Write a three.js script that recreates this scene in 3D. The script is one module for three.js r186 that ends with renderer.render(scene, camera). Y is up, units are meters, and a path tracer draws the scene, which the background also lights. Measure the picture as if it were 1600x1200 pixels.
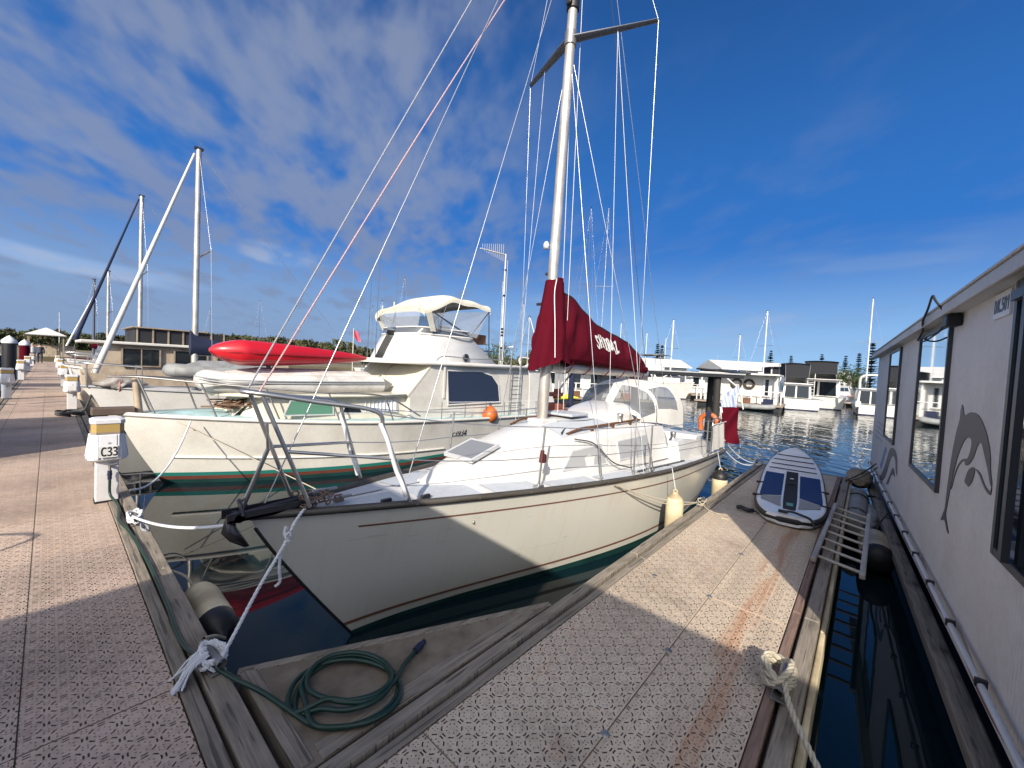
import * as THREE from 'three';
import { mergeGeometries } from 'three/addons/utils/BufferGeometryUtils.js';
import { RoundedBoxGeometry } from 'three/addons/geometries/RoundedBoxGeometry.js';
import { TextGeometry } from 'three/addons/geometries/TextGeometry.js';
import { MarchingCubes } from 'three/addons/objects/MarchingCubes.js';
import { FontLoader } from 'three/addons/loaders/FontLoader.js';

// ---------------------------------------------------------------- camera, sky, sun, exposure
// world: y up, water at y = 0, pier deck at y = 0.5; the finger pier runs along -z, the walkway along -x
const scene = new THREE.Scene();
const renderer = new THREE.WebGLRenderer({ antialias: true });
renderer.toneMapping = THREE.LinearToneMapping;
renderer.toneMappingExposure = 1.62;
renderer.shadowMap.enabled = true;
const FOCAL = 635;                                   // in pixels of a 1600 x 1200 frame
const camera = new THREE.PerspectiveCamera(2 * Math.atan(600 / FOCAL) * 180 / Math.PI, 4 / 3, 0.05, 2000);
const EYE = new THREE.Vector3(0, 2.25, 0);
const camX = new THREE.Vector3(0.7496, 0.0513, -0.6599), camZ = new THREE.Vector3(0.6584, 0.0392, 0.7516);
const camY = new THREE.Vector3().crossVectors(camZ, camX).normalize();
camX.crossVectors(camY, camZ).normalize();
camera.position.copy(EYE);
camera.quaternion.setFromRotationMatrix(new THREE.Matrix4().makeBasis(camX, camY, camZ));
scene.add(camera);

const SUN = new THREE.Vector3(0.419, 0.5, 0.758).normalize();
const sun = new THREE.DirectionalLight(new THREE.Color(1, 0.91, 0.78), 4.1);
sun.position.copy(SUN).multiplyScalar(80).add(new THREE.Vector3(-10, 0, -10));
sun.target.position.set(-10, 0, -10);
sun.castShadow = true;
sun.shadow.mapSize.set(4096, 4096);
Object.assign(sun.shadow.camera, { left: -60, right: 60, top: 60, bottom: -60, near: 1, far: 220 });
scene.add(sun, sun.target);

// seeded noise
function rng(seed) { let s = seed >>> 0; return () => { s = (s + 0x6D2B79F5) >>> 0; let t = s; t = Math.imul(t ^ (t >>> 15), t | 1); t ^= t + Math.imul(t ^ (t >>> 7), t | 61); return ((t ^ (t >>> 14)) >>> 0) / 4294967296; }; }
const lerp = (a, b, t) => a + (b - a) * t, clamp = (x, a = 0, b = 1) => Math.min(b, Math.max(a, x));
const smooth = (a, b, x) => { const t = clamp((x - a) / (b - a)); return t * t * (3 - 2 * t); };
const H = (() => { const r = rng(7), t = new Float32Array(65536); for (let i = 0; i < 65536; i++) t[i] = r(); return (x, y) => t[((x & 255) << 8) | (y & 255)]; })();
function noise(x, y, px = 256, py = 256) {           // periodic value noise
  const xi = Math.floor(x), yi = Math.floor(y), fx = x - xi, fy = y - yi, u = fx * fx * (3 - 2 * fx), v = fy * fy * (3 - 2 * fy);
  const m = (a, n) => ((a % n) + n) % n, x0 = m(xi, px), x1 = m(xi + 1, px), y0 = m(yi, py), y1 = m(yi + 1, py);
  return lerp(lerp(H(x0, y0), H(x1, y0), u), lerp(H(x0, y1), H(x1, y1), u), v);
}
function fbm(x, y, oct = 5, px = 256, py = 256) { let s = 0, a = 0.5, n = 0; for (let i = 0; i < oct; i++) { s += a * noise(x, y, px, py); n += a; a *= 0.5; x *= 2; y *= 2; px = Math.min(px * 2, 256); py = Math.min(py * 2, 256); } return s / n; }

{ // computed sky: clear blue with a field of thin broken cloud towards -x and low wisps
  const W = 2048, Hh = 1024, d = new Float32Array(W * Hh * 4), K = 1 / 1.62;
  for (let j = 0; j < Hh; j++) for (let i = 0; i < W; i++) {
    const th = (j + 0.5) / Hh * Math.PI - Math.PI / 2, ph = ((i + 0.5) / W - 0.5) * 2 * Math.PI;
    const y = Math.sin(th), c = Math.cos(th), x = c * Math.cos(ph), z = c * Math.sin(ph), e = Math.max(y, 0);
    const t1 = smooth(0, 0.3, e), t2 = smooth(0.2, 0.85, e);
    let r = lerp(lerp(0.34, 0.038, t1), 0.014, t2), g = lerp(lerp(0.59, 0.195, t1), 0.068, t2), b = lerp(lerp(0.92, 0.61, t1), 0.245, t2);
    const k = 1 / (e + 0.16), qx = x * k, qz = z * k;
    const az = Math.atan2(-z, -x);                    // 0 towards -x, 90 deg towards -z
    const field = smooth(0.16, 0.80, Math.cos(az + 0.20) + 0.42 * (fbm(qx * 0.9 + 40, qz * 0.9 + 9, 3) - 0.5));
    const wx = qx * 0.82 + qz * 0.57, wz = -qx * 0.57 + qz * 0.82, warp = fbm(wx * 1.3 + 3, wz * 1.3 + 8, 3);
    const n1 = fbm(wx * 4.2 + 20 + warp * 1.2, wz * 7.6 + 31 + warp, 6), n2 = fbm(wx * 13 + 60, wz * 24 + 11 + warp * 2, 4);
    let cl = field * smooth(0.31, 0.74, n1 * 0.72 + n2 * 0.28 + 0.06 * field);
    const haze = smooth(0.30, 0.0, e) * smooth(0.20, 0.95, Math.cos(az + 0.30));
    cl = Math.max(cl * 0.78, haze * (0.66 + 0.22 * fbm(az * 7 + 9, e * 26 + warp * 2, 5)));
    const wisp = smooth(0.60, 0.80, fbm(az * 3.2 + 14, e * 22 + 5 + Math.sin(az * 3) * 0.8, 5)) * smooth(0.03, 0.10, e) * smooth(0.36, 0.14, e) * 0.75;
    const fine = smooth(0.5, 0.9, n1) * 0.16 * smooth(0.75, 0.3, e);
    cl = clamp(Math.max(cl, wisp * 0.38 * smooth(-0.2, 0.3, Math.sin(az) - 0.4 * Math.cos(az)), fine));
    const up = smooth(0.1, 0.45, e), cr = lerp(lerp(0.215, 0.27, up), 0.46, wisp), cg = lerp(lerp(0.275, 0.325, up), 0.55, wisp), cb = lerp(lerp(0.43, 0.47, up), 0.74, wisp);
    r = lerp(r, cr, cl); g = lerp(g, cg, cl); b = lerp(b, cb, cl);
    const gl = Math.acos(clamp(x * SUN.x + y * SUN.y + z * SUN.z, -1, 1)), au = (3.6 * Math.exp(-gl / 0.40) + 1.1 * Math.exp(-gl / 0.55)) * smooth(1.6, 0.45, gl);   // aureole round the sun
    r += au; g += au * 0.95; b += au * 0.84;
    const o = (j * W + i) * 4; d[o] = r * K; d[o + 1] = g * K; d[o + 2] = b * K; d[o + 3] = 1;
  }
  const sky = new THREE.DataTexture(d, W, Hh, THREE.RGBAFormat, THREE.FloatType);
  sky.mapping = THREE.EquirectangularReflectionMapping; sky.magFilter = sky.minFilter = THREE.LinearFilter; sky.wrapS = THREE.RepeatWrapping; sky.needsUpdate = true;
  scene.background = sky; scene.environment = sky;
}

// ---------------------------------------------------------------- helpers
const V = (x, y, z) => new THREE.Vector3(x, y, z);
const PI = Math.PI;
// a pixel of the photograph as a direction; at() goes to a given depth along the view axis
function dirOf(px, py) { return V(0, 0, 0).addScaledVector(camX, (px - 800) / FOCAL).addScaledVector(camY, -(py - 600) / FOCAL).sub(camZ); }
const at = (px, py, depth) => EYE.clone().addScaledVector(dirOf(px, py), depth);
const onY = (px, py, y) => { const d = dirOf(px, py); return EYE.clone().addScaledVector(d, (y - EYE.y) / d.y); };
const onX = (px, py, x) => { const d = dirOf(px, py); return EYE.clone().addScaledVector(d, (x - EYE.x) / d.x); };

const names = new Map();
function numbered(n) { const k = names.get(n) || 0; names.set(n, k + 1); return k ? n + '_' + String(k).padStart(3, '0') : n; }
function tag(o, label, category, group, kind) { if (label) o.userData.label = label; if (category) o.userData.category = category; if (group) o.userData.group = group; if (kind) o.userData.kind = kind; return o; }
function thing(name, label, category, pos = [0, 0, 0], ry = 0, group) {
  const g = new THREE.Group(); g.name = numbered(name); g.position.set(...pos); g.rotation.y = ry; scene.add(g); return tag(g, label, category, group);
}
function prep(g) {
  const keep = g.userData.boxuv === false; if (g.index) g = g.toNonIndexed(); if (keep) g.userData.boxuv = false;
  if (!g.attributes.normal) g.computeVertexNormals();
  for (const k of Object.keys(g.attributes)) if (!['position', 'normal', 'uv'].includes(k)) g.deleteAttribute(k);
  if (!g.attributes.uv || g.userData.boxuv !== false) {
    const p = g.attributes.position, uv = new Float32Array(p.count * 2), a = V(), b = V(), c = V(), n = V();
    for (let i = 0; i < p.count; i += 3) {
      a.fromBufferAttribute(p, i); b.fromBufferAttribute(p, i + 1); c.fromBufferAttribute(p, i + 2);
      n.copy(b).sub(a).cross(c.clone().sub(a)); const x = Math.abs(n.x), y = Math.abs(n.y), z = Math.abs(n.z);
      [a, b, c].forEach((q, k) => { const o = (i + k) * 2; if (y >= x && y >= z) { uv[o] = q.x; uv[o + 1] = q.z; } else if (x >= z) { uv[o] = q.z; uv[o + 1] = q.y; } else { uv[o] = q.x; uv[o + 1] = q.y; } });
    }
    g.setAttribute('uv', new THREE.BufferAttribute(uv, 2));
  }
  return g;
}
function add(parent, name, geos, mat, label) {
  const list = (Array.isArray(geos) ? geos : [geos]).map(prep);
  const m = new THREE.Mesh(list.length > 1 ? mergeGeometries(list) : list[0], mat);
  m.name = parent === scene ? numbered(name) : name; m.castShadow = m.receiveShadow = true; parent.add(m);
  if (label) m.userData.label = label;
  return m;
}
const own = (g) => { g.userData.boxuv = false; return g; };
function box(x, y, z, w, h, d, o = {}) {
  const g = o.r ? new RoundedBoxGeometry(w, h, d, o.n || 2, o.r) : new THREE.BoxGeometry(w, h, d);
  if (o.rx) g.rotateX(o.rx); if (o.rz) g.rotateZ(o.rz); if (o.ry) g.rotateY(o.ry); g.translate(x, y, z); return g;
}
const UP = V(0, 1, 0);
function bar(a, b, r = 0.01, r2 = r, n = 8, sx = 1) {
  const d = b.clone().sub(a), g = new THREE.CylinderGeometry(r2, r, d.length(), n, 1); if (sx !== 1) g.scale(sx, 1, 1);
  g.applyQuaternion(new THREE.Quaternion().setFromUnitVectors(UP, d.clone().normalize())); const m = a.clone().add(b).multiplyScalar(0.5); g.translate(m.x, m.y, m.z); return g;
}
function tube(pts, r = 0.01, o = {}) { return new THREE.TubeGeometry(new THREE.CatmullRomCurve3(pts, !!o.closed, 'centripetal'), o.n || pts.length * 6, r, o.rs || 7, !!o.closed); }
function cable(a, b, r = 0.004, sag = 0) { if (!sag) return bar(a, b, r, r, 5); const pts = []; for (let i = 0; i <= 8; i++) { const t = i / 8, p = a.clone().lerp(b, t); p.y -= sag * 4 * t * (1 - t); pts.push(p); } return tube(pts, r, { n: 16, rs: 6 }); }
function laid(pts, r = 0.012, o = {}) {               // three-strand laid rope along a curve
  const cv = new THREE.CatmullRomCurve3(pts, !!o.closed, 'centripetal'), L = cv.getLength(), n = Math.min(600, Math.ceil(L / (r * 1.5))), fr = cv.computeFrenetFrames(n, !!o.closed), out = [];
  for (let s = 0; s < 3; s++) {
    const q = []; for (let i = 0; i <= n; i++) { const a = (i / n) * L / (r * 7) * 2 * PI + s * 2.094, p = cv.getPointAt(i / n); p.addScaledVector(fr.normals[i], Math.cos(a) * r * 0.5).addScaledVector(fr.binormals[i], Math.sin(a) * r * 0.5); q.push(p); }
    out.push(new THREE.TubeGeometry(new THREE.CatmullRomCurve3(q), n, r * 0.56, 5));
  }
  return mergeGeometries(out);
}
function loft(rings, o = {}) {
  const m = rings[0].length, pos = [], idx = []; rings.forEach((r) => r.forEach((p) => pos.push(p.x, p.y, p.z)));
  const cols = o.open ? m - 1 : m;
  for (let i = 0; i < rings.length - 1; i++) for (let j = 0; j < cols; j++) { const a = i * m + j, b = i * m + (j + 1) % m, c = a + m, d = b + m; idx.push(a, b, d, a, d, c); }
  let g = new THREE.BufferGeometry(); g.setAttribute('position', new THREE.Float32BufferAttribute(pos, 3)); g.setIndex(idx); g.computeVertexNormals();
  if (o.flat) { g = g.toNonIndexed(); g.computeVertexNormals(); }
  if (o.caps) { const list = [prep(g)]; for (const r of [rings[0], rings[rings.length - 1]]) list.push(prep(fan(r))); return mergeGeometries(list); }
  return g;
}
function fan(r) { const pos = []; const c = r.reduce((s, p) => s.add(p), V()).multiplyScalar(1 / r.length); for (let j = 0; j < r.length; j++) { const a = r[j], b = r[(j + 1) % r.length]; pos.push(c.x, c.y, c.z, a.x, a.y, a.z, b.x, b.y, b.z); } const g = new THREE.BufferGeometry(); g.setAttribute('position', new THREE.Float32BufferAttribute(pos, 3)); g.computeVertexNormals(); return g; }
function poly(pts, t = 0.01) {                        // convex plate through 3-D points, t thick to both sides of the plane
  const n = pts[1].clone().sub(pts[0]).cross(pts[2].clone().sub(pts[0])).normalize();
  return loft([pts.map((p) => p.clone().addScaledVector(n, -t / 2)), pts.map((p) => p.clone().addScaledVector(n, t / 2))], { caps: true, flat: true });
}
function border(pts, w, t = 0.02) {                   // frame round a polygon: one bar per side
  return pts.map((p, i) => { const q = pts[(i + 1) % pts.length]; const d = q.clone().sub(p), L = d.length(), g = new THREE.BoxGeometry(w, L + w * 0.96, t);
    const nrm = pts[1].clone().sub(pts[0]).cross(pts[2].clone().sub(pts[0])).normalize(), y = d.normalize(), x = y.clone().cross(nrm).normalize();
    g.applyMatrix4(new THREE.Matrix4().makeBasis(x, y, nrm)); const m = p.clone().lerp(q, 0.5).addScaledVector(nrm, i % 2 ? 0.0015 : 0); g.translate(m.x, m.y, m.z); return g; });
}
function extrude(pts, depth, bevel = 0) { const s = new THREE.Shape(pts.map(([x, y]) => new THREE.Vector2(x, y))); return new THREE.ExtrudeGeometry(s, { depth, bevelEnabled: bevel > 0, bevelSize: bevel, bevelThickness: bevel, bevelSegments: 2, curveSegments: 8 }); }
function lathe(pts, n = 16) { return new THREE.LatheGeometry(pts.map(([x, y]) => new THREE.Vector2(x, y)), n); }
function struct(name, geos, mat) { const m = add(scene, name, geos, mat); m.userData.kind = 'structure'; return m; }

// ---------------------------------------------------------------- textures and materials
function tex(size, fn, o = {}) {
  const d = new Uint8Array(size * size * 4);
  for (let j = 0; j < size; j++) for (let i = 0; i < size; i++) { const c = fn((i + 0.5) / size, (j + 0.5) / size, i, j), k = (j * size + i) * 4; const a = Array.isArray(c) ? c : [c, c, c]; for (let q = 0; q < 3; q++) d[k + q] = clamp(a[q]) * 255; d[k + 3] = 255; }
  const t = new THREE.DataTexture(d, size, size, THREE.RGBAFormat); t.wrapS = t.wrapT = THREE.RepeatWrapping; t.magFilter = THREE.LinearFilter; t.minFilter = THREE.LinearMipmapLinearFilter; t.generateMipmaps = true;
  if (o.srgb) t.colorSpace = THREE.SRGBColorSpace; if (o.rep) t.repeat.set(...(Array.isArray(o.rep) ? o.rep : [o.rep, o.rep])); t.needsUpdate = true; return t;
}
const cloneTex = (t, rx, ry = rx) => { const c = t.clone(); c.repeat.set(rx, ry); c.needsUpdate = true; return c; };
const S2 = (x) => Math.pow(clamp(x), 1 / 2.2);
// mottled tint: multiplies the base colour by grain and patches
const mottle = (lo, hi, f1, f2, warm = 0) => tex(512, (u, v) => { const a = fbm(u * f1, v * f1, 5, f1, f1), b = fbm(u * f2 + 9, v * f2 + 4, 3, f2, f2), s = clamp(lerp(lo, hi, clamp((a - 0.25) * 2)) * (0.93 + 0.14 * b)); return [S2(s), S2(s * (1 - warm * (1 - a))), S2(s * (1 - warm * 1.8 * (1 - a)))]; }, { srgb: true });
const tPaint = mottle(0.90, 1, 6, 60, 0.04); tPaint.repeat.set(0.5, 0.5);
const tGrime = mottle(0.70, 1, 8, 90, 0.10); tGrime.repeat.set(0.6, 0.6);
const tStain = mottle(0.86, 1, 7, 80, 0.05); tStain.repeat.set(0.5, 0.5);
const tHull = tex(1024, (u, v) => { const a = fbm(u * 5, v * 5, 4, 5, 5), b = fbm(u * 70, v * 6, 4, 70, 6), c = smooth(0.76, 0.84, fbm(u * 9 + 3, v * 120 + 5, 3, 9, 120)) * smooth(0.55, 0.7, fbm(u * 6 + 8, v * 6, 3, 6, 6)), s = 0.95 + 0.07 * (a - 0.5) - 0.03 * smooth(0.55, 0.8, b) - 0.20 * c; return [S2(s), S2(s * (0.995 - 0.02 * smooth(0.55, 0.8, b))), S2(s * (0.985 - 0.05 * smooth(0.55, 0.8, b)))]; }, { srgb: true, rep: 0.4 });
const tWood = tex(1024, (u, v) => { const w = fbm(u * 4, v * 60 + fbm(u * 3, v * 8, 3, 3, 8) * 3, 5, 4, 60), k = fbm(u * 6, v * 6, 4, 6, 6), f = noise(u * 12, v * 250, 12, 250), cr = smooth(0.80, 0.9, noise(u * 5 + 3, v * 120, 5, 120)); const s = (0.62 + 0.5 * (w - 0.5) + 0.5 * (k - 0.5) + 0.22 * (f - 0.5)) * (1 - 0.55 * cr); return [S2(s), S2(s * 0.985), S2(s * (0.93 + 0.05 * k))]; }, { srgb: true, rep: 0.8 });
const tWoodX = tWood;                                  // grain along u
const tWoodZ = cloneTex(tWood, 0.8); tWoodZ.rotation = PI / 2;
const tWoodBump = tex(512, (u, v) => fbm(u * 4, v * 80, 4, 4, 80), { rep: 0.8 });
const tWoodBumpZ = cloneTex(tWoodBump, 0.8); tWoodBumpZ.rotation = PI / 2;
const tCloth = tex(256, (u, v) => 0.5 + 0.25 * Math.sin(u * 2 * PI * 64) * Math.sin(v * 2 * PI * 64) + 0.5 * (fbm(u * 6, v * 6, 4, 6, 6) - 0.5), { rep: 2 });
const tOrange = tex(256, (u, v) => fbm(u * 40, v * 40, 3, 40, 40), { rep: 1 });
function mat(name, c, rough = 0.5, o = {}) {
  const { physical, ...rest } = o, C = physical ? THREE.MeshPhysicalMaterial : THREE.MeshStandardMaterial;
  const m = new C({ color: Array.isArray(c) ? new THREE.Color().setRGB(...c) : new THREE.Color(c), roughness: rough, side: THREE.DoubleSide, ...rest }); m.name = name; return m;
}
const gel = (name, c, rough = 0.28, o = {}) => mat(name, c, rough, { map: tPaint, physical: true, clearcoat: 0.35, clearcoatRoughness: 0.25, ...o });
const M = {
  hull: gel('sailboat gelcoat', [0.60, 0.59, 0.535], 0.28, { map: tHull }), deck: gel('deck paint', [0.62, 0.63, 0.64], 0.45, { clearcoat: 0 }), nonskid: mat('nonskid', [0.44, 0.48, 0.53], 0.85, { map: tPaint, bumpMap: tOrange, bumpScale: 0.002 }),
  white: gel('white gelcoat', [0.66, 0.66, 0.64]), cream: gel('cream gelcoat', [0.61, 0.59, 0.50]), creamOld: mat('old cream paint', [0.60, 0.595, 0.555], 0.55, { map: tStain }), oldWhite: mat('chalky white', [0.62, 0.62, 0.59], 0.6, { map: tStain }),
  brown: mat('brown stripe', [0.16, 0.075, 0.05], 0.4), teal: mat('teal antifoul', [0.008, 0.05, 0.05], 0.5, { map: tGrime }), tealBright: mat('teal boot stripe', [0.015, 0.15, 0.13], 0.4), redFoul: mat('red antifoul', [0.12, 0.03, 0.018], 0.7, { map: tGrime }), black: mat('black', [0.012, 0.012, 0.014], 0.5), rubber: mat('rubber', [0.02, 0.02, 0.022], 0.75),
  steel: mat('stainless steel', [0.46, 0.455, 0.44], 0.30, { metalness: 0.85 }), wire: mat('wire rope', [0.5, 0.5, 0.52], 0.35, { metalness: 0.8 }), alloy: mat('mast alloy', [0.60, 0.59, 0.56], 0.42, { metalness: 0.55, map: tGrime }), rail: mat('toe rail', [0.11, 0.105, 0.095], 0.5, { metalness: 0.3, map: tGrime }), darkSteel: mat('dark steel', [0.06, 0.06, 0.065], 0.38, { metalness: 0.7 }), galv: mat('galvanised', [0.36, 0.37, 0.38], 0.5, { metalness: 0.8, map: tGrime }), spreader: mat('spreader', [0.08, 0.09, 0.12], 0.45),
  maroon: mat('maroon canvas', [0.080, 0.0048, 0.0125], 1.0, { physical: true, specularIntensity: 0.12, bumpMap: tCloth, bumpScale: 0.004 }), navy: mat('navy canvas', [0.012, 0.018, 0.05], 0.9, { bumpMap: tCloth, bumpScale: 0.004 }), canvas: mat('white canvas', [0.63, 0.63, 0.61], 0.9, { bumpMap: tCloth, bumpScale: 0.003, map: tPaint }), creamCloth: mat('cream cover cloth', [0.60, 0.58, 0.49], 0.9, { map: tPaint, bumpMap: tCloth, bumpScale: 0.004 }), blackCloth: mat('black canvas', [0.014, 0.015, 0.02], 0.9),
  clear: mat('clear vinyl', [0.80, 0.82, 0.84], 0.08, { physical: true, transmission: 0.78, thickness: 0, ior: 1.45 }), tinted: mat('tinted vinyl', [0.40, 0.42, 0.44], 0.08, { physical: true, transmission: 0.72, thickness: 0 }), smoke: mat('smoked acrylic', [0.10, 0.11, 0.12], 0.12, { physical: true, clearcoat: 0.5 }), greyGlass: mat('grey window', [0.36, 0.37, 0.38], 0.14), glass: mat('dark window glass', [0.012, 0.016, 0.02], 0.05, { physical: true, ior: 1.55 }), blueCover: mat('navy window cover', [0.010, 0.022, 0.055], 0.75, { bumpMap: tCloth, bumpScale: 0.003 }), greenGlass: mat('green curtain glass', [0.10, 0.24, 0.17], 0.18, { physical: true, clearcoat: 0.6 }), curtain: mat('white curtain', [0.62, 0.63, 0.66], 0.9),
  rope: mat('white rope', [0.64, 0.65, 0.67], 0.9), ropeOld: mat('weathered rope', [0.42, 0.38, 0.30], 0.95), ropeDark: mat('dark rope', [0.05, 0.05, 0.05], 0.9), ropeRed: mat('red fleck rope', [0.50, 0.33, 0.33], 0.9), ropeBlue: mat('blue fleck rope', [0.30, 0.31, 0.35], 0.9), hose: mat('green hose', [0.006, 0.032, 0.022], 0.42), teak: mat('teak', [0.20, 0.09, 0.04], 0.6, { map: tWoodZ }),
  timber: mat('weathered timber', [0.33, 0.285, 0.235], 0.85, { map: tWoodX, bumpMap: tWoodBump, bumpScale: 0.004 }), timberZ: mat('weathered timber along z', [0.33, 0.29, 0.24], 0.85, { map: tWoodZ, bumpMap: tWoodBumpZ, bumpScale: 0.004 }), timberRed: mat('reddish timber', [0.30, 0.20, 0.165], 0.85, { map: tWoodZ, bumpMap: tWoodBumpZ, bumpScale: 0.004 }),
  kayak: mat('red polyethylene', [0.46, 0.010, 0.020], 0.32, { physical: true, clearcoat: 0.25 }), hypalon: mat('white inflatable fabric', [0.62, 0.63, 0.62], 0.6, { map: tGrime }), greyTube: mat('grey inflatable fabric', [0.27, 0.29, 0.30], 0.65, { map: tGrime }), orange: mat('orange buoy', [0.62, 0.15, 0.03], 0.45, { map: tGrime }), fender: mat('stained cream fender', [0.64, 0.58, 0.40], 0.5, { map: mottle(0.55, 1, 5, 30, 0.14) }), paleBlue: mat('pale blue deck', [0.40, 0.60, 0.64], 0.7, { map: tGrime }), beige: mat('beige render', [0.47, 0.40, 0.31], 0.8, { map: tGrime }), beigeDark: mat('tan paint', [0.30, 0.25, 0.20], 0.8, { map: tGrime }), grey: mat('grey paint', [0.30, 0.31, 0.32], 0.6), lightGrey: mat('light grey plastic', [0.52, 0.54, 0.56], 0.5, { map: tPaint }), amber: mat('amber lens', [0.42, 0.29, 0.10], 0.3, { physical: true, clearcoat: 0.5 }), plastic: mat('white plastic', [0.68, 0.69, 0.71], 0.45, { map: tPaint }), green: mat('green plastic', [0.01, 0.06, 0.04], 0.3), leaf: mat('foliage', [0.045, 0.075, 0.025], 0.9), pine: mat('pine foliage', [0.018, 0.042, 0.022], 0.9), bark: mat('bark', [0.10, 0.075, 0.055], 0.95), yellow: mat('yellow plastic', [0.62, 0.60, 0.03], 0.5), roofWhite: mat('white roof sheet', [0.62, 0.62, 0.60], 0.55, { map: tPaint }), skin: mat('skin', [0.42, 0.25, 0.18], 0.7), brickRed: mat('terracotta', [0.36, 0.13, 0.07], 0.8),
};
const font = await new FontLoader().loadAsync('fonts/droid/droid_sans_bold.typeface.json');
function label3d(text, size, o, m, parent, name = 'lettering') {  // thin raised letters; o: origin, ux, uy unit vectors
  const g = new TextGeometry(text, { font, size, depth: o.t || 0.003, curveSegments: 4 }); if (o.sx) g.scale(o.sx, 1, 1); if (o.skew) g.applyMatrix4(new THREE.Matrix4().makeShear(0, 0, o.skew, 0, 0, 0));
  g.applyMatrix4(new THREE.Matrix4().makeBasis(o.ux, o.uy, o.ux.clone().cross(o.uy)).setPosition(o.at)); return add(parent, name, g, m);
}

// ---------------------------------------------------------------- the setting: water, land, piers
{
  const X0 = -36, X1 = 8, Z0 = -44, Z1 = 0, N = 2048, hgt = new Float32Array(N * N), cell = (X1 - X0) / N;
  for (let j = 0; j < N; j++) for (let i = 0; i < N; i++) {             // rows run from z = 0 outwards
    const x = X0 + (i + 0.5) * cell, z = Z1 - (N - 1 - j + 0.5) * cell;
    const calm = 0.020 + 0.10 * smooth(-3, -8.5, z) + 0.88 * smooth(-8.5, -15, z + 0.12 * x), cx = x * 0.8 + z * 0.6, cz = -x * 0.6 + z * 0.8, w = fbm(x * 0.35, z * 0.35, 2);
    const rip = 0.6 * fbm(cx * 0.9 + w * 2, cz * 2.2, 3) + 0.4 * fbm(cx * 2.2 + 50, cz * 4.4 + w * 3, 2);
    hgt[j * N + i] = 0.036 * calm * rip * (0.5 + w) + 0.003 * fbm(x * 0.8 + 7, z * 1.0 + 3, 2);
  }
  const normals = (n, h, c, wrap) => { const d = new Uint8Array(n * n * 4), f = (i, j) => wrap ? h[((j + n) % n) * n + (i + n) % n] : h[clamp(j, 0, n - 1) * n + clamp(i, 0, n - 1)]; const q = new Float32Array(n * n * 4); for (let j = 0; j < n; j++) for (let i = 0; i < n; i++) { const sx = (f(i + 1, j) - f(i - 1, j)) / (2 * c), sz = (f(i, j + 1) - f(i, j - 1)) / (2 * c), k = 1 / Math.hypot(sx, sz, 1), o = ((n - 1 - j) * n + i) * 4; q[o] = -sx * k * 0.5 + 0.5; q[o + 1] = sz * k * 0.5 + 0.5; q[o + 2] = k * 0.5 + 0.5; q[o + 3] = 1; } const t = new THREE.DataTexture(q, n, n, THREE.RGBAFormat, THREE.FloatType); t.magFilter = THREE.LinearFilter; t.needsUpdate = true; return t; };
  const base = { physical: true, ior: 1.33, specularIntensity: 1 }, colour = [0.004, 0.014, 0.019];
  const flat = (a, b, c, e, uv) => { const g = new THREE.PlaneGeometry(b - a, e - c); g.rotateX(-PI / 2); g.translate((a + b) / 2, 0, (c + e) / 2); const p = g.attributes.position; for (let i = 0; i < p.count; i++) g.attributes.uv.setXY(i, ...uv(p.getX(i), p.getZ(i))); return own(g); };
  struct('water', flat(X0, X1, Z0, Z1, (x, z) => [(x - X0) / (X1 - X0), (Z1 - z) / (Z1 - Z0)]), mat('harbour water', colour, 0.02, { ...base, normalMap: normals(N, hgt, cell, false) }));
  const n2 = 512, T = 11, h2 = new Float32Array(n2 * n2); for (let j = 0; j < n2; j++) for (let i = 0; i < n2; i++) { const u = i / n2, v = j / n2; h2[j * n2 + i] = 0.036 * (0.6 * fbm(u * 10, v * 22, 3, 10, 22) + 0.4 * fbm(u * 24, v * 46, 2, 24, 46)); }
  const t2 = normals(n2, h2, T / n2, true); t2.wrapS = t2.wrapT = THREE.RepeatWrapping; const uv2 = (x, z) => [x / T, -z / T];
  struct('water', [flat(-900, 700, -900, Z0, uv2), flat(-900, X0, Z0, Z1, uv2), flat(X1, 700, Z0, Z1, uv2), flat(-900, 700, Z1, 500, uv2)], mat('harbour water beyond', colour, 0.03, { ...base, normalMap: t2 }));
}
struct('land', [box(-235, 0.2, -100, 330, 1.2, 600), box(320, 0.1, -240, 780, 1.3, 310)], mat('dry grass bank', [0.17, 0.15, 0.09], 0.95, { map: cloneTex(tGrime, 0.08) }));

// perforated deck panels: a lattice of slotted circles, 112 mm apart, over a dark float
const tHoles = tex(256, (u, v) => {
  const x = u - 0.5, y = v - 0.5, r = Math.hypot(x, y), a = Math.atan2(y, x), hole = (d) => smooth(0.0, 0.012, d);
  let k = 1; const seg = (n, off) => { const s = a * n / (2 * PI) + off, f = s - Math.floor(s) - 0.5; return f * 2 * PI / n * r; };
  k = Math.min(k, hole(Math.max(Math.abs(r - 0.435) - 0.024, Math.abs(seg(8, 0.5)) - 0.102)));
  { const s = seg(8, 0), dx = r - 0.235; k = Math.min(k, hole(Math.hypot(s, dx) - 0.023)); }
  for (const [cx, cy] of [[0.43, 0.43], [-0.43, 0.43], [0.43, -0.43], [-0.43, -0.43]]) k = Math.min(k, hole(Math.hypot(x - cx, y - cy) - 0.02));
  return k;
}, { rep: 1 / 0.112 });
const tDeckBump = tex(256, (u, v) => 0.5 + 0.5 * (fbm(u * 50, v * 50, 3, 50, 50) - 0.5), { rep: 3 });
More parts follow.
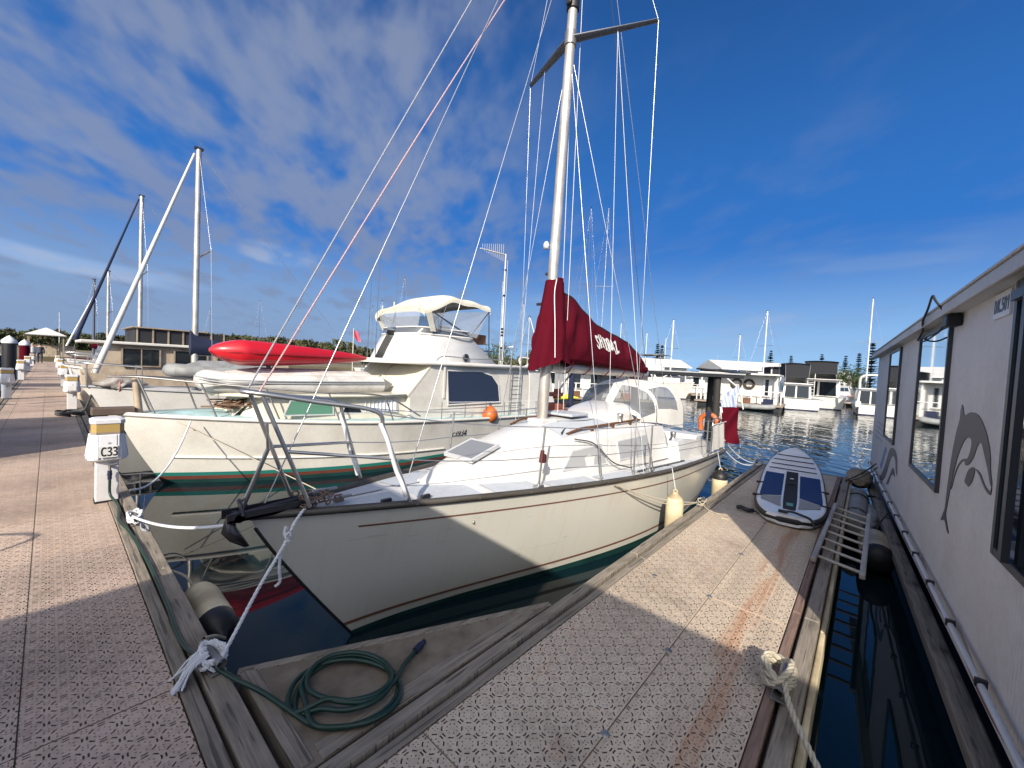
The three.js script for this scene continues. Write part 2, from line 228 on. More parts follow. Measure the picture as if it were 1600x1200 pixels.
const tDeckWear = tex(1024, (u, v) => { const a = fbm(u * 5, v * 5, 5, 5, 5), b = fbm(u * 120, v * 120, 2, 120, 120), sp = smooth(0.70, 0.78, fbm(u * 34, v * 34, 3, 34, 34)); const s = 0.86 + 0.5 * (a - 0.5) + 0.3 * (b - 0.5) - 0.10 * smooth(0.60, 0.76, fbm(u * 16 + 3, v * 16 + 8, 4, 16, 16)); return [S2(s), S2(s * (0.98 - 0.05 * sp)), S2(s * (0.95 - 0.09 * sp))]; }, { srgb: true, rep: 0.31 });
const tDeckRust = tex(1024, (u, v) => {                // rust-stained panels of the finger pier: a streak running along z
  const a = fbm(u * 5, v * 5, 5, 5, 5), b = fbm(u * 120, v * 120, 2, 120, 120), line = 0.52 + 0.34 * (fbm(v * 4, 3, 3, 4, 8) - 0.5), br = fbm(u * 30, v * 8, 4, 30, 8), st = smooth(0.24, 0.0, Math.abs(u - line) + 0.30 * (br - 0.5)) * smooth(0.36, 0.64, fbm(u * 6 + 4, v * 7 + 7, 5, 6, 7));
  const s = 0.86 + 0.40 * (a - 0.5) + 0.3 * (b - 0.5), k = clamp(st) * 0.75; return [S2(lerp(s, s * 0.82, k)), S2(lerp(s * 0.98, s * 0.52, k)), S2(lerp(s * 0.95, s * 0.36, k))];
}, { srgb: true });
const deckCols = [[0.515, 0.395, 0.32], [0.49, 0.375, 0.305], [0.535, 0.415, 0.335], [0.475, 0.37, 0.31]];
const deckMats = deckCols.map((c, i) => mat('perforated deck panel', c, 0.75, { map: tDeckWear, alphaMap: tHoles, alphaTest: 0.5, bumpMap: tDeckBump, bumpScale: 0.0015 }));
const fingerMats = [[0.60, 0.50, 0.395], [0.575, 0.48, 0.385], [0.55, 0.48, 0.405]].map((c) => mat('finger deck panel', c, 0.75, { map: tDeckWear, alphaMap: tHoles, alphaTest: 0.5, bumpMap: tDeckBump, bumpScale: 0.0015 }));
const rustMap = cloneTex(tDeckRust, 1 / 0.52, 1 / 4.66); rustMap.offset.set(0.85 / 0.52, 1.25);
const rustMat = mat('rust stained deck panel', [0.58, 0.485, 0.385], 0.78, { map: rustMap, alphaMap: tHoles, alphaTest: 0.5, bumpMap: tDeckBump, bumpScale: 0.0015 });
const deckVoid = mat('concrete under the deck', [0.30, 0.285, 0.26], 0.95), floatMat = mat('concrete float', [0.30, 0.285, 0.26], 0.9, { map: tGrime });
function panel(parent, x0, x1, z0, z1, y, m) {
  const g = 0.003, a = x0 + g, b = x1 - g, c = z0 + g, e = z1 - g, pos = [], uv = [], q = (pts, u) => { for (const k of [0, 1, 2, 0, 2, 3]) { pos.push(...pts[k]); uv.push(...(u ? u : [pts[k][0], pts[k][2]])); } };
  q([[a, y, e], [b, y, e], [b, y, c], [a, y, c]]);
  const s = [0.056, 0.056], h = y - 0.022; q([[a, h, e], [b, h, e], [b, y, e], [a, y, e]], s); q([[b, h, c], [a, h, c], [a, y, c], [b, y, c]], s); q([[b, h, e], [b, h, c], [b, y, c], [b, y, e]], s); q([[a, h, c], [a, h, e], [a, y, e], [a, y, c]], s);
  const G = new THREE.BufferGeometry(); G.setAttribute('position', new THREE.Float32BufferAttribute(pos, 3)); G.setAttribute('uv', new THREE.Float32BufferAttribute(uv, 2)); G.computeVertexNormals();
  return add(parent, 'deck_panel', own(G), m);
}
const walkway = new THREE.Group(); walkway.name = 'walkway'; walkway.userData.kind = 'structure'; scene.add(walkway);
{
  add(walkway, 'float', [box(-29, 0.13, 0.18, 66, 0.44, 1.66), box(-29, -0.15, 0.18, 65.6, 0.3, 1.3)], floatMat); add(walkway, 'deck_underside', box(-29, 0.362, 0.18, 65.9, 0.02, 1.25), deckVoid);
  const r = rng(5), cols = [[-0.445, 0.087], [0.087, 0.614], [0.614, 0.81]];
  for (let x = 3.2; x > -61.5; x -= 1.16) for (const [a, b] of cols) panel(walkway, x - 1.16, x, a, b, 0.5 + (r() - 0.5) * 0.004, deckMats[Math.floor(r() * 4)]);
  for (let x = 3.2; x > -61; x -= 3.6) for (const [z, w, h] of [[-0.487, 0.075, 0.507], [-0.596, 0.108, 0.519], [0.852, 0.075, 0.507], [0.955, 0.10, 0.519]])
    add(walkway, 'plank', box(x - 1.8, h - 0.06, z, 3.59, 0.12, w, { r: 0.008 }), M.timber);
  for (let x = 3.2; x > -61; x -= 3.6) add(walkway, 'waler', box(x - 1.8, 0.26, -0.668, 3.59, 0.2, 0.036, { r: 0.006 }), M.timber);
}
const finger = new THREE.Group(); finger.name = 'finger_pier'; finger.userData.kind = 'structure'; scene.add(finger);
{
  add(finger, 'float', [box(-0.89, 0.13, -5.3, 1.42, 0.42, 9.2), box(-0.89, -0.12, -5.4, 1.1, 0.3, 8.6)], floatMat); add(finger, 'deck_underside', box(-0.9, 0.352, -5.3, 1.14, 0.02, 9.15), deckVoid);
  const r = rng(11), zs = [-0.66, -1.18, -3.51, -5.84, -8.17, -9.9];
  for (let i = 0; i < 5; i++) for (let c = 0; c < 2; c++) panel(finger, c ? -0.852 : -1.482, c ? -0.33 : -0.852, zs[i + 1], zs[i], 0.5 + (r() - 0.5) * 0.004, c && i > 0 && i < 4 ? rustMat : fingerMats[Math.floor(r() * 3)]);
  for (let i = 0; i < 3; i++) { const z = -0.67 - 3.08 * (i + 0.5), L = 3.07;
    add(finger, 'plank', box(-1.518, 0.445, z, 0.06, 0.12, L, { r: 0.008 }), M.timberZ); add(finger, 'plank', box(-1.607, 0.462, z, 0.082, 0.12, L, { r: 0.01 }), M.timberZ);
    add(finger, 'plank', box(-0.300, 0.445, z, 0.052, 0.13, L, { r: 0.008 }), M.timberRed); add(finger, 'plank', box(-0.205, 0.43, z, 0.095, 0.13, L, { r: 0.01 }), M.timberZ);
    add(finger, 'rubbing_strip', box(-0.135, 0.34, z, 0.035, 0.19, L, { r: 0.012 }), M.fender); add(finger, 'waler', box(-1.662, 0.3, z, 0.024, 0.2, L, { r: 0.005 }), M.timberZ); }
  add(finger, 'end_plank', box(-0.89, 0.44, -9.95, 1.5, 0.13, 0.08, { r: 0.01 }), M.timber);
  for (const [x, z] of [[-0.852, -1.79], [-0.852, -2.62], [-0.852, -3.51], [-1.3, -3.51], [-0.852, -4.6], [-0.852, -5.84]]) add(finger, 'fixing_cap', lathe([[0, 0.509], [0.012, 0.509], [0.016, 0.505], [0.020, 0.504], [0.024, 0.5]], 14).translate(x, 0, z), M.galv);
}
{ // plywood gusset in the corner of walkway and finger, framed in timber
  const gs = new THREE.Group(); gs.name = 'corner_gusset'; gs.userData.kind = 'structure'; scene.add(gs);
  const ply = mat('weathered plywood', [0.21, 0.178, 0.14], 0.9, { map: mottle(0.6, 1, 10, 120, 0.08) }), A = V(-2.50, 0.478, -0.70), B = V(-1.682, 0.478, -2.48), C = V(-1.682, 0.478, -0.70);
  add(gs, 'ply_sheet', poly([A, C, B], 0.03), ply); add(gs, 'bearer', [poly([V(-2.4, 0.32, -0.72), V(-1.7, 0.32, -0.72), V(-1.7, 0.32, -2.2)], 0.27)], floatMat);
  const hyp = B.clone().sub(A), L = hyp.length(), yaw = Math.atan2(hyp.x, hyp.z), mid = A.clone().lerp(B, 0.5);
  add(gs, 'plank', box(mid.x - 0.012, 0.447, mid.z - 0.004, 0.05, 0.11, L + 0.02, { r: 0.008, ry: yaw }), M.timberZ);
  add(gs, 'plank', box(-2.10, 0.442, -0.735, 0.78, 0.12, 0.075, { r: 0.008 }), M.timber);
  add(gs, 'plank', box(-1.735, 0.443, -1.56, 0.10, 0.12, 1.52, { r: 0.008 }), M.timberZ);
}

// shelter and fence at the end of the walkway
{
  const s = thing('shelter', 'white pyramid-roofed shelter at the far end of the walkway', 'shelter', [-70, 0.9, 0.23]);
  const c = [[-2, 1.5], [-2, -1.5], [2, -1.5], [2, 1.5]], ap = V(0, 3.2, 0), pos = [];
  add(s, 'roof', loft([c.map(([x, z]) => V(x, 2.30, z)), c.map(([x, z]) => V(x * 1.01, 2.36, z * 1.01)), c.map(([x, z]) => V(x * 0.03, 3.2, z * 0.03))], { caps: true, flat: true }), M.roofWhite);
  for (const [x, z] of c) add(s, 'post', box(x * 0.86, 1.15, z * 0.86, 0.12, 2.3, 0.12), M.beigeDark);
  const f = thing('timber_fence', 'pale timber panel fence under the white shelter', 'fence', [-73, 0.8, 0]);
  for (let i = 0; i < 9; i++) add(f, 'panel', box(0, 0.65, -1.9 + i * 0.47, 0.05, 1.3, 0.45), M.beige);
  add(f, 'top_rail', box(0.04, 1.32, 0, 0.08, 0.06, 4.3), M.beigeDark);
}

// ---------------------------------------------------------------- hulls
function hullOf(h) {                                   // h: stem(y), tran(y), sheer(u), B(u), W(u), draft; local frame: bow at z = 0, stern towards -z
  const pt = (u, y, s, off = 0) => { const ys = h.sheer(u), t = clamp(y / ys, 0, 1.2); let b = y >= 0 ? lerp(h.W(u), h.B(u), Math.pow(t, h.p || 0.8)) : h.W(u) * Math.sqrt(Math.max(0, 1 - (y / h.draft) ** 2)); b += off; return V(s * b, y, lerp(h.stem(y), h.tran(y), u)); };
  const us = (n, u0 = 0, u1 = 1) => Array.from({ length: n + 1 }, (_, i) => { const t = i / n; return lerp(u0, u1, u0 === 0 ? Math.pow(t, 1.35) : t); });
  const band = (y0, y1, o = {}) => { const out = [], U = us(o.nu || 44, o.u0 || 0, o.u1 || 1), nv = o.nv || 8; for (const s of o.sides || [1, -1]) out.push(loft(U.map((u) => Array.from({ length: nv + 1 }, (_, j) => pt(u, lerp(y0(u), y1(u), j / nv), s, o.off || 0))), { open: true }));
    if (o.tran) { const r = []; for (let j = 0; j <= nv; j++) r.push([pt(1, lerp(y0(1), y1(1), j / nv), 1, o.off || 0), pt(1, lerp(y0(1), y1(1), j / nv), -1, o.off || 0)]); out.push(loft(r, { open: true })); } return out; };
  const deckPt = (u, s, dy = 0, camber = h.camber ?? 0.05) => { const p = pt(u, h.sheer(u), 1); return V(p.x * s, p.y + dy + camber * (1 - s * s) * Math.min(1, p.x * 1.5), p.z); };
  const deck = (u0, u1, s0, s1, dy, nu = 24, ns = 8) => loft(us(nu, u0, u1).map((u) => Array.from({ length: ns + 1 }, (_, j) => deckPt(u, lerp(s0, s1, j / ns), dy))), { open: true });
  const edge = (s, dy, u0 = 0, u1 = 1, n = 40, out = 0) => us(n, u0, u1).map((u) => { const p = pt(u, h.sheer(u), s, out); p.y += dy; return p; });
  return { pt, band, deck, deckPt, edge };
}
// sloop alongside the finger pier
{
  const OX = -3.05, OZ = -0.89, s = thing('sailboat', 'white sloop with maroon sail cover lettered on the boom, alongside the finger pier', 'sailboat', [OX, 0, OZ]);
  const L = (x, y, z) => V(x - OX, y, z - OZ);        // from world to the boat's frame
  const hd = { stem: (y) => y >= 0 ? -0.77 * Math.pow(1 - clamp(y / 1.16), 1.12) : -0.77 + y * 0.9, tran: (y) => -7.78 + 0.3 * clamp(1 - y / 0.87, 0, 1.4), sheer: (u) => 1.16 - 0.34 * u + 0.05 * u * u, draft: 0.55, p: 0.72,
    B: (u) => u < 0.65 ? 1.14 * (1 - Math.pow(1 - u / 0.65, 1.75)) : 1.14 - 0.09 * ((u - 0.65) / 0.35) ** 2, W: (u) => u < 0.65 ? 0.97 * Math.pow(Math.sin(PI / 2 * u / 0.65), 1.5) : 0.97 - 0.32 * ((u - 0.65) / 0.35) ** 2 };
  const h = hullOf(hd), sh = hd.sheer, foul = (u) => 0.035 + 0.13 * u;
  add(s, 'hull', h.band(foul, sh, { tran: true, nv: 12 }), M.hull);
  add(s, 'antifouling', h.band(() => -0.5, (u) => foul(u), { tran: true, off: 0.001, nv: 6 }), M.teal, 'dark teal underwater paint');
  add(s, 'boot_stripe', h.band((u) => 0.105 + 0.14 * u, (u) => 0.132 + 0.14 * u, { off: 0.003, nv: 1, tran: true }), M.brown);
  for (const sd of [1, -1]) add(s, 'cove_stripe', h.band((u) => sh(u) - 0.155, (u) => sh(u) - 0.139, { off: 0.003, nv: 1, u0: 0.075, u1: 0.97, sides: [sd] }), M.brown);
  add(s, 'deck', h.deck(0, 1, -1, 1, -0.005, 40, 14), M.deck);
  for (const sd of [1, -1]) { add(s, 'toe_rail', tube(h.edge(sd, 0.012, 0, 1, 40, 0.004), 0.03, { n: 90, rs: 5 }), M.rail);
    for (const [a, b, c, d] of [[0.05, 0.13, 0.12, 0.8], [0.145, 0.215, 0.1, 0.86], [0.232, 0.30, 0.45, 0.9], [0.315, 0.40, 0.72, 0.93], [0.412, 0.5, 0.76, 0.94], [0.512, 0.62, 0.8, 0.94], [0.632, 0.74, 0.82, 0.94]]) add(s, 'nonskid_panel', h.deck(a, b, c * sd, d * sd, 0.004, 6, 5), M.nonskid);
    for (let i = 0; i < 26; i++) { const p = h.pt(0.1 + i * 0.034, sh(0.1 + i * 0.034), sd, 0.006); if (i % 2) add(s, 'rail_fitting', box(p.x + 0.02 * sd, p.y + 0.014, p.z, 0.012, 0.016, 0.02), M.galv); } }
  { const p = h.pt(0.19, 0.86, 1, 0.002); add(s, 'skin_fitting', lathe([[0.008, 0.012], [0.016, 0.012], [0.018, 0], [0, 0]], 12).rotateZ(-PI / 2).rotateY(0.5).translate(p.x, p.y, p.z), M.steel); }
  add(s, 'transom_rail', bar(h.deckPt(1, 1, 0.01), h.deckPt(1, -1, 0.01), 0.03), M.rail);
  // trunk cabin: stations [world z, half width at foot, at top edge, foot y, edge y, crown]
  const st = [[-2.3, 0.12, 0.10, 1.10, 1.135, 0.01], [-2.7, 0.31, 0.25, 1.09, 1.23, 0.05], [-3.2, 0.47, 0.39, 1.07, 1.33, 0.10], [-3.8, 0.61, 0.51, 1.06, 1.41, 0.15], [-4.3, 0.69, 0.58, 1.04, 1.44, 0.17], [-5.2, 0.76, 0.64, 1.02, 1.47, 0.16], [-6.35, 0.80, 0.67, 0.99, 1.49, 0.15]];
  const station = (z) => { let i = 0; while (i < st.length - 2 && st[i + 1][0] > z) i++; const t = clamp((z - st[i][0]) / (st[i + 1][0] - st[i][0])); return st[i].map((v, k) => lerp(v, st[i + 1][k], t)); };
  const roofY = (z, x) => { const [, , t, , y1, c] = station(z); return y1 + 0.02 + c * Math.max(0, 1 - Math.pow(Math.abs(x) / t, 2)); };
  const sec = (z) => { const [, b, t, y0, y1] = station(z), pts = [], r = 0.03, half = [[b, y0], [lerp(b, t, 0.5), lerp(y0, y1 - r, 0.55)], [t, y1 - r], [t - r * 0.4, y1]]; for (const f of [0.9, 0.7, 0.45, 0.2]) half.push([t * f, roofY(z, t * f)]); for (const [x, y] of half) pts.push(V(-x, y, z - OZ)); pts.push(V(0, roofY(z, 0), z - OZ)); for (const [x, y] of half.slice().reverse()) pts.push(V(x, y, z - OZ)); return pts; };
  const zs = []; for (let z = -2.3; z > -6.34; z -= 0.16) zs.push(z); zs.push(-6.35);
  add(s, 'cabin', [loft(zs.map(sec), { open: true }), fan(sec(-6.35)), fan(sec(-2.3))], M.white);
  for (const sd of [1, -1]) { const rr = []; for (let i = 0; i <= 14; i++) { const z = lerp(-3.9, -5.0, i / 14), t = station(z)[2]; rr.push(Array.from({ length: 7 }, (_, j) => { const x = t * lerp(0.25, 0.86, j / 6); return V(sd * x, roofY(z, x) + 0.004, z - OZ); })); } add(s, 'nonskid_panel', loft(rr, { open: true }), M.nonskid); }
  const side = (z, t, sd, off = 0.008) => { const [, b, tp, y0, y1] = station(z); return V(sd * (lerp(b, tp, t) + off), lerp(y0, y1 - 0.03, t), z - OZ); };
  for (const sd of [1, -1]) for (const [z0, z1, z2, z3] of [[-3.75, -4.55, -4.5, -3.95], [-4.85, -5.75, -5.7, -4.87]]) { const q = [side(z0, 0.28, sd), side(z1, 0.26, sd), side(z2, 0.86, sd), side(z3, 0.84, sd)]; const w = add(s, 'cabin_window', poly(q, 0.012), M.greyGlass); add(w, 'frame', border(q, 0.018, 0.018), M.lightGrey); }
  { const q = [[-0.20, -2.72], [0.20, -2.72], [0.20, -3.08], [-0.20, -3.08]].map(([x, z]) => V(x, roofY(z, 0) + 0.02, z - OZ)); const f = add(s, 'fore_hatch', poly(q, 0.03), mat('smoky grey acrylic', [0.20, 0.21, 0.22], 0.25), 'smoked fore hatch'); add(f, 'hatch_frame', border(q, 0.026, 0.036), M.lightGrey); }
  for (const sd of [1, -1]) { const p = []; for (let i = 0; i <= 8; i++) { const z = -4.0 - i * 0.24, x = station(z)[2] - 0.1; p.push(V(sd * x, roofY(z, x) + 0.05 - (i % 8 === 0 ? 0.035 : 0), z - OZ)); } add(s, 'handrail', tube(p, 0.016, { rs: 6, n: 40 }), M.teak, 'teak handrail'); for (let i = 2; i < 8; i += 2) add(s, 'handrail_foot', box(p[i].x, p[i].y - 0.03, p[i].z, 0.025, 0.05, 0.06), M.teak); }
  add(s, 'sea_hood', loft([[-4.75, 0.10, 0.02], [-4.95, 0.30, 0.12], [-5.3, 0.40, 0.20], [-5.7, 0.44, 0.25], [-6.0, 0.44, 0.23]].map(([z, w, hh]) => { const r = []; for (let i = 0; i <= 12; i++) { const a = PI * i / 12, c = Math.cos(a), q = Math.sin(a); r.push(V(-w * Math.sign(c) * Math.pow(Math.abs(c), 0.5), 1.56 + hh * Math.pow(q, 0.6), z - OZ)); } return r; }), { open: true }), M.white);
  add(s, 'hatch_slide', box(0, 1.675, -4.62 - OZ, 0.46, 0.035, 0.42, { r: 0.012 }), M.nonskid);
  // cockpit coamings and seats
  for (const sd of [1, -1]) add(s, 'coaming', loft([[-6.35, 0.30], [-6.6, 0.33], [-7.4, 0.26], [-8.3, 0.18]].map(([z, hh]) => { const u = (z - OZ) / -7.78, b = hd.B(u) - 0.16; return [V(sd * b, sh(u) + 0.0, z - OZ), V(sd * (b - 0.06), sh(u) + hh, z - OZ), V(sd * (b - 0.2), sh(u) + hh, z - OZ), V(sd * (b - 0.24), sh(u), z - OZ)]; }), { caps: true, flat: true }), M.white);
  add(s, 'stern_locker', box(0, 1.02, -7.45, 1.3, 0.26, 0.42, { r: 0.03 }), M.white);
  // spray hood
  const hoop = (z, top, w, base, th) => { const c = Math.cos(th), q = Math.sin(th); return V(w * Math.sign(c) * Math.pow(Math.abs(c), 0.72), base + (top - base) * Math.pow(Math.max(q, 0), 0.62), z - OZ); };
  const hoops = [[-5.7, 1.68, 0.55, 1.56], [-6.1, 2.10, 0.66, 1.53], [-6.5, 2.17, 0.74, 1.48], [-6.95, 2.15, 0.79, 1.40]];
  const hp = (k, th) => { const i = Math.min(2, Math.floor(k)), t = k - i, a = hoops[i], b = hoops[i + 1]; return hoop(...a.map((v, j) => lerp(v, b[j], t)), th); };
  const patch = (k0, k1, t0, t1, off = 0) => { const rr = []; for (let i = 0; i <= 10; i++) { const row = []; for (let j = 0; j <= 16; j++) { const k = lerp(k0, k1, i / 10), th = lerp(t0, t1, j / 16), p = hp(k, th); p.y += off; p.x *= 1 + off; row.push(p); } rr.push(row); } return loft(rr, { open: true }); };
  const hood = add(s, 'spray_hood', [patch(1, 2.97, 0.90, PI - 0.90), patch(0, 1.02, 0, 0.13), patch(0, 1.02, PI - 0.13, PI), patch(0.93, 1.12, 0, PI, 0.003), patch(2.5, 2.98, 0, PI, 0.003), patch(1, 2.98, 0, 0.2), patch(1, 2.98, PI - 0.2, PI), patch(0, 0.16, 0, PI, 0.003), patch(0, 1, PI / 2 - 0.05, PI / 2 + 0.05, 0.003)], M.canvas, 'white canvas spray hood');
  add(hood, 'front_window', patch(0.12, 1, 0.10, PI - 0.10), M.tinted); for (const [a, b] of [[0.14, 0.92], [PI - 0.92, PI - 0.14]]) add(hood, 'side_window', patch(1.05, 2.6, a, b, -0.004), M.tinted);
  for (const k of [1, 2.95]) { const p = []; for (let i = 0; i <= 20; i++) p.push(hp(k, PI * i / 20).multiplyScalar(1).add(V(0, -0.02, 0))); add(hood, 'hoop', tube(p, 0.012, { n: 50, rs: 6 }), M.steel); }
  // mast, boom, rig
  const mb = L(-3.06, 1.6, -4.1), mt = L(-2.95, 9.3, -4.22), mast = (y) => mb.clone().lerp(mt, (y - 1.6) / 7.7);
  const ma = add(s, 'mast', bar(mb, mt, 0.066, 0.055, 20), M.alloy); add(ma, 'mast_step', box(mb.x, 1.615, mb.z, 0.24, 0.05, 0.3, { r: 0.015 }), M.white); add(ma, 'mast_fitting', [bar(mast(6.62), mast(6.78), 0.078, 0.078, 14), box(mast(6.7).x, 6.7, mast(6.7).z + 0.08, 0.07, 0.13, 0.06, { r: 0.012 })], M.black); add(ma, 'spreader_bracket', bar(mast(6.2), mast(6.36), 0.074, 0.073, 14), M.galv);
  { const p = mast(3.75); add(ma, 'steaming_light', lathe([[0, 0], [0.035, 0], [0.04, 0.05], [0.02, 0.09], [0, 0.09]], 12).translate(p.x - 0.09, p.y, p.z + 0.06), M.lightGrey); const q = mast(3.1); add(ma, 'cleat', box(q.x - 0.14, q.y - 0.02, q.z, 0.16, 0.035, 0.035, { r: 0.01 }), M.darkSteel); add(ma, 'cleat', box(q.x - 0.05, q.y + 0.35, q.z, 0.1, 0.03, 0.03), M.darkSteel); }
  const tips = { 1: L(-2.09, 6.34, -4.62), '-1': L(-3.95, 6.34, -4.58) };
  for (const sd of [1, -1]) { const a = mast(6.28), b = tips[sd], r = [0, 1].map((t) => { const c = a.clone().lerp(b, t), w = lerp(0.075, 0.035, t), th = lerp(0.022, 0.012, t); return Array.from({ length: 10 }, (_, i) => V(c.x, c.y + Math.sin(i * PI / 5) * th, c.z + Math.cos(i * PI / 5) * w)); }); add(s, 'spreader', loft(r, { caps: true }), M.spreader); }
  const wires = [], B = (z) => (z - OZ) / -7.78;
  const cp = (sd, z, inn = 0.10) => { const u = B(z), p = h.pt(u, sh(u), sd, -inn); p.y += 0.02; return p; };
  for (const sd of [1, -1]) { add(s, 'upper_shroud', [cable(cp(sd, -4.72), tips[sd], 0.0045), cable(tips[sd], mt, 0.0045)], M.wire); add(s, 'fore_lower_shroud', cable(cp(sd, -4.1), mast(6.2), 0.0045), M.wire); add(s, 'aft_lower_shroud', cable(cp(sd, -5.2), mast(6.2), 0.0045), M.wire); for (const z of [-4.1, -4.72, -5.2]) { const p = cp(sd, z), q = p.clone().lerp(z === -4.72 ? tips[sd] : mast(6.2), 0.07); add(s, 'turnbuckle', [bar(p, q, 0.011, 0.009, 6), box(p.x, p.y - 0.01, p.z, 0.02, 0.05, 0.05)], M.steel); } }
  add(s, 'forestay', cable(L(-3.05, 1.24, -0.98), mast(9.0), 0.005), M.wire); add(s, 'baby_stay', cable(L(-3.0, 1.25, -2.1), mast(7.9), 0.0045), M.wire); add(s, 'backstay', cable(L(-3.05, 0.9, -8.62), mt, 0.0045), M.wire);
  const pul = L(-3.04, 2.03, -0.86);
  add(s, 'halyard', laid([pul.clone(), pul.clone().lerp(mast(9.1), 0.5), mast(9.1)], 0.0065), M.ropeBlue, 'white halyard with dark flecks'); add(s, 'halyard', laid([pul.clone().add(V(0.05, -0.02, -0.05)), pul.clone().lerp(mast(8.1), 0.5), mast(8.1)], 0.0065), M.ropeRed, 'white halyard with red flecks');
  add(s, 'topping_lift', cable(L(-3.05, 2.42, -7.12), mt, 0.004), M.ropeDark);
  add(s, 'flag_halyard', [cable(tips[1].clone().lerp(mast(6.3), 0.45), cp(1, -4.95), 0.003), cable(tips[1].clone().lerp(mast(6.3), 0.45), cp(1, -4.5, 0.3), 0.003), cable(tips[-1].clone().lerp(mast(6.3), 0.4), cp(-1, -4.6), 0.003), cable(mast(6.9), L(-3.0, 1.7, -4.35), 0.004), cable(mast(8.8).add(V(0.05, 0, 0)), L(-2.95, 1.75, -4.4), 0.004)], M.rope);
  add(s, 'boom', loft([-4.2, -7.16].map((z) => Array.from({ length: 14 }, (_, i) => V(0.05 * Math.cos(i * PI / 7), lerp(2.30, 2.27, (z + 4.2) / -2.96) + 0.075 * Math.sin(i * PI / 7), z - OZ))), { caps: true }), M.alloy);
  // sail cover: flank function so the lettering follows the cloth
  const cs = [[-3.98, 2.42, 3.02, 0.13], [-4.3, 2.37, 3.25, 0.15], [-4.6, 2.36, 3.22, 0.165], [-4.95, 2.36, 3.06, 0.185], [-5.3, 2.35, 2.92, 0.19], [-5.86, 2.33, 2.83, 0.18], [-6.3, 2.31, 2.76, 0.165], [-6.7, 2.29, 2.62, 0.13], [-7.0, 2.28, 2.47, 0.09], [-7.14, 2.28, 2.36, 0.05]];
  const cst = (z) => { let i = 0; while (i < cs.length - 2 && cs[i + 1][0] > z) i++; const t = clamp((z - cs[i][0]) / (cs[i + 1][0] - cs[i][0])), e = t * t * (3 - 2 * t) * 0.5 + t * 0.5; return cs[i].map((v, k) => lerp(v, cs[i + 1][k], k ? e : t)); };
  const flank = (z, t) => { const [, , , w] = cst(z); return Math.max(0.012, w * (t < 0.25 ? lerp(0.72, 1, t / 0.25) : Math.pow(1 - Math.pow((t - 0.25) / 0.75, 1.6), 0.9)) + (1 - 0.8 * smooth(-4.8, -5.0, z) * smooth(-6.1, -5.9, z)) * 0.055 * (fbm(z * 5 + t * 3, t * 2.2 - z * 2.5, 3) - 0.5) * smooth(0, 0.2, t) + (1 - 0.9 * smooth(-4.8, -5.0, z) * smooth(-6.1, -5.9, z)) * 0.026 * Math.sin(z * 15 + t * 9 + 3 * noise(z * 3, t * 2)) * smooth(0.2, 0.5, t) * smooth(1, 0.7, t)); };
  const crings = []; for (let i = 0; i <= 70; i++) { const z = lerp(-3.98, -7.14, i / 70), [, y0, y1] = cst(z), r = []; for (let j = 0; j <= 14; j++) r.push(V(flank(z, j / 14), lerp(y0, y1, j / 14), z - OZ)); for (let j = 14; j >= 0; j--) r.push(V(-flank(z - 0.3, j / 14), lerp(y0, y1, j / 14), z - OZ)); crings.push(r); }
  const cov = add(s, 'sail_cover', loft(crings, { caps: true }), M.maroon, 'maroon canvas sail cover with white lettering');
  { const rr = []; for (let i = 0; i <= 22; i++) { const y = lerp(2.34, 3.36, i / 22), t = i / 22, w = lerp(0.23, 0.10, Math.pow(t, 0.9)), f = lerp(0.30, 0.13, t), r = []; for (let j = 0; j < 30; j++) { const a = j / 30 * 2 * PI, k = 1 + 0.09 * Math.sin(a * 7 + t * 3) * (1 - t * 0.6) + 0.12 * (noise(j * 0.7, t * 6, 21, 8) - 0.5); r.push(V(mast(y).x + Math.cos(a) * w * k, y + 0.05 * Math.sin(a * 2 + 1) * (1 - t) - 0.06 * (Math.sin(a) > 0.3 ? 1 : 0) * (1 - t), mast(y).z - 0.05 + Math.sin(a) * f * k)); } rr.push(r); } add(cov, 'mast_boot', loft(rr), M.maroon);
    add(cov, 'cover_tab', [box(mast(3.1).x + 0.03, 3.27, mast(3.1).z - 0.14, 0.05, 0.30, 0.10, { r: 0.015, rx: 0.12 })], M.maroon);
    const pp = []; for (let i = 0; i <= 30; i++) { const z = lerp(-4.3, -7.1, i / 30); pp.push(V(0, cst(z)[2] + 0.012, z - OZ)); } add(cov, 'ridge_seam', tube(pp, 0.016, { n: 60, rs: 5 }), M.blackCloth);
    for (const z of [-4.55, -5.0, -5.55, -6.05, -6.5, -6.9]) { const [, y0, , w] = cst(z); add(cov, 'tie', tube([V(w * 0.74, y0 + 0.03, z - OZ), V(w * 0.6, y0 - 0.06, z - OZ), V(0, y0 - 0.15, z - OZ), V(-w * 0.6, y0 - 0.06, z - OZ), V(-w * 0.74, y0 + 0.03, z - OZ)], 0.008, { n: 16, rs: 5 }), M.maroon); }
    add(cov, 'front_lacing', tube([V(mast(2.4).x + 0.22, 2.4, mast(2.4).z + 0.13), V(mast(2.8).x + 0.19, 2.8, mast(2.8).z + 0.14), V(mast(3.2).x + 0.12, 3.2, mast(3.2).z + 0.1), V(mast(3.35).x + 0.08, 3.37, mast(3.35).z + 0.02)], 0.006), M.rope);
    const g = new TextGeometry('SHIRAZ', { font, size: 0.165, depth: 0.004, curveSegments: 5 }); g.scale(0.72, 1, 1); g.computeBoundingBox(); const p = g.attributes.position, wd = g.boundingBox.max.x;
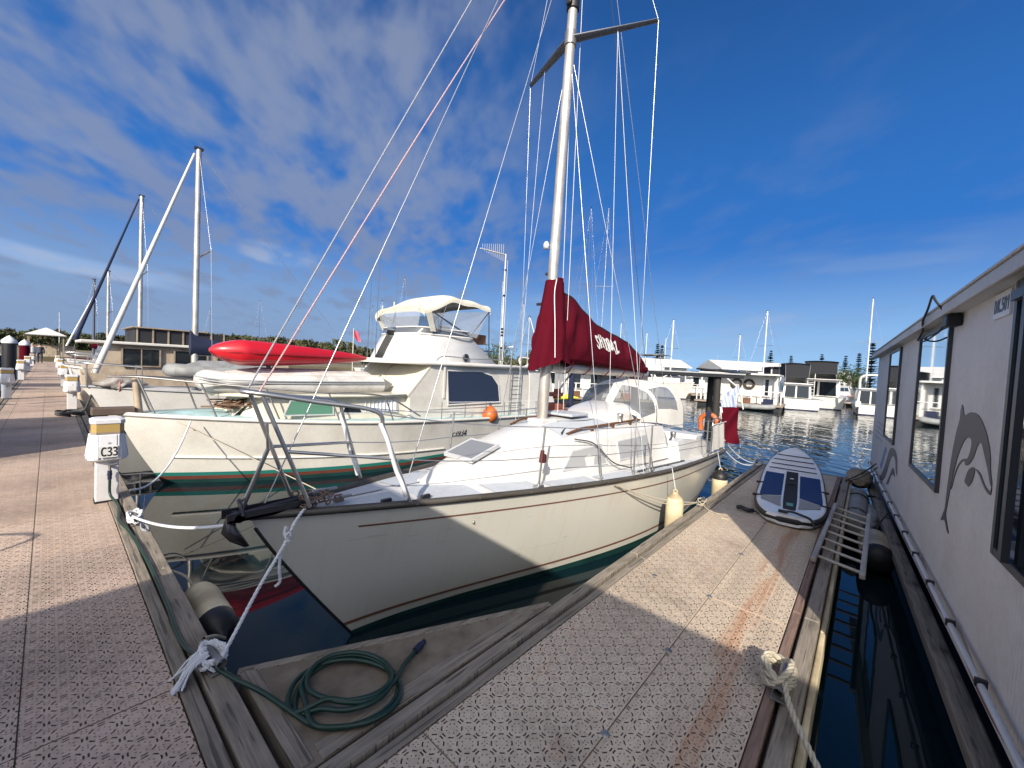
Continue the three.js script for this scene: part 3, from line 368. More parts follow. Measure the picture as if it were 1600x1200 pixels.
    for (let i = 0; i < p.count; i++) { const tx = p.getX(i), ty = p.getY(i) - 0.02 * Math.sin(tx * 30), z = -5.02 - tx * 1.22 + ty * 0.35 * (0.75 - tx / wd), y = 2.605 + ty * 1.12 - 0.06 * tx / wd, [, y0, y1] = cst(z); p.setXYZ(i, flank(z, clamp((y - y0) / (y1 - y0))) + 0.012 + p.getZ(i), y, z - OZ); }
    g.computeVertexNormals(); add(cov, 'lettering', g, M.canvas); }
  // pulpit, stanchions, lifelines, pushpit
  const W3 = (x, y, z) => L(x, y, z), pu = [];
  const legs = { f1: [W3(-2.90, 1.20, -1.22), W3(-2.96, 1.98, -0.92)], f2: [W3(-3.18, 1.20, -1.20), W3(-3.13, 1.98, -0.90)], a1: [W3(-2.62, 1.17, -1.86), W3(-2.70, 1.86, -1.62)], a2: [W3(-3.46, 1.17, -1.90), W3(-3.42, 1.86, -1.66)] };
  add(s, 'pulpit', [tube([legs.a1[0], legs.a1[1].clone().add(V(0, -0.1, -0.03)), legs.a1[1], W3(-2.86, 1.95, -1.2), W3(-2.96, 2.0, -0.9), W3(-3.04, 2.01, -0.82), W3(-3.13, 2.0, -0.9), W3(-3.23, 1.95, -1.2), legs.a2[1], legs.a2[1].clone().add(V(0, -0.1, -0.03)), legs.a2[0]], 0.0155, { n: 90, rs: 10 }), bar(...legs.f1, 0.0145, 0.0145, 10), bar(...legs.f2, 0.0145, 0.0145, 10), bar(legs.f1[0].clone().lerp(legs.f1[1], 0.52), legs.a1[0].clone().lerp(legs.a1[1], 0.5), 0.012, 0.012, 10), bar(legs.f2[0].clone().lerp(legs.f2[1], 0.52), legs.a2[0].clone().lerp(legs.a2[1], 0.5), 0.012, 0.012, 10)], M.steel);
  add(s, 'cross_brace', [bar(W3(-3.10, 1.17, -0.84), W3(-3.02, 1.62, -0.98), 0.018, 0.014, 10), bar(W3(-3.02, 1.62, -0.98), W3(-2.99, 1.80, -0.96), 0.01, 0.01, 8)], M.steel);
  for (const k of ['a1', 'a2']) add(s, 'leg_wrap', tube([0.05, 0.2, 0.35, 0.5, 0.7, 0.9].map((t, i) => legs[k][0].clone().lerp(legs[k][1], t).add(V(0.012 * Math.sin(i * 2), 0, 0.02))), 0.018, { n: 30, rs: 6 }), M.rope, 'frayed white rope wrapped on the pulpit leg');
  const stz = [-3.14, -5.0, -7.3], sp = (sd, z) => { const p = cp(sd, z, 0.05); return [p, p.clone().add(V(0.0, 0.60, 0.06 * (z > -4 ? -1 : 0)))]; };
  for (const sd of [1, -1]) { stz.forEach((z) => { const [a, b] = sp(sd, z); const q = add(s, 'stanchion', bar(a, b, 0.0125, 0.011, 10), M.steel); add(q, 'base', box(a.x, a.y + 0.012, a.z, 0.07, 0.05, 0.1, { r: 0.01 }), M.steel); });
    const top = [legs[sd > 0 ? 'a1' : 'a2'][1], ...stz.map((z) => sp(sd, z)[1]), cp(sd, -8.45, 0.05).add(V(0, 0.6, 0))], mid = [legs[sd > 0 ? 'a1' : 'a2'][0].clone().lerp(legs[sd > 0 ? 'a1' : 'a2'][1], 0.5), ...stz.map((z) => { const [a, b] = sp(sd, z); return a.clone().lerp(b, 0.5); }), cp(sd, -8.45, 0.05).add(V(0, 0.3, 0))];
    for (const l of [top, mid]) add(s, 'lifeline', l.slice(1).map((p, i) => cable(l[i], p, 0.0045, 0.025)), M.wire); }
  { const q = sp(1, -3.14); add(s, 'stanchion_light', [box(q[1].x, lerp(q[0].y, q[1].y, 0.48), q[1].z, 0.05, 0.09, 0.05, { r: 0.015 }), bar(q[0].clone().lerp(q[1], 0.42), q[0].clone().lerp(q[1], 0.62), 0.026, 0.02, 8)], mat('dark red tape', [0.07, 0.012, 0.012], 0.6)); }
  { const pr = (sd, y) => [cp(sd, -7.75, 0.08).add(V(0, 0.0, 0)), cp(sd, -7.78, 0.08).add(V(0, y, 0))]; const a = pr(1, 0.58), b = pr(-1, 0.58), c1 = V(0.82, 1.48, -7.7), c2 = V(-0.82, 1.48, -7.7); add(s, 'pushpit', [tube([a[0], a[1], V(0.98, 1.47, -7.55), c1, V(0, 1.48, -7.78), c2, V(-0.98, 1.47, -7.55), b[1], b[0]], 0.0135, { n: 80, rs: 8 }), bar(c1, V(0.82, 0.9, -7.68), 0.012), bar(c2, V(-0.82, 0.9, -7.68), 0.012), bar(V(0.82, 1.2, -7.7), V(-0.82, 1.2, -7.7), 0.01)], M.steel); }
  // deck gear
  add(s, 'cabin_rope', [tube([[-2.62, 1.53, -3.9], [-2.72, 1.55, -4.15], [-2.66, 1.55, -4.4], [-2.75, 1.58, -4.7], [-2.62, 1.56, -5.1]].map((p) => W3(...p)), 0.009), tube([[-2.9, 1.61, -4.2], [-2.78, 1.61, -4.6], [-2.8, 1.61, -5.3]].map((p) => W3(...p)), 0.007), tube([[-2.5, 1.47, -4.0], [-2.42, 1.40, -4.3], [-2.3, 1.15, -4.6], [-2.2, 1.06, -4.9]].map((p) => W3(...p)), 0.008)], M.ropeDark);
  for (const [x, z] of [[-2.62, -5.35], [-3.48, -5.35], [-2.35, -6.75], [-3.75, -6.75]]) { const g = add(s, 'winch', lathe([[0, 0], [0.06, 0], [0.055, 0.03], [0.038, 0.05], [0.042, 0.1], [0.05, 0.13], [0.03, 0.14], [0, 0.14]], 16).translate(x - OX, z < -6 ? 1.2 : 1.545, z - OZ), M.steel); }
  add(s, 'genoa_track', [1, -1].map((sd) => loft([-4.9, -6.4].map((z) => { const p = cp(sd, z, 0.14); return [V(p.x - 0.015, p.y - 0.01, p.z), V(p.x - 0.015, p.y + 0.012, p.z), V(p.x + 0.015, p.y + 0.012, p.z), V(p.x + 0.015, p.y - 0.01, p.z)]; }), { caps: true, flat: true })), M.darkSteel);
  add(s, 'engine_block', [box(-0.35, 1.65, -4.98 - OZ + 0.1, 0.2, 0.26, 0.22, { r: 0.03 }), bar(V(-0.35, 1.84, -4.0), V(-0.35, 1.98, -4.0), 0.06, 0.05, 12), bar(V(-0.28, 1.66, -4.0), V(-0.15, 1.66, -3.95), 0.05, 0.05, 12), box(-0.36, 1.9, -3.98, 0.16, 0.06, 0.18, { r: 0.02 })], mat('rusty red engine', [0.24, 0.07, 0.045], 0.6, { map: tGrime }), 'small rusty red deck engine');
  // bow roller and anchor
  add(s, 'bow_roller', [box(0.02, 1.185, -0.12, 0.13, 0.016, 0.52), box(0.08, 1.205, -0.10, 0.010, 0.06, 0.5), box(-0.04, 1.205, -0.10, 0.010, 0.06, 0.5), bar(V(-0.045, 1.195, 0.08), V(0.085, 1.195, 0.08), 0.028, 0.028, 12)], M.darkSteel);
  add(s, 'anchor', [bar(V(0.02, 1.24, -0.40), V(0.02, 1.20, 0.09), 0.016, 0.02, 8), loft([[0.10, 1.19, 0.022, 0.03], [0.10, 1.12, 0.085, 0.04], [0.06, 1.05, 0.07, 0.035], [0.01, 0.98, 0.013, 0.013]].map(([z, y, w, d]) => [V(0.02 - w, y, z), V(0.02, y - d * 0.4, z + d * 1.6), V(0.02 + w, y, z), V(0.02, y + d * 0.2, z - d * 0.5)]), { caps: true }), tube([V(-0.07, 1.22, 0.0), V(-0.04, 1.28, 0.05), V(0.05, 1.28, 0.07), V(0.09, 1.21, 0.06)], 0.014, { rs: 6 })], M.darkSteel, 'dark plough anchor hanging on the bow roller');
  add(s, 'stem_strip', tube(Array.from({ length: 14 }, (_, i) => { const y = lerp(1.08, -0.1, i / 13); return V(0, y, hd.stem(y) + 0.004); }), 0.011, { n: 40, rs: 5 }), M.black);
  add(s, 'chain_heap', (() => { const r = rng(3), out = []; for (let i = 0; i < 34; i++) { const g = new THREE.TorusGeometry(0.022, 0.007, 5, 10); g.rotateX(r() * 3); g.rotateY(r() * 3); g.translate((r() - 0.5) * 0.3, 1.20 + r() * 0.05, -0.42 + (r() - 0.5) * 0.34); out.push(g); } return out; })(), mat('rusty chain', [0.17, 0.12, 0.09], 0.8, { metalness: 0.3 }));
  for (const [x, z] of [[0.12, -0.55], [-0.12, -0.55]]) add(s, 'deck_cleat', [box(x, 1.215, z, 0.028, 0.022, 0.2, { r: 0.01 }), box(x, 1.2, z, 0.03, 0.04, 0.07)], M.steel);
  for (const u of [0.11, 0.15]) { const p = h.deckPt(u, 0.8, 0.02); add(s, 'fairlead', box(p.x, p.y, p.z, 0.035, 0.04, 0.09, { r: 0.01 }), M.darkSteel); }
  // ensign staff with maroon flag furled downwards, and horseshoe buoy on the pushpit
  add(s, 'flag_staff', bar(W3(-2.14, 0.98, -8.4), W3(-2.08, 1.95, -8.75), 0.012, 0.009, 8), M.spreader);
}

// things on and round the sailboat
{
  const f = thing('ensign', 'maroon ensign hanging from the stern staff of the white sloop', 'flag', [-2.10, 1.06, -8.42]);
  const rr = []; for (let i = 0; i <= 10; i++) { const t = i / 10, r = []; for (let j = 0; j <= 16; j++) { const q = j / 16; r.push(V(0.02 + 0.26 * t + 0.03 * Math.sin(q * 5 + t * 3), 0.66 * (1 - q) + 0.06 * t * (1 - q) - 0.05 * t, -0.30 * t + 0.035 * Math.sin(q * 9 + t * 8) * (0.4 + t))); } rr.push(r); }
  add(f, 'maroon_field', loft(rr, { open: true }), M.maroon); add(f, 'hoist_band', loft(rr.slice(0, 2).map((r) => r.map((p) => p.clone().add(V(-0.014, 0, 0.014)))), { open: true }), M.canvas);
  const c = [], cl = []; for (let i = 0; i <= 8; i++) { const t = i / 8, r = [], r2 = []; for (let j = 0; j <= 12; j++) { const q = j / 12; r.push(V(0.03 + 0.22 * t, 0.66 + 0.42 * q - 0.2 * (1 - t) * q, -0.22 * t + 0.05 * Math.sin(t * 7 + q * 4))); } c.push(r); }
  const t = tex(64, (u, v) => Math.floor(u * 8) % 2 ? [0.80, 0.82, 0.88] : [0.58, 0.64, 0.80], { srgb: true, rep: 3 });
  add(f, 'striped_corner', loft(c, { open: true }), mat('striped cloth', [0.9, 0.9, 0.9], 0.9, { map: t }));
}
{
  const b = thing('horseshoe_lifebuoy', 'faded orange horseshoe lifebuoy strapped to the stern rail of the white sloop', 'lifebuoy', [-2.28, 1.42, -8.45]);
  const pts = []; for (let i = 0; i <= 14; i++) { const a = lerp(-0.25, PI + 0.25, i / 14); pts.push(V(Math.cos(a) * 0.15, Math.sin(a) * 0.15 - 0.02, 0.02)); } pts.unshift(V(0.13, -0.18, 0.02)); pts.push(V(-0.13, -0.18, 0.02));
  add(b, 'foam_ring', tube(pts, 0.045, { n: 60, rs: 10 }), M.orange); add(b, 'strap', [box(0, 0.125, 0.02, 0.10, 0.11, 0.105, { r: 0.01 })], M.navy);
}
{
  const c = thing('cockpit_dodger', 'white canvas side dodger laced to the stern lifelines of the white sloop', 'canvas', [-1.97, 0.92, -8.0]);
  const rr = [0, 0.5, 1].map((t) => Array.from({ length: 13 }, (_, j) => V(0.015 * Math.sin(j * 1.3 + t * 2) - 0.02 * t, 0.06 + 0.46 * t, 0.42 - 0.85 * j / 12))); add(c, 'cloth', loft(rr, { open: true }), M.canvas); add(c, 'lacing', [bar(V(0, 0.53, 0.42), V(0, 0.53, -0.43), 0.006)], M.rope);
}
function fenderAt(x, yTop, z, r, len, label, group) {
  const f = thing('hull_fender', label, 'fender', [x, yTop - len, z], 0, group);
  add(f, 'body', lathe([[0, 0], [r * 0.5, 0.02], [r * 0.88, 0.06], [r, 0.12], [r, len - 0.13], [r * 0.85, len - 0.07], [r * 0.35, len - 0.02], [r * 0.2, len], [0, len]], 18), M.fender); add(f, 'eye', new THREE.TorusGeometry(0.022, 0.009, 6, 12).translate(0, len + 0.012, 0), M.fender); add(f, 'lanyard', cable(V(0, len + 0.02, 0), V(-0.06, len + 0.29, 0), 0.005), M.rope);
  return f;
}
fenderAt(-1.735, 0.80, -5.2, 0.105, 0.58, 'stained cream fender hanging over the middle of the white sloop by the rope knot');
{ const f = fenderAt(-1.80, 0.70, -7.55, 0.12, 0.55, 'stained cream fender with black top hanging near the stern of the white sloop'); add(f, 'black_top', lathe([[0.122, 0.40], [0.122, 0.45], [0.10, 0.50], [0.04, 0.545], [0, 0.56]], 18), M.black); f.userData.label = 'stained cream fender with black top hanging near the stern of the white sloop'; }

// cream flybridge cruiser in the next slip
{
  const OX = -8.85, OZ = -0.72, s = thing('flybridge_cruiser', 'cream flybridge motor cruiser with teal boot stripe and white bimini', 'motor cruiser', [OX, 0, OZ]);
  const L = (x, y, z) => V(x - OX, y, z - OZ);
  const hd = { stem: (y) => y >= 0 ? -0.56 * Math.pow(1 - clamp(y / 1.2), 1.25) : -0.56 + y, tran: () => -10.2, sheer: (u) => 1.2 - 0.58 * u + 0.28 * u * u, draft: 0.7, p: 1.15, camber: 0.07,
    B: (u) => u < 0.45 ? 1.74 * (1 - Math.pow(1 - u / 0.45, 2.1)) : 1.74 - 0.14 * ((u - 0.45) / 0.55) ** 2, W: (u) => u < 0.42 ? 1.56 * (1 - Math.pow(1 - u / 0.42, 1.85)) : 1.56 - 0.06 * (u - 0.42) };
  const h = hullOf(hd), sh = hd.sheer, k = (v) => () => v;
  add(s, 'hull', h.band(k(0.20), sh, { tran: true, nv: 12 }), M.creamOld); add(s, 'boot_stripe', h.band(k(0.135), k(0.20), { tran: true, nv: 2 }), M.tealBright); add(s, 'antifouling', h.band(k(0.07), k(0.135), { tran: true, nv: 2 }), M.redFoul, 'red antifouling line'); add(s, 'underbody', h.band(k(-0.6), k(0.07), { tran: true, nv: 5 }), M.teal);
  for (const sd of [1, -1]) { add(s, 'spray_rail', tube(Array.from({ length: 30 }, (_, i) => { const u = 0.035 + i * 0.016; return h.pt(u, 0.50 - 0.35 * u, sd, 0.012); }), 0.022, { n: 60, rs: 6 }), M.oldWhite); add(s, 'gunwale', tube(h.edge(sd, 0.015, 0, 1, 44, 0.008), 0.034, { n: 90, rs: 8 }), M.oldWhite); }
  add(s, 'deck', h.deck(0, 1, -1, 1, 0, 40, 14), M.oldWhite); add(s, 'foredeck_paint', h.deck(0.035, 0.9, -0.92, 0.92, 0.006, 36, 14), M.paleBlue);
  { const p = h.pt(0.52, 0.58, 1, 0.006); label3d('23934', 0.15, { at: p, ux: V(0, 0, -1), uy: V(0.12, 0.99, 0).normalize(), sx: 0.85, skew: 0.2 }, M.darkSteel, s, 'registration_number'); }
  // low fore cabin
  const fc = [[-2.15, 0.62, 1.10], [-2.5, 0.92, 1.12], [-3.2, 1.10, 1.08], [-4.2, 1.22, 1.03], [-5.25, 1.28, 1.0]].map(([z, w, y]) => [V(-w, y - 0.06, z - OZ), V(-w + 0.05, 1.52, z - OZ - (z === -2.15 ? 0.28 : 0)), V(w - 0.05, 1.52, z - OZ - (z === -2.15 ? 0.28 : 0)), V(w, y - 0.06, z - OZ)]);
  add(s, 'fore_cabin', [loft(fc, { open: true, flat: true }), fan(fc[0])], M.cream);
  const rf = (y, e) => [[-1.85, 0.30], [-2.0, 0.62], [-2.4, 0.98], [-3.2, 1.20], [-4.2, 1.31], [-5.3, 1.35]].map(([z, w]) => [w + e, z]);
  { const ringAt = (y, e) => { const p = rf(y, e); return [...p.map(([w, z]) => V(w, y, z - OZ)), ...p.reverse().map(([w, z]) => V(-w, y, z - OZ))]; }; add(s, 'fore_cabin_roof', loft([ringAt(1.51, -0.02), ringAt(1.525, 0.02), ringAt(1.555, 0.02), ringAt(1.575, -0.03)], { caps: true }), M.cream); }
  const sideX = (z) => lerp(1.10, 1.28, clamp((z + 3.2) / -2.05)) + 0.012;
  for (const [z0, z1, m, nm] of [[-2.75, -3.62, M.greenGlass, 'green curtained window'], [-3.78, -4.18, M.glass, 'dark open window'], [-4.22, -4.95, M.curtain, 'white curtained window']]) { const q = [L(OX + sideX(z0) - 0.005, 1.20, z0), L(OX + sideX(z1) - 0.005, 1.18, z1), L(OX + sideX(z1) - 0.035, 1.45, z1), L(OX + sideX(z0) - 0.035, 1.46, z0 - 0.12)]; const w = add(s, 'fore_cabin_window', poly(q, 0.012), m, nm); add(w, 'frame', border(q, 0.022, 0.02), M.lightGrey);
    if (m === M.curtain) add(w, 'curtain_fold', Array.from({ length: 9 }, (_, i) => { const z = lerp(z0 - 0.04, z1 + 0.04, i / 8); return bar(L(OX + sideX(z) + 0.004, 1.21, z), L(OX + sideX(z) - 0.022, 1.43, z), 0.012, 0.012, 6); }), M.curtain); }
  { const q = [L(-9.45, 1.16, -2.1), L(-8.25, 1.16, -2.1), L(-8.2, 1.47, -2.40), L(-9.5, 1.47, -2.40)]; add(s, 'front_curtain', poly(q, 0.012), M.creamCloth); }
  // saloon with raked covered windscreen
  const X = 1.36, sal = [V(X, 0.92, -5.2 - OZ), V(X, 1.52, -5.18 - OZ), V(X - 0.06, 2.22, -5.82 - OZ), V(X - 0.06, 2.22, -9.3 - OZ), V(X, 0.85, -9.5 - OZ)];
  const mir = (p) => V(-p.x, p.y, p.z);
  add(s, 'saloon', [poly(sal, 0.03), poly(sal.map(mir), 0.03), poly([sal[3], mir(sal[3]), mir(sal[4]), sal[4]], 0.03), poly([sal[0], mir(sal[0]), mir(sal[1]), sal[1]], 0.03)], M.creamOld);
  { const a = L(-7.50, 1.545, -5.16), b = L(-7.56, 2.22, -5.80), c = L(-8.85, 1.57, -5.0), d = L(-8.85, 2.23, -5.62); for (const sd of [1, -1]) { const q = [c, a, b, d].map((p) => V(p.x * sd, p.y, p.z)); const w = add(s, 'windscreen_cover', poly(q, 0.02), M.creamCloth, 'cream cloth windscreen cover'); add(w, 'screen_frame', border(q, 0.06, 0.05), M.cream); } }
  { const x = X - 0.005, yz = [[1.30, -6.25], [2.12, -6.22], [2.12, -7.35], [2.02, -7.75], [1.78, -7.98], [1.32, -8.05]]; const q = yz.map(([y, z]) => V(x - 0.06 * clamp((y - 1.52) / 0.7) + 0.035, y, z - OZ)); const w = add(s, 'saloon_window', poly(q, 0.012), M.blueCover, 'navy covered side window with rounded aft corner'); add(w, 'frame', border(q, 0.035, 0.02), M.oldWhite); }
  add(s, 'side_moulding', [box(X + 0.012, 1.22, -7.4 - OZ, 0.02, 0.03, 3.4), box(X + 0.02, 1.86, -6.12 - OZ, 0.02, 0.8, 0.05)], M.oldWhite);
  { const rr = (y, e) => { const p = [[-4.85, 0.0], [-4.88, 0.42], [-5.0, 0.86], [-5.25, 1.18], [-5.7, 1.38], [-7, 1.45], [-10.3, 1.42]].map(([z, w]) => [Math.max(0.02, w + e), z]); return [...p.map(([w, z]) => V(w, y, z - OZ)), ...p.slice(0).reverse().map(([w, z]) => V(-w, y, z - OZ))]; }; add(s, 'flybridge_deck', loft([rr(2.22, -0.04), rr(2.235, 0.03), rr(2.30, 0.03), rr(2.325, -0.03)], { caps: true }), M.oldWhite); }
  add(s, 'aft_cover', [poly([V(1.37, 0.95, -9.35 - OZ), V(1.37, 2.2, -9.3 - OZ), V(1.37, 2.2, -10.3 - OZ), V(1.37, 0.95, -10.7 - OZ)], 0.02)], M.canvas);
  // flybridge coaming, venturi, seat
  const fl = (y, t) => { const f = lerp(-5.3, -5.62, t), a = lerp(-8.1, -7.3, t), w = lerp(1.14, 1.0, t), p = [[f, 0], [f - 0.02, 0.4], [f - 0.10, 0.75], [f - 0.32, w * 0.93], [f - 0.75, w], [a, w]]; return [...p.map(([z, x]) => V(x, y, z - OZ)), ...p.slice(1).reverse().map(([z, x]) => V(-x, y, z - OZ))]; };
  add(s, 'flybridge_coaming', [loft([fl(2.31, 0), fl(2.5, 0.28), fl(2.75, 0.68), fl(2.94, 1)], { open: true })], M.white);
  add(s, 'coaming_cap', tube(fl(2.955, 1), 0.022, { n: 80, rs: 8 }), M.white); add(s, 'wind_deflector', loft([fl(2.97, 1), fl(3.10, 1.12)], { open: true }), M.smoke, 'smoked wind deflector'); add(s, 'deflector_rim', tube(fl(3.115, 1.12), 0.018, { n: 80, rs: 6 }), M.white);
  add(s, 'helm_seat', [box(0.1, 2.55, -6.75 - OZ, 1.2, 0.45, 0.5, { r: 0.06 }), box(0.1, 2.92, -7.0 - OZ, 1.2, 0.5, 0.12, { r: 0.04 })], M.creamOld); add(s, 'timber_box', box(0.6, 2.98, -7.7 - OZ, 0.5, 0.26, 0.5, { r: 0.01 }), M.teak, 'varnished timber box on the flybridge'); add(s, 'outboard_cowl', box(-0.05, 3.12, -7.2 - OZ, 0.3, 0.36, 0.3, { r: 0.07 }), M.navy);
  // bimini with clear curtains
  const bm = (k, t) => { const z = lerp(-5.7, -7.85, k), top = lerp(3.66, 3.98, smooth(0, 0.4, k)) + 0.05 * Math.sin(k * PI) + 0.016 * Math.sin(k * 19), c = Math.cos(t), q = Math.sin(t); return V(1.08 * Math.sign(c) * Math.pow(Math.abs(c), 0.55), top - 0.26 + 0.22 * Math.pow(q, 0.6), z - OZ); };
  const rows = []; for (let i = 0; i <= 24; i++) { const r = []; for (let j = 0; j <= 22; j++) r.push(bm(i / 24, PI * j / 22)); rows.push(r); }
  const bim = add(s, 'bimini', [loft(rows, { open: true }), loft([rows[0], rows[0].map((p) => V(p.x * 0.97, p.y - 0.14, p.z - 0.03))], { open: true }), loft([rows[24], rows[24].map((p) => V(p.x * 0.99, p.y - 0.10, p.z + 0.01))], { open: true })], M.creamCloth, 'cream canvas bimini top');
  const A = (sd, k) => bm(k, sd > 0 ? 0 : PI), base = (sd, z, y = 3.02) => V(sd * 1.03, y, z - OZ);
  for (const sd of [1, -1]) { add(bim, 'frame_tube', [bar(base(sd, -7.15), A(sd, 0.10), 0.014), bar(base(sd, -7.2), A(sd, 0.97), 0.014), bar(base(sd, -6.1), A(sd, 0.30), 0.012), bar(A(sd, 0.97), V(sd * 1.1, 2.35, -7.85 - OZ), 0.014)], M.darkSteel); add(bim, 'curtain_post', poly([A(sd, 0.02), A(sd, 0.09), base(sd, -6.08), base(sd, -5.93)], 0.012), M.creamCloth); add(bim, 'side_curtain', poly([A(sd, 0.03), A(sd, 0.97), V(sd * 1.05, 2.98, -7.4 - OZ), V(sd * 0.98, 3.10, -6.0 - OZ)], 0.004), M.clear); }
  { const f = fl(3.12, 1.12), t = rows[0]; add(bim, 'front_curtain', loft([[t[5], t[8], t[11], t[14], t[17]].map((p) => V(p.x, p.y - 0.1, p.z)), [f[2], f[1], f[0], V(-f[1].x, f[1].y, f[1].z), V(-f[2].x, f[2].y, f[2].z)]], { open: true }), M.clear); }
  for (const x of [-0.75, -0.2, 0.35, 0.85]) add(bim, 'webbing_strap', box(x, 3.58 + 0.12 * (1 - Math.abs(x)), -5.70 - OZ, 0.04, 0.16, 0.01), M.creamCloth);
  // ladder, rails
  { const lz = -8.35, q = (y, z) => V(1.47, y, z - OZ); add(s, 'boarding_ladder', [bar(q(0.95, lz), q(2.75, lz), 0.014), bar(q(0.95, lz - 0.42), q(2.75, lz - 0.42), 0.014), ...[1.15, 1.4, 1.65, 1.9, 2.15].map((y) => bar(q(y, lz), q(y, lz - 0.42), 0.012)), tube([q(2.75, lz), V(1.47, 2.82, lz - 0.1 - OZ), V(1.3, 2.8, lz - OZ), V(1.15, 2.4, lz - OZ)], 0.014)], M.steel); }
  add(s, 'roof_handrail', tube([-5.9, -6.0, -7, -8.2, -8.3].map((z, i) => V(1.34, i === 0 || i === 4 ? 2.33 : 2.42, z - OZ)), 0.012), M.steel);
  { const P = (u, dy, inn) => { const p = h.pt(u, sh(u), 1, -0.06); return V(p.x - inn, p.y + dy, p.z); }, us = [0.02, 0.09, 0.17, 0.26, 0.36, 0.44]; for (const sd of [1, -1]) { const top = [V(0, 1.80, 0.12), ...us.map((u) => { const p = P(u, lerp(0.62, 0.5, u / 0.44) * (u > 0.4 ? 0.25 : 1), -0.02); return V(p.x * sd, p.y, p.z); })]; add(s, 'bow_rail', [tube(top, 0.016, { n: 60 }), ...us.slice(0, 5).map((u, i) => { const a = P(u + 0.02, 0.03, 0); return bar(V(a.x * sd, a.y, a.z), top[i + 1], 0.014); })], M.galv); }
    for (let i = 0; i < 6; i++) { const u = 0.5 + i * 0.07, p = P(u, 0, 0.02); add(s, 'side_stanchion', bar(p, V(p.x, p.y + 0.42, p.z), 0.011), M.galv); } const r = []; for (let i = 0; i < 6; i++) r.push(P(0.5 + i * 0.07, 0.42, 0.02)); add(s, 'side_rail', tube(r, 0.008), M.rope); }
  add(s, 'bow_post', bar(V(0, 1.15, -0.25), V(-0.03, 1.78, -0.2), 0.055, 0.045, 8), M.beige, 'weathered timber bow post'); add(s, 'bow_roller', [box(0.0, 1.26, 0.05, 0.2, 0.12, 0.5, { r: 0.02 })], mat('rusty roller', [0.13, 0.10, 0.085], 0.8, { map: tGrime }));
  add(s, 'anchor_warp', (() => { const r = rng(8), p = []; for (let i = 0; i < 46; i++) p.push(V(0.45 + (r() - 0.5) * 0.5, 1.30 + r() * 0.14, -1.35 + (r() - 0.5) * 0.7)); return tube(p, 0.014, { n: 300, rs: 5 }); })(), mat('rusty brown warp', [0.20, 0.12, 0.08], 0.95));
  add(s, 'roof_cleat', new THREE.TorusGeometry(0.1, 0.03, 8, 20).scale(1, 0.5, 1).rotateX(PI / 2).translate(0.75, 1.6, -4.15 - OZ + 0.1), M.creamOld);
  add(s, 'porthole_fan', lathe([[0, 0], [0.09, 0], [0.1, 0.03], [0.07, 0.05], [0, 0.05]], 14).rotateZ(-PI / 2).translate(1.15, 2.45, -6.95 - OZ), M.darkSteel);
  for (const [x, z, hh, ln] of [[-0.7, -5.3, 4.9, 0.1], [0.2, -5.0, 4.8, 0.05], [-0.9, -6.2, 5.0, 0], [0.9, -8.6, 5.3, 0.02]]) add(s, 'whip_aerial', bar(V(x, 2.3, z - OZ), V(x + ln, hh, z - OZ), 0.011, 0.005, 6), hh > 5 ? M.oldWhite : M.spreader);
}
{ const b = thing('tv_aerial', 'white television aerial on a tall pole at the stern of the cream cruiser', 'aerial', [-8.85, 2.32, -9.5]);
  add(b, 'pole', bar(V(0, 0, 0), V(0.02, 3.5, 0.03), 0.03, 0.022, 8), M.oldWhite); add(b, 'crossbar', bar(V(0.02, 3.47, 0.08), V(0.02, 3.40, 1.14), 0.02, 0.018, 6), M.oldWhite); add(b, 'element', Array.from({ length: 11 }, (_, i) => bar(V(0.02, 3.46 - i * 0.006 + 0.02, 0.15 + i * 0.09), V(0.02, 3.78 - i * 0.022, 0.15 + i * 0.09), 0.005, 0.005, 5)).concat(Array.from({ length: 11 }, (_, i) => bar(V(0.02, 3.46 - i * 0.006, 0.15 + i * 0.09), V(0.02, 3.25 + i * 0.012, 0.15 + i * 0.09), 0.005, 0.005, 5))), M.oldWhite); add(b, 'clamp', [0.55, 0.95, 1.05, 1.15, 2.2, 3.0].map((y) => box(0.01, y, 0.01, 0.07, 0.06, 0.07)), M.navy); }
{ const b = thing('orange_buoy', 'round orange buoy hung on the side rail of the cream cruiser', 'buoy', [-7.22, 1.02, -7.45]); add(b, 'ball', lathe([[0, -0.2], [0.1, -0.175], [0.18, -0.09], [0.205, 0.01], [0.17, 0.12], [0.08, 0.2], [0.045, 0.24], [0, 0.25]], 22), M.orange); add(b, 'eye', [new THREE.TorusGeometry(0.03, 0.014, 6, 12).translate(0, 0.27, 0), bar(V(0, 0.28, 0), V(-0.02, 0.42, 0), 0.006)], M.navy); }
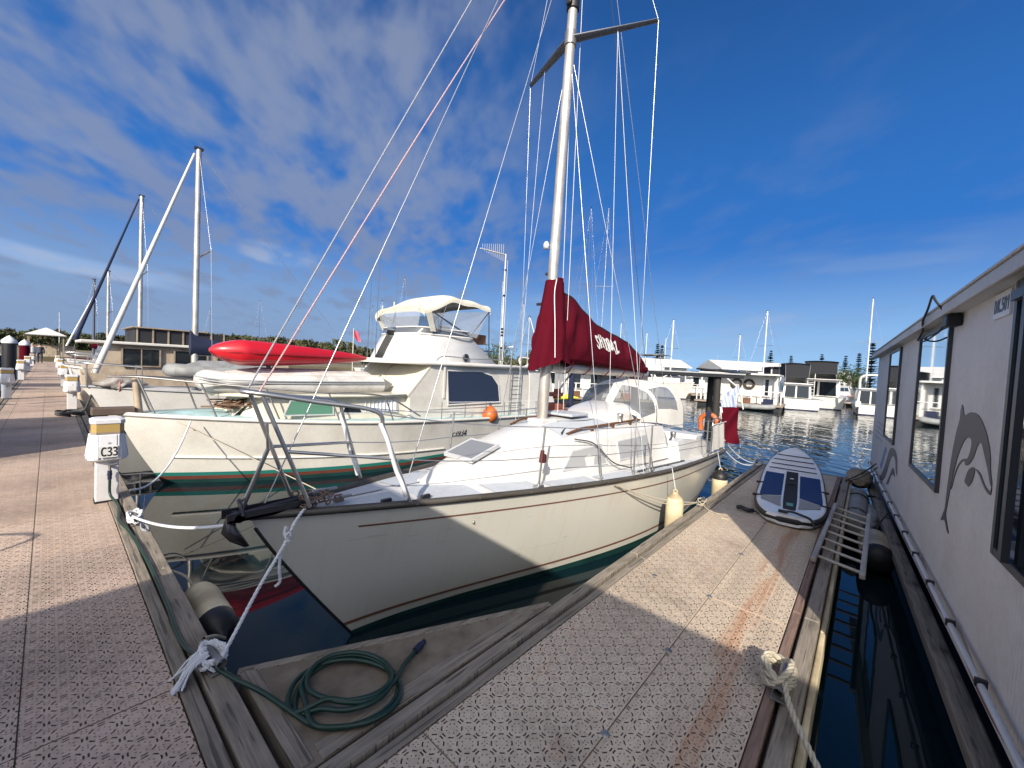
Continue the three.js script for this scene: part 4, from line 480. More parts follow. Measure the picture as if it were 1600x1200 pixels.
{ // upturned tender and kayak stacked on the fore cabin roof
  const d = thing('inflatable_tender', 'white inflatable dinghy upside down on the fore cabin of the cream cruiser', 'inflatable dinghy', [-8.62, 1.56, -1.78], 0);
  const hullRow = (z, w, hgt) => { const r = []; for (let i = 0; i <= 14; i++) { const a = PI * i / 14; r.push(V(Math.cos(a) * w, 0.12 + Math.sin(a) * hgt, z)); } return r; };
  const tubePath = [V(0.52, 0.17, -3.05), V(0.58, 0.17, -1.9), V(0.55, 0.17, -0.9), V(0.36, 0.18, -0.30), V(0, 0.21, -0.02), V(-0.36, 0.18, -0.30), V(-0.55, 0.17, -0.9), V(-0.58, 0.17, -1.9), V(-0.52, 0.17, -3.05)];
  add(d, 'buoyancy_tube', tube(tubePath, 0.185, { n: 90, rs: 14 }), M.hypalon); for (const sd of [1, -1]) add(d, 'tube_cone', bar(V(0.52 * sd, 0.17, -3.04), V(0.50 * sd, 0.18, -3.36), 0.184, 0.02, 14), M.grey);
  add(d, 'floor', loft([hullRow(-0.3, 0.1, 0.26), hullRow(-0.8, 0.42, 0.34), hullRow(-1.9, 0.5, 0.34), hullRow(-2.95, 0.5, 0.32)], { caps: true }), M.hypalon);
  for (const dy of [0.03, 0.07]) add(d, 'rubbing_strake', tube(tubePath.map((p, i) => { const c = V(0, p.y, -1.6), q = p.clone().sub(c).setY(0).normalize(); return V(p.x + (i < 4 ? 0.19 : i > 4 ? -0.19 : 0), p.y + dy, p.z + (i > 2 && i < 6 ? 0.16 : 0)); }), 0.013, { n: 80, rs: 5 }), M.grey);
  const kk = thing('kayak', 'bright red kayak lying upside down on the white inflatable dinghy', 'kayak', [-8.46, 2.02, -1.80], 0.03);
  const rr = []; for (let i = 0; i <= 40; i++) { const t = i / 40, z = -2.92 * t, e = Math.min(1, Math.pow(clamp(t / 0.16 + 0.02), 0.5)) * Math.pow(clamp((1.01 - t) / 0.62), 0.62), w = 0.36 * e, hh = 0.25 * Math.min(1, Math.pow(clamp(t / 0.14 + 0.015), 0.5)) * Math.pow(clamp((1.012 - t) / 0.75), 0.5), r = []; for (let j = 0; j < 24; j++) { const a = j / 24 * 2 * PI, c = Math.cos(a), q = Math.sin(a); r.push(V(w * Math.sign(c) * Math.pow(Math.abs(c), 0.75) * (q < 0 ? 0.97 : 1), 0.25 + (q > 0 ? hh * 0.95 * Math.pow(q, 0.8) : -hh * 0.85 * Math.pow(-q, 0.7)) + 0.03 * (1 - e) + 0.012 * Math.cos(a * 6) * e, z)); } rr.push(r); }
  add(kk, 'hull', loft(rr, { caps: true }), M.kayak); add(kk, 'seam', tube(rr.filter((_, i) => i % 4 === 0).map((r) => r[0].clone().add(V(0.004, -0.01, 0))), 0.008, { n: 60, rs: 5 }), mat('dark red seam', [0.25, 0.006, 0.01], 0.5)); add(kk, 'drain_plug', lathe([[0, 0], [0.03, 0], [0.028, 0.015], [0, 0.018]], 10).translate(0.04, 0.52, -1.75), M.black);
}
{ const p = thing('pink_pennant', 'small pink pennant on a thin staff beyond the red kayak', 'flag', [-9.9, 1.3, -5.1]); add(p, 'staff', bar(V(0, 0, 0), V(0, 1.75, 0), 0.012, 0.008, 6), M.oldWhite); const rr = []; for (let i = 0; i <= 6; i++) rr.push(Array.from({ length: 5 }, (_, j) => V(0.04 * Math.sin(i * 1.2 + j), 1.53 + 0.2 * j / 4 - 0.02 * i, -0.18 * i / 6))); add(p, 'cloth', loft(rr, { open: true }), mat('pink cloth', [0.65, 0.10, 0.16], 0.8)); }

// ---------------------------------------------------------------- simpler boats: yachts, motor boats, houseboats
function simpleHull(L, B, free, o = {}) { return { stem: (y) => -(o.rake ?? 0.09) * L * (1 - clamp(y / free, -0.4, 1)), tran: (y) => -L + 0.03 * L * clamp(1 - y / free), sheer: (u) => free * (1 - 0.42 * u + 0.22 * u * u), draft: 0.5, p: 0.9, B: (u) => u < 0.5 ? B * (1 - Math.pow(1 - u / 0.5, 2)) : B * (1 - 0.2 * ((u - 0.5) / 0.5) ** 2), W: (u) => u < 0.5 ? B * 0.86 * (1 - Math.pow(1 - u / 0.5, 1.6)) : B * 0.86 * (1 - 0.25 * ((u - 0.5) / 0.5) ** 2) }; }
function yacht(label, pos, ry, o) {                    // bow at the origin, towards +z
  const L = o.L, B = o.B || L * 0.16, fr = o.free || 1.1, s = thing('sailboat', label, 'sailboat', pos, ry, o.group), hd = simpleHull(L, B, fr), h = hullOf(hd), k = (v) => () => v;
  add(s, 'hull', h.band(k(0.12), hd.sheer, { tran: true, nv: 6, nu: 24 }), o.hull || M.white); add(s, 'antifouling', h.band(k(-0.4), k(0.12), { tran: true, nv: 3, nu: 24 }), o.foul || M.navy); add(s, 'deck', h.deck(0, 1, -1, 1, -0.004, 24, 8), M.deck); for (const sd of [1, -1]) add(s, 'toe_rail', tube(h.edge(sd, 0.01, 0, 1, 20), 0.03, { n: 40, rs: 5 }), o.trim || M.grey);
  const c = [[0.28, 0.3, 0.06], [0.36, 0.5, 0.3], [0.45, 0.58, 0.42], [0.68, 0.62, 0.42]].map(([u, w, hh]) => { const y = hd.sheer(u), z = -L * u, ww = w * B; return [V(-ww, y, z), V(-ww * 0.85, y + hh, z), V(0, y + hh + 0.04, z), V(ww * 0.85, y + hh, z), V(ww, y, z)]; }); add(s, 'cabin', [loft(c, { open: true, flat: true }), fan(c[3])], M.white);
  for (const sd of [1, -1]) add(s, 'cabin_window', poly([0.40, 0.62, 0.60, 0.44].map((u, i) => V(sd * B * (i < 2 ? 0.585 : 0.54), hd.sheer(u) + (i < 2 ? 0.14 : 0.31), -L * u)), 0.02), M.glass);
  const mz = -L * (o.mastAt || 0.4), my = hd.sheer(0.4) + 0.4, top = o.mast; if (top) { const m = add(s, 'mast', bar(V(0, my - 0.05, mz), V(o.lean || 0, top, mz), o.mr || 0.075, (o.mr || 0.075) * 0.8, 12), o.mastMat || M.alloy);
    add(m, 'masthead', [box(o.lean || 0, top + 0.03, mz, 0.12, 0.06, 0.22), bar(V(o.lean || 0, top, mz), V(o.lean || 0, top + 0.35, mz - 0.1), 0.006)], M.darkSteel); const sy = lerp(my, top, 0.55); add(m, 'spreader', bar(V(-B * 0.7, sy, mz - 0.15), V(B * 0.7, sy, mz - 0.15), 0.025, 0.025, 6), M.galv);
    for (const sd of [1, -1]) add(s, 'shroud', [cable(V(sd * B * 0.9, hd.sheer(0.45), mz - 0.2), V(sd * B * 0.7, sy, mz - 0.15), 0.006), cable(V(sd * B * 0.7, sy, mz - 0.15), V(o.lean || 0, top, mz), 0.006)], M.wire); add(s, 'backstay', cable(V(o.lean || 0, top, mz), V(0, hd.sheer(1), -L), 0.006), M.wire);
    if (o.furl !== null) add(s, 'furled_headsail', bar(V(0, fr + (o.furlY || 0.25), o.furlZ ?? -0.1), V(o.lean || 0, top - 0.15, mz + 0.1), o.furlR || 0.07, 0.03, 10), o.furl || M.canvas); else add(s, 'forestay', cable(V(0, fr, -0.1), V(o.lean || 0, top, mz), 0.007), M.wire);
    const bl = L * 0.38, by = my + 0.75; add(s, 'boom', bar(V(0, by, mz), V(0, by + 0.05, mz - bl), 0.06, 0.05, 10), M.alloy); const rr = []; for (let i = 0; i <= 16; i++) { const t = i / 16, hh = lerp(0.75, 0.14, Math.pow(t, 0.5)), w = lerp(0.17, 0.07, t); rr.push(Array.from({ length: 14 }, (_, j) => { const a = j / 14 * 2 * PI; return V(Math.cos(a) * w * (1 + 0.12 * Math.sin(j * 3 + i)), by - 0.05 + hh * (0.5 + 0.5 * Math.sin(a)), mz + 0.12 - bl * t); })); } add(s, 'sail_cover', loft(rr, { caps: true }), o.cover || M.navy); }
  if (o.pulpit !== false) add(s, 'pulpit', [tube([V(-B * 0.42, fr + 0.55, -L * 0.13), V(-0.12, fr + 0.62, 0.0), V(0.12, fr + 0.62, 0.0), V(B * 0.42, fr + 0.55, -L * 0.13)], 0.016, { n: 30 }), ...[[-B * 0.42, -L * 0.13], [B * 0.42, -L * 0.13], [-0.1, -0.1], [0.1, -0.1]].map(([x, z]) => bar(V(x, fr * 0.98, z), V(x, fr + 0.58, z), 0.014))], M.steel);
  const sp = (sd, u) => { const p = h.pt(u, hd.sheer(u), sd, -0.04); return p; }; for (const sd of [1, -1]) add(s, 'lifeline', [...[0.3, 0.5, 0.7, 0.9].map((u) => bar(sp(sd, u), sp(sd, u).add(V(0, 0.55, 0)), 0.012)), ...[[0.14, 0.3], [0.3, 0.5], [0.5, 0.7], [0.7, 0.9]].map(([a, b]) => cable(sp(sd, a).add(V(0, 0.55, 0)), sp(sd, b).add(V(0, 0.55, 0)), 0.006))], M.steel);
  return s;
}
function motorboat(label, pos, ry, o) {                // bow at the origin, towards +z; stern seen from -z
  const L = o.L, B = o.B || L * 0.17, fr = o.free || 1.4, s = thing('motor_boat', label, 'motor boat', pos, ry, o.group), hd = { ...simpleHull(L, B, fr), B: (u) => u < 0.45 ? B * (1 - Math.pow(1 - u / 0.45, 2)) : B * (1 - 0.06 * (u - 0.45)), W: (u) => u < 0.45 ? B * 0.8 * (1 - Math.pow(1 - u / 0.45, 1.6)) : B * 0.84 }, h = hullOf(hd), k = (v) => () => v;
  add(s, 'hull', h.band(k(0.08), hd.sheer, { tran: true, nv: 6, nu: 24 }), o.hull || M.white); add(s, 'antifouling', h.band(k(-0.4), k(0.08), { tran: true, nv: 3, nu: 20 }), M.navy); add(s, 'deck', h.deck(0, 1, -1, 1, 0, 20, 8), M.white); for (const sd of [1, -1]) add(s, 'gunwale', tube(h.edge(sd, 0.02, 0, 1, 20), 0.04, { n: 40, rs: 6 }), o.trim || M.white);
  const y = (u) => hd.sheer(u), cb = (u0, u1, w, hh, rk, rk2 = 0) => { const a = [V(-w, y(u0) - 0.05, -L * u0), V(w, y(u0) - 0.05, -L * u0), V(w, y(u1) - 0.05, -L * u1), V(-w, y(u1) - 0.05, -L * u1)], yt = y(u1) + hh, b = [V(-w * 0.92, yt, -L * u0 - rk), V(w * 0.92, yt, -L * u0 - rk), V(w * 0.92, yt, -L * u1 + rk2), V(-w * 0.92, yt, -L * u1 + rk2)]; return [a, b, yt]; };
  const w = B * 0.78, [ca, cbt, yt] = cb(0.3, 0.74, w, o.cab || 1.3, L * 0.1); add(s, 'cabin', [loft([ca, cbt], { caps: true, flat: true })], M.white); const mixp = (a, b, t) => a.clone().lerp(b, t);
  const quad = (i, j, x0, x1, y0, y1, out) => { const f = (x, v) => mixp(mixp(ca[i], ca[j], x), mixp(cbt[i], cbt[j], x), v); const q = [f(x0, y0), f(x1, y0), f(x1, y1), f(x0, y1)], n = q[1].clone().sub(q[0]).cross(q[3].clone().sub(q[0])).normalize(), c = mixp(ca[0], ca[2], 0.5); if (n.dot(q[0].clone().sub(c)) < 0) n.negate(); return poly(q.map((p) => p.addScaledVector(n, out)), 0.02); };
  add(s, 'windscreen', quad(0, 1, 0.06, 0.94, 0.52, 0.92, 0.012), M.glass); for (const [i, j] of [[1, 2], [0, 3]]) for (const [a, b] of [[0.12, 0.48], [0.53, 0.92]]) add(s, 'side_window', quad(i, j, a, b, 0.5, 0.88, 0.012), M.glass); for (const [a, b] of [[0.08, 0.5], [0.56, 0.92]]) add(s, 'aft_door', quad(3, 2, a, b, 0.08, 0.88, 0.012), M.glass);
  add(s, 'cabin_roof', box(0, yt + 0.04, -L * 0.56, w * 2.0, 0.08, L * 0.46, { r: 0.03 }), M.white);
  if (o.fly) { const g = []; for (const [z, yy, ww] of [[-L * 0.40, yt + 0.08, 0.8], [-L * 0.43, yt + 0.6, 0.74]]) g.push([V(-w * ww, yy, z - L * 0.24), V(-w * ww, yy, z - 0.3), V(-w * ww * 0.6, yy, z), V(w * ww * 0.6, yy, z), V(w * ww, yy, z - 0.3), V(w * ww, yy, z - L * 0.24)]); add(s, 'flybridge', loft(g, { open: true, flat: true }), M.white);
    const by = yt + 1.75; add(s, 'bimini', loft([-0.36, -0.42, -0.55, -0.72].map((u, i) => Array.from({ length: 9 }, (_, j) => V(w * Math.cos(PI * j / 8) * 0.9, by - (i === 0 || i === 3 ? 0.08 : 0) + 0.12 * Math.sin(PI * j / 8), L * u))), { open: true }), o.bim || M.canvas); if (o.enclosed) add(s, 'flybridge_curtain', loft([yt + 0.55, by].map((yy) => [V(-w * 0.8, yy, -L * 0.42), V(w * 0.8, yy, -L * 0.42), V(w * 0.8, yy, -L * 0.70), V(-w * 0.8, yy, -L * 0.70)]), { flat: true }), o.bim || M.blackCloth);
    for (const [x, u] of [[-1, 0.38], [1, 0.38], [-1, 0.7], [1, 0.7]]) add(s, 'bimini_post', bar(V(x * w * 0.78, yt + 0.05, -L * u), V(x * w * 0.86, by, -L * u), 0.018), M.steel); }
  if (o.overhang) { add(s, 'aft_awning', box(0, yt + 0.03, -L * 0.86, w * 2.05, 0.06, L * 0.24, { r: 0.02 }), M.white); for (const sd of [1, -1]) add(s, 'awning_post', bar(V(sd * w * 0.96, y(1) - 0.02, -L * 0.965), V(sd * w * 0.9, yt, -L * 0.955), 0.05, 0.05), M.white); }
  if (o.ladder) add(s, 'ladder', [0.25, 0.6].map((x) => bar(V(w * x, y(1) - 0.1, -L * 0.985), V(w * x, yt + 0.5, -L * 0.94), 0.025)).concat([0.2, 0.4, 0.6, 0.8].map((t) => bar(V(w * 0.25, lerp(y(1), yt, t), -L * 0.975), V(w * 0.6, lerp(y(1), yt, t), -L * 0.975), 0.02))), M.white);
  add(s, 'rail', [tube([V(-B * 0.75, fr + 0.42, -L * 0.3), V(-B * 0.42, fr + 0.55, -L * 0.1), V(0, fr + 0.6, 0.02), V(B * 0.42, fr + 0.55, -L * 0.1), V(B * 0.75, fr + 0.42, -L * 0.3)], 0.018, { n: 40 }), ...[[-0.75, 0.3], [-0.42, 0.1], [0.42, 0.1], [0.75, 0.3]].map(([x, u]) => bar(V(B * x, y(u) - 0.02, -L * u), V(B * x, fr + (u > 0.2 ? 0.42 : 0.55), -L * u), 0.015))], M.steel);
  if (o.radar) add(s, 'radar_arch', [tube([V(-w * 0.9, yt, -L * 0.72), V(-w * 0.8, yt + 1.0, -L * 0.78), V(w * 0.8, yt + 1.0, -L * 0.78), V(w * 0.9, yt, -L * 0.72)], 0.09, { n: 30 })], o.radar === 2 ? M.navy : M.white);
  if (o.swim) add(s, 'swim_platform', box(0, 0.3, -L - 0.35, B * 1.7, 0.08, 0.75, { r: 0.02 }), M.oldWhite);
  return s;
}
function floatHome(label, pos, ry, o) {                // box cabin on a raft; front faces +z
  const s = thing('houseboat', label, 'houseboat', pos, ry, o.group), { w, d, h } = o, y0 = 0.55;
  add(s, 'pontoon', [box(0, 0.08, 0, w + 0.7, 0.46, d + 1.3, { r: 0.05 })], o.raft || M.black); add(s, 'deck', box(0, 0.40, 0, w + 1.1, 0.12, d + 1.7), M.beigeDark);
  add(s, 'cabin', box(0, y0 + h / 2 - 0.06, 0, w, h, d), o.wall || M.white); add(s, 'roof', box(0, y0 + h + 0.02, o.porch ? 0.5 : 0.15, w + 0.5, 0.12, d + (o.porch ? 1.5 : 0.7), { r: 0.02 }), o.roof || M.roofWhite);
  for (const [x, y, ww, hh, m] of o.win || []) { const f = add(s, m === 'door' ? 'door' : 'window', box(x, y0 + y, d / 2 + 0.02, ww, hh, 0.03), M.glass); add(f, 'frame', border([V(x - ww / 2, y0 + y - hh / 2, d / 2 + 0.03), V(x + ww / 2, y0 + y - hh / 2, d / 2 + 0.03), V(x + ww / 2, y0 + y + hh / 2, d / 2 + 0.03), V(x - ww / 2, y0 + y + hh / 2, d / 2 + 0.03)], 0.07, 0.05), o.frame || M.white); }
  for (const [z, y, ww, hh] of o.side || []) for (const sd of [1, -1]) add(s, 'side_window', box(sd * (w / 2 + 0.02), y0 + y, z, 0.03, hh, ww), M.glass);
  if (o.porch) for (const x of [-w / 2 - 0.1, w / 2 + 0.1]) add(s, 'porch_post', box(x, y0 + h / 2 - 0.05, d / 2 + 0.65, 0.1, h, 0.1), o.post || M.white);
  { const r = rng(Math.round(w * 100 + d * 10 + h * 7)); for (const [x, y, ww, hh, m] of o.win || []) if (m !== 'door') add(s, 'curtain', [box(x - ww * 0.36, y0 + y, d / 2 + 0.042, ww * 0.2, hh * 0.94, 0.01), box(x + ww * 0.36, y0 + y, d / 2 + 0.042, ww * 0.2, hh * 0.94, 0.01)], M.curtain); add(s, 'solar_panel', box(-w * 0.2, y0 + h + 0.2, 0, 1.5, 0.04, 0.9, { rx: 0.15 }), M.glass); add(s, 'roof_vent', [box(w * 0.25, y0 + h + 0.16, -0.2, 0.4, 0.2, 0.4, { r: 0.03 }), bar(V(w * 0.4, y0 + h, 0.2), V(w * 0.4, y0 + h + 0.5, 0.2), 0.05, 0.05, 8)], M.lightGrey); add(s, 'aerial', [bar(V(-w * 0.42, y0 + h, -0.5), V(-w * 0.42, y0 + h + 1.6, -0.5), 0.015, 0.012, 5), bar(V(-w * 0.42 - 0.35, y0 + h + 1.5, -0.5), V(-w * 0.42 + 0.35, y0 + h + 1.5, -0.5), 0.01, 0.01, 5)], M.grey); add(s, 'wall_batten', Array.from({ length: Math.floor(w / 0.6) }, (_, i) => box(-w / 2 + 0.3 + i * 0.6, y0 + h / 2 - 0.06, d / 2 + 0.004, 0.03, h * 0.98, 0.012)), o.wall || M.white); if (o.deckbox) for (const [x, c] of o.deckbox) add(s, 'deck_box', box(x, 0.46 + 0.22, d / 2 + 0.6, 0.5 + 0.3 * r(), 0.44, 0.4, { r: 0.03 }), M[c]); }
  if (o.fence) { const f = add(s, 'railing', [box(0, y0 + 0.9, d / 2 + 0.75, w + 0.9, 0.05, 0.05)], M.white); for (let i = 0; i <= o.fence; i++) add(f, 'baluster', box(lerp(-w / 2 - 0.4, w / 2 + 0.4, i / o.fence), y0 + 0.42, d / 2 + 0.75, 0.08, 0.95, 0.03), M.white); }
  return s;
}
// boats in the slips beyond the cruiser
yacht('white yacht with a white furled headsail and navy sail cover, beyond the cream cruiser', [-15.4, 0, -0.55], 0, { L: 8.6, free: 1.2, B: 1.35, mast: 8.25, mastAt: 0.275, furlR: 0.07, furlY: 0.35, furlZ: -0.25, mr: 0.085, hull: M.white, foul: M.black });
{ const s = thing('grey_tender', 'grey inflatable dinghy upside down on the deck of the yacht with the navy cover', 'inflatable dinghy', [-14.75, 1.5, -2.2]); const tp = [V(0.5, 0.15, -2.5), V(0.52, 0.15, -1), V(0.3, 0.2, -0.15), V(-0.3, 0.2, -0.15), V(-0.52, 0.15, -1), V(-0.5, 0.15, -2.5)]; add(s, 'buoyancy_tube', tube(tp, 0.19, { n: 60, rs: 12 }), M.greyTube); add(s, 'floor', loft([[-0.2, 0.1], [-0.7, 0.3], [-2.4, 0.34]].map(([z, q]) => [V(-0.45, 0.16, z), V(0, 0.2 + q, z), V(0.45, 0.16, z)]), { open: true }), M.greyTube); }
{ const s = thing('sail_bundle', 'crumpled grey sail bundle lying on the bow of the yacht with the navy cover', 'sail', [-15.2, 1.12, -0.75]); const r = rng(21), rr = []; for (let i = 0; i <= 14; i++) { const t = i / 14; rr.push(Array.from({ length: 14 }, (_, j) => { const a = j / 14 * 2 * PI, k = 0.75 + 0.5 * r(); return V(Math.cos(a) * 0.28 * k * Math.sin(PI * clamp(t, 0.06, 0.94)), 0.16 + Math.sin(a) * 0.2 * k * Math.sin(PI * clamp(t, 0.06, 0.94)), -1.1 * t); })); } add(s, 'cloth', loft(rr, { caps: true }), mat('grey sailcloth', [0.34, 0.33, 0.32], 0.9, { map: tGrime })); add(s, 'tie', new THREE.TorusGeometry(0.24, 0.02, 6, 20).translate(0, 0.16, -0.5), mat('faded red tie', [0.5, 0.2, 0.16], 0.9)); }
{ // beige cabin houseboat with dark enclosed upper deck
  const s = thing('cabin_houseboat', 'beige cabin houseboat with flat roof and dark screened upper deck', 'houseboat', [-21, 0, -0.8]);
  const W = 3.4, D = 6.2; add(s, 'hull', [box(0, 0.35, -D / 2, W + 0.3, 0.9, D + 0.4, { r: 0.12 })], M.beige); const pr = [[0, 0.8], [0, 1.5], [-0.28, 1.55], [-0.5, 2.36], [-D, 2.36], [-D, 0.8]]; const g = extrude(pr.map(([z, y]) => [-z, y]), W - 0.1, 0.01); g.rotateY(PI / 2); g.translate(-(W - 0.1) / 2, 0, 0); add(s, 'cabin', g, M.beige);
  add(s, 'roof', box(0, 2.42, -D / 2 - 0.1, W + 0.35, 0.1, D + 0.5, { r: 0.03 }), M.creamOld); for (const [z, w] of [[-1.35, 1.0], [-2.75, 1.0], [-3.9, 0.7], [-5.1, 0.8]]) { const f = add(s, 'side_window', box(W / 2 + 0.0, 1.95, z, 0.05, 0.62, w), M.glass); add(f, 'frame', border([V(W / 2 + 0.03, 1.64, z + w / 2), V(W / 2 + 0.03, 1.64, z - w / 2), V(W / 2 + 0.03, 2.26, z - w / 2), V(W / 2 + 0.03, 2.26, z + w / 2)], 0.05, 0.03), M.beigeDark); add(f, 'mullion', box(W / 2 + 0.03, 1.95, z, 0.02, 0.62, 0.03), M.beigeDark); }
  for (const x of [-1.05, 0, 1.05]) add(s, 'front_window', poly([V(x - 0.45, 1.64, -0.28), V(x + 0.45, 1.64, -0.28), V(x + 0.45, 2.28, -0.47), V(x - 0.45, 2.28, -0.47)], 0.03), M.greyGlass); add(s, 'side_door', box(W / 2, 1.5, -4.5, 0.06, 1.35, 0.5), M.beigeDark);
  add(s, 'upper_screen', [box(0, 2.72, -2.55, W - 0.5, 0.5, 2.7)], M.blackCloth, 'black mesh screen round the upper deck'); for (let i = 0; i < 7; i++) add(s, 'screen_post', box(W / 2 - 0.24, 2.73, -1.25 - i * 0.43, 0.05, 0.54, 0.05), M.beigeDark); add(s, 'upper_roof', box(0, 3.01, -2.2, W - 0.3, 0.05, 2.2, { r: 0.02 }), M.beigeDark);
  add(s, 'bow_rail', [tube([V(-1.6, 1.5, 0.0), V(-1.2, 1.55, 0.35), V(1.2, 1.55, 0.35), V(1.6, 1.5, 0)], 0.025, { n: 30 }), ...[-1.2, 0, 1.2].map((x) => bar(V(x, 0.8, 0.2), V(x, 1.55, 0.34), 0.02))], M.oldWhite);
}
yacht('white yacht with navy furled headsail moored beyond the beige houseboat', [-28, 0, -0.7], 0, { L: 9, free: 1.2, mast: 9.9, mastAt: 0.26, furl: M.navy, furlR: 0.075, furlZ: -0.1, furlY: 1.3, mr: 0.1 });
yacht('white yacht with pale furled headsail moored farthest along the walkway', [-37, 0, -0.6], 0, { L: 9, free: 1.2, mast: 7.1, mastAt: 0.21, furlR: 0.055, furlY: 1.0, mr: 0.08 });
yacht('distant yacht with bare dark mast in the far slips', [-47, 0, -1], 0, { L: 8, free: 1.1, mast: 7.6, mastAt: 0.17, furl: null, mastMat: M.spreader, mr: 0.09, cover: M.maroon });
motorboat('maroon-trimmed small motor boat in the far slips', [-55, 0, -0.9], 0, { L: 7, B: 1.3, free: 1.1, cab: 1.1, trim: M.maroon });
// boats on the other side of the walkway: their upper works shade the planks
motorboat('navy hulled motor cruiser with radar arch across the walkway', [-38, 0, 1.35], PI, { L: 9, B: 1.7, free: 1.5, hull: M.navy, radar: 2 });
motorboat('white motor boat with navy hull stripe moored across the walkway', [-30, 0, 1.45], PI, { L: 7, B: 1.25, free: 1.25, cab: 1.1, hull: M.navy, trim: M.navy });
floatHome('white houseboat across the walkway behind the viewpoint', [1.35, 0, 6.5], PI, { w: 5.4, d: 9.2, h: 2.75, win: [[-1.6, 1.5, 1.2, 1], [1.4, 1.2, 1, 1.9, 'door']], side: [[-2, 1.5, 1.4, 1], [2, 1.5, 1.4, 1]] });
floatHome('cream houseboat across the walkway with flat roof', [-10.6, 0, 6.0], PI, { w: 3.6, d: 7.6, h: 2.35, wall: M.cream, win: [[-0.8, 1.4, 1, 0.9], [0.9, 1.1, 0.85, 1.8, 'door']], side: [[0, 1.5, 1.4, 0.9]] });
motorboat('low white motor boat across the walkway between the white and cream houseboats', [-4.6, 0, 1.9], PI, { L: 7, B: 1.2, free: 1.1, cab: 1.1 });
yacht('white yacht moored across the walkway opposite the pale pedestal', [-17.6, 0, 1.5], PI, { L: 8.2, free: 1.1, B: 1.3, mast: 9.6, furl: M.navy });
motorboat('white flybridge boat moored across the walkway opposite the beige houseboat', [-23.4, 0, 1.5], PI, { L: 8.2, B: 1.5, free: 1.4, fly: true });

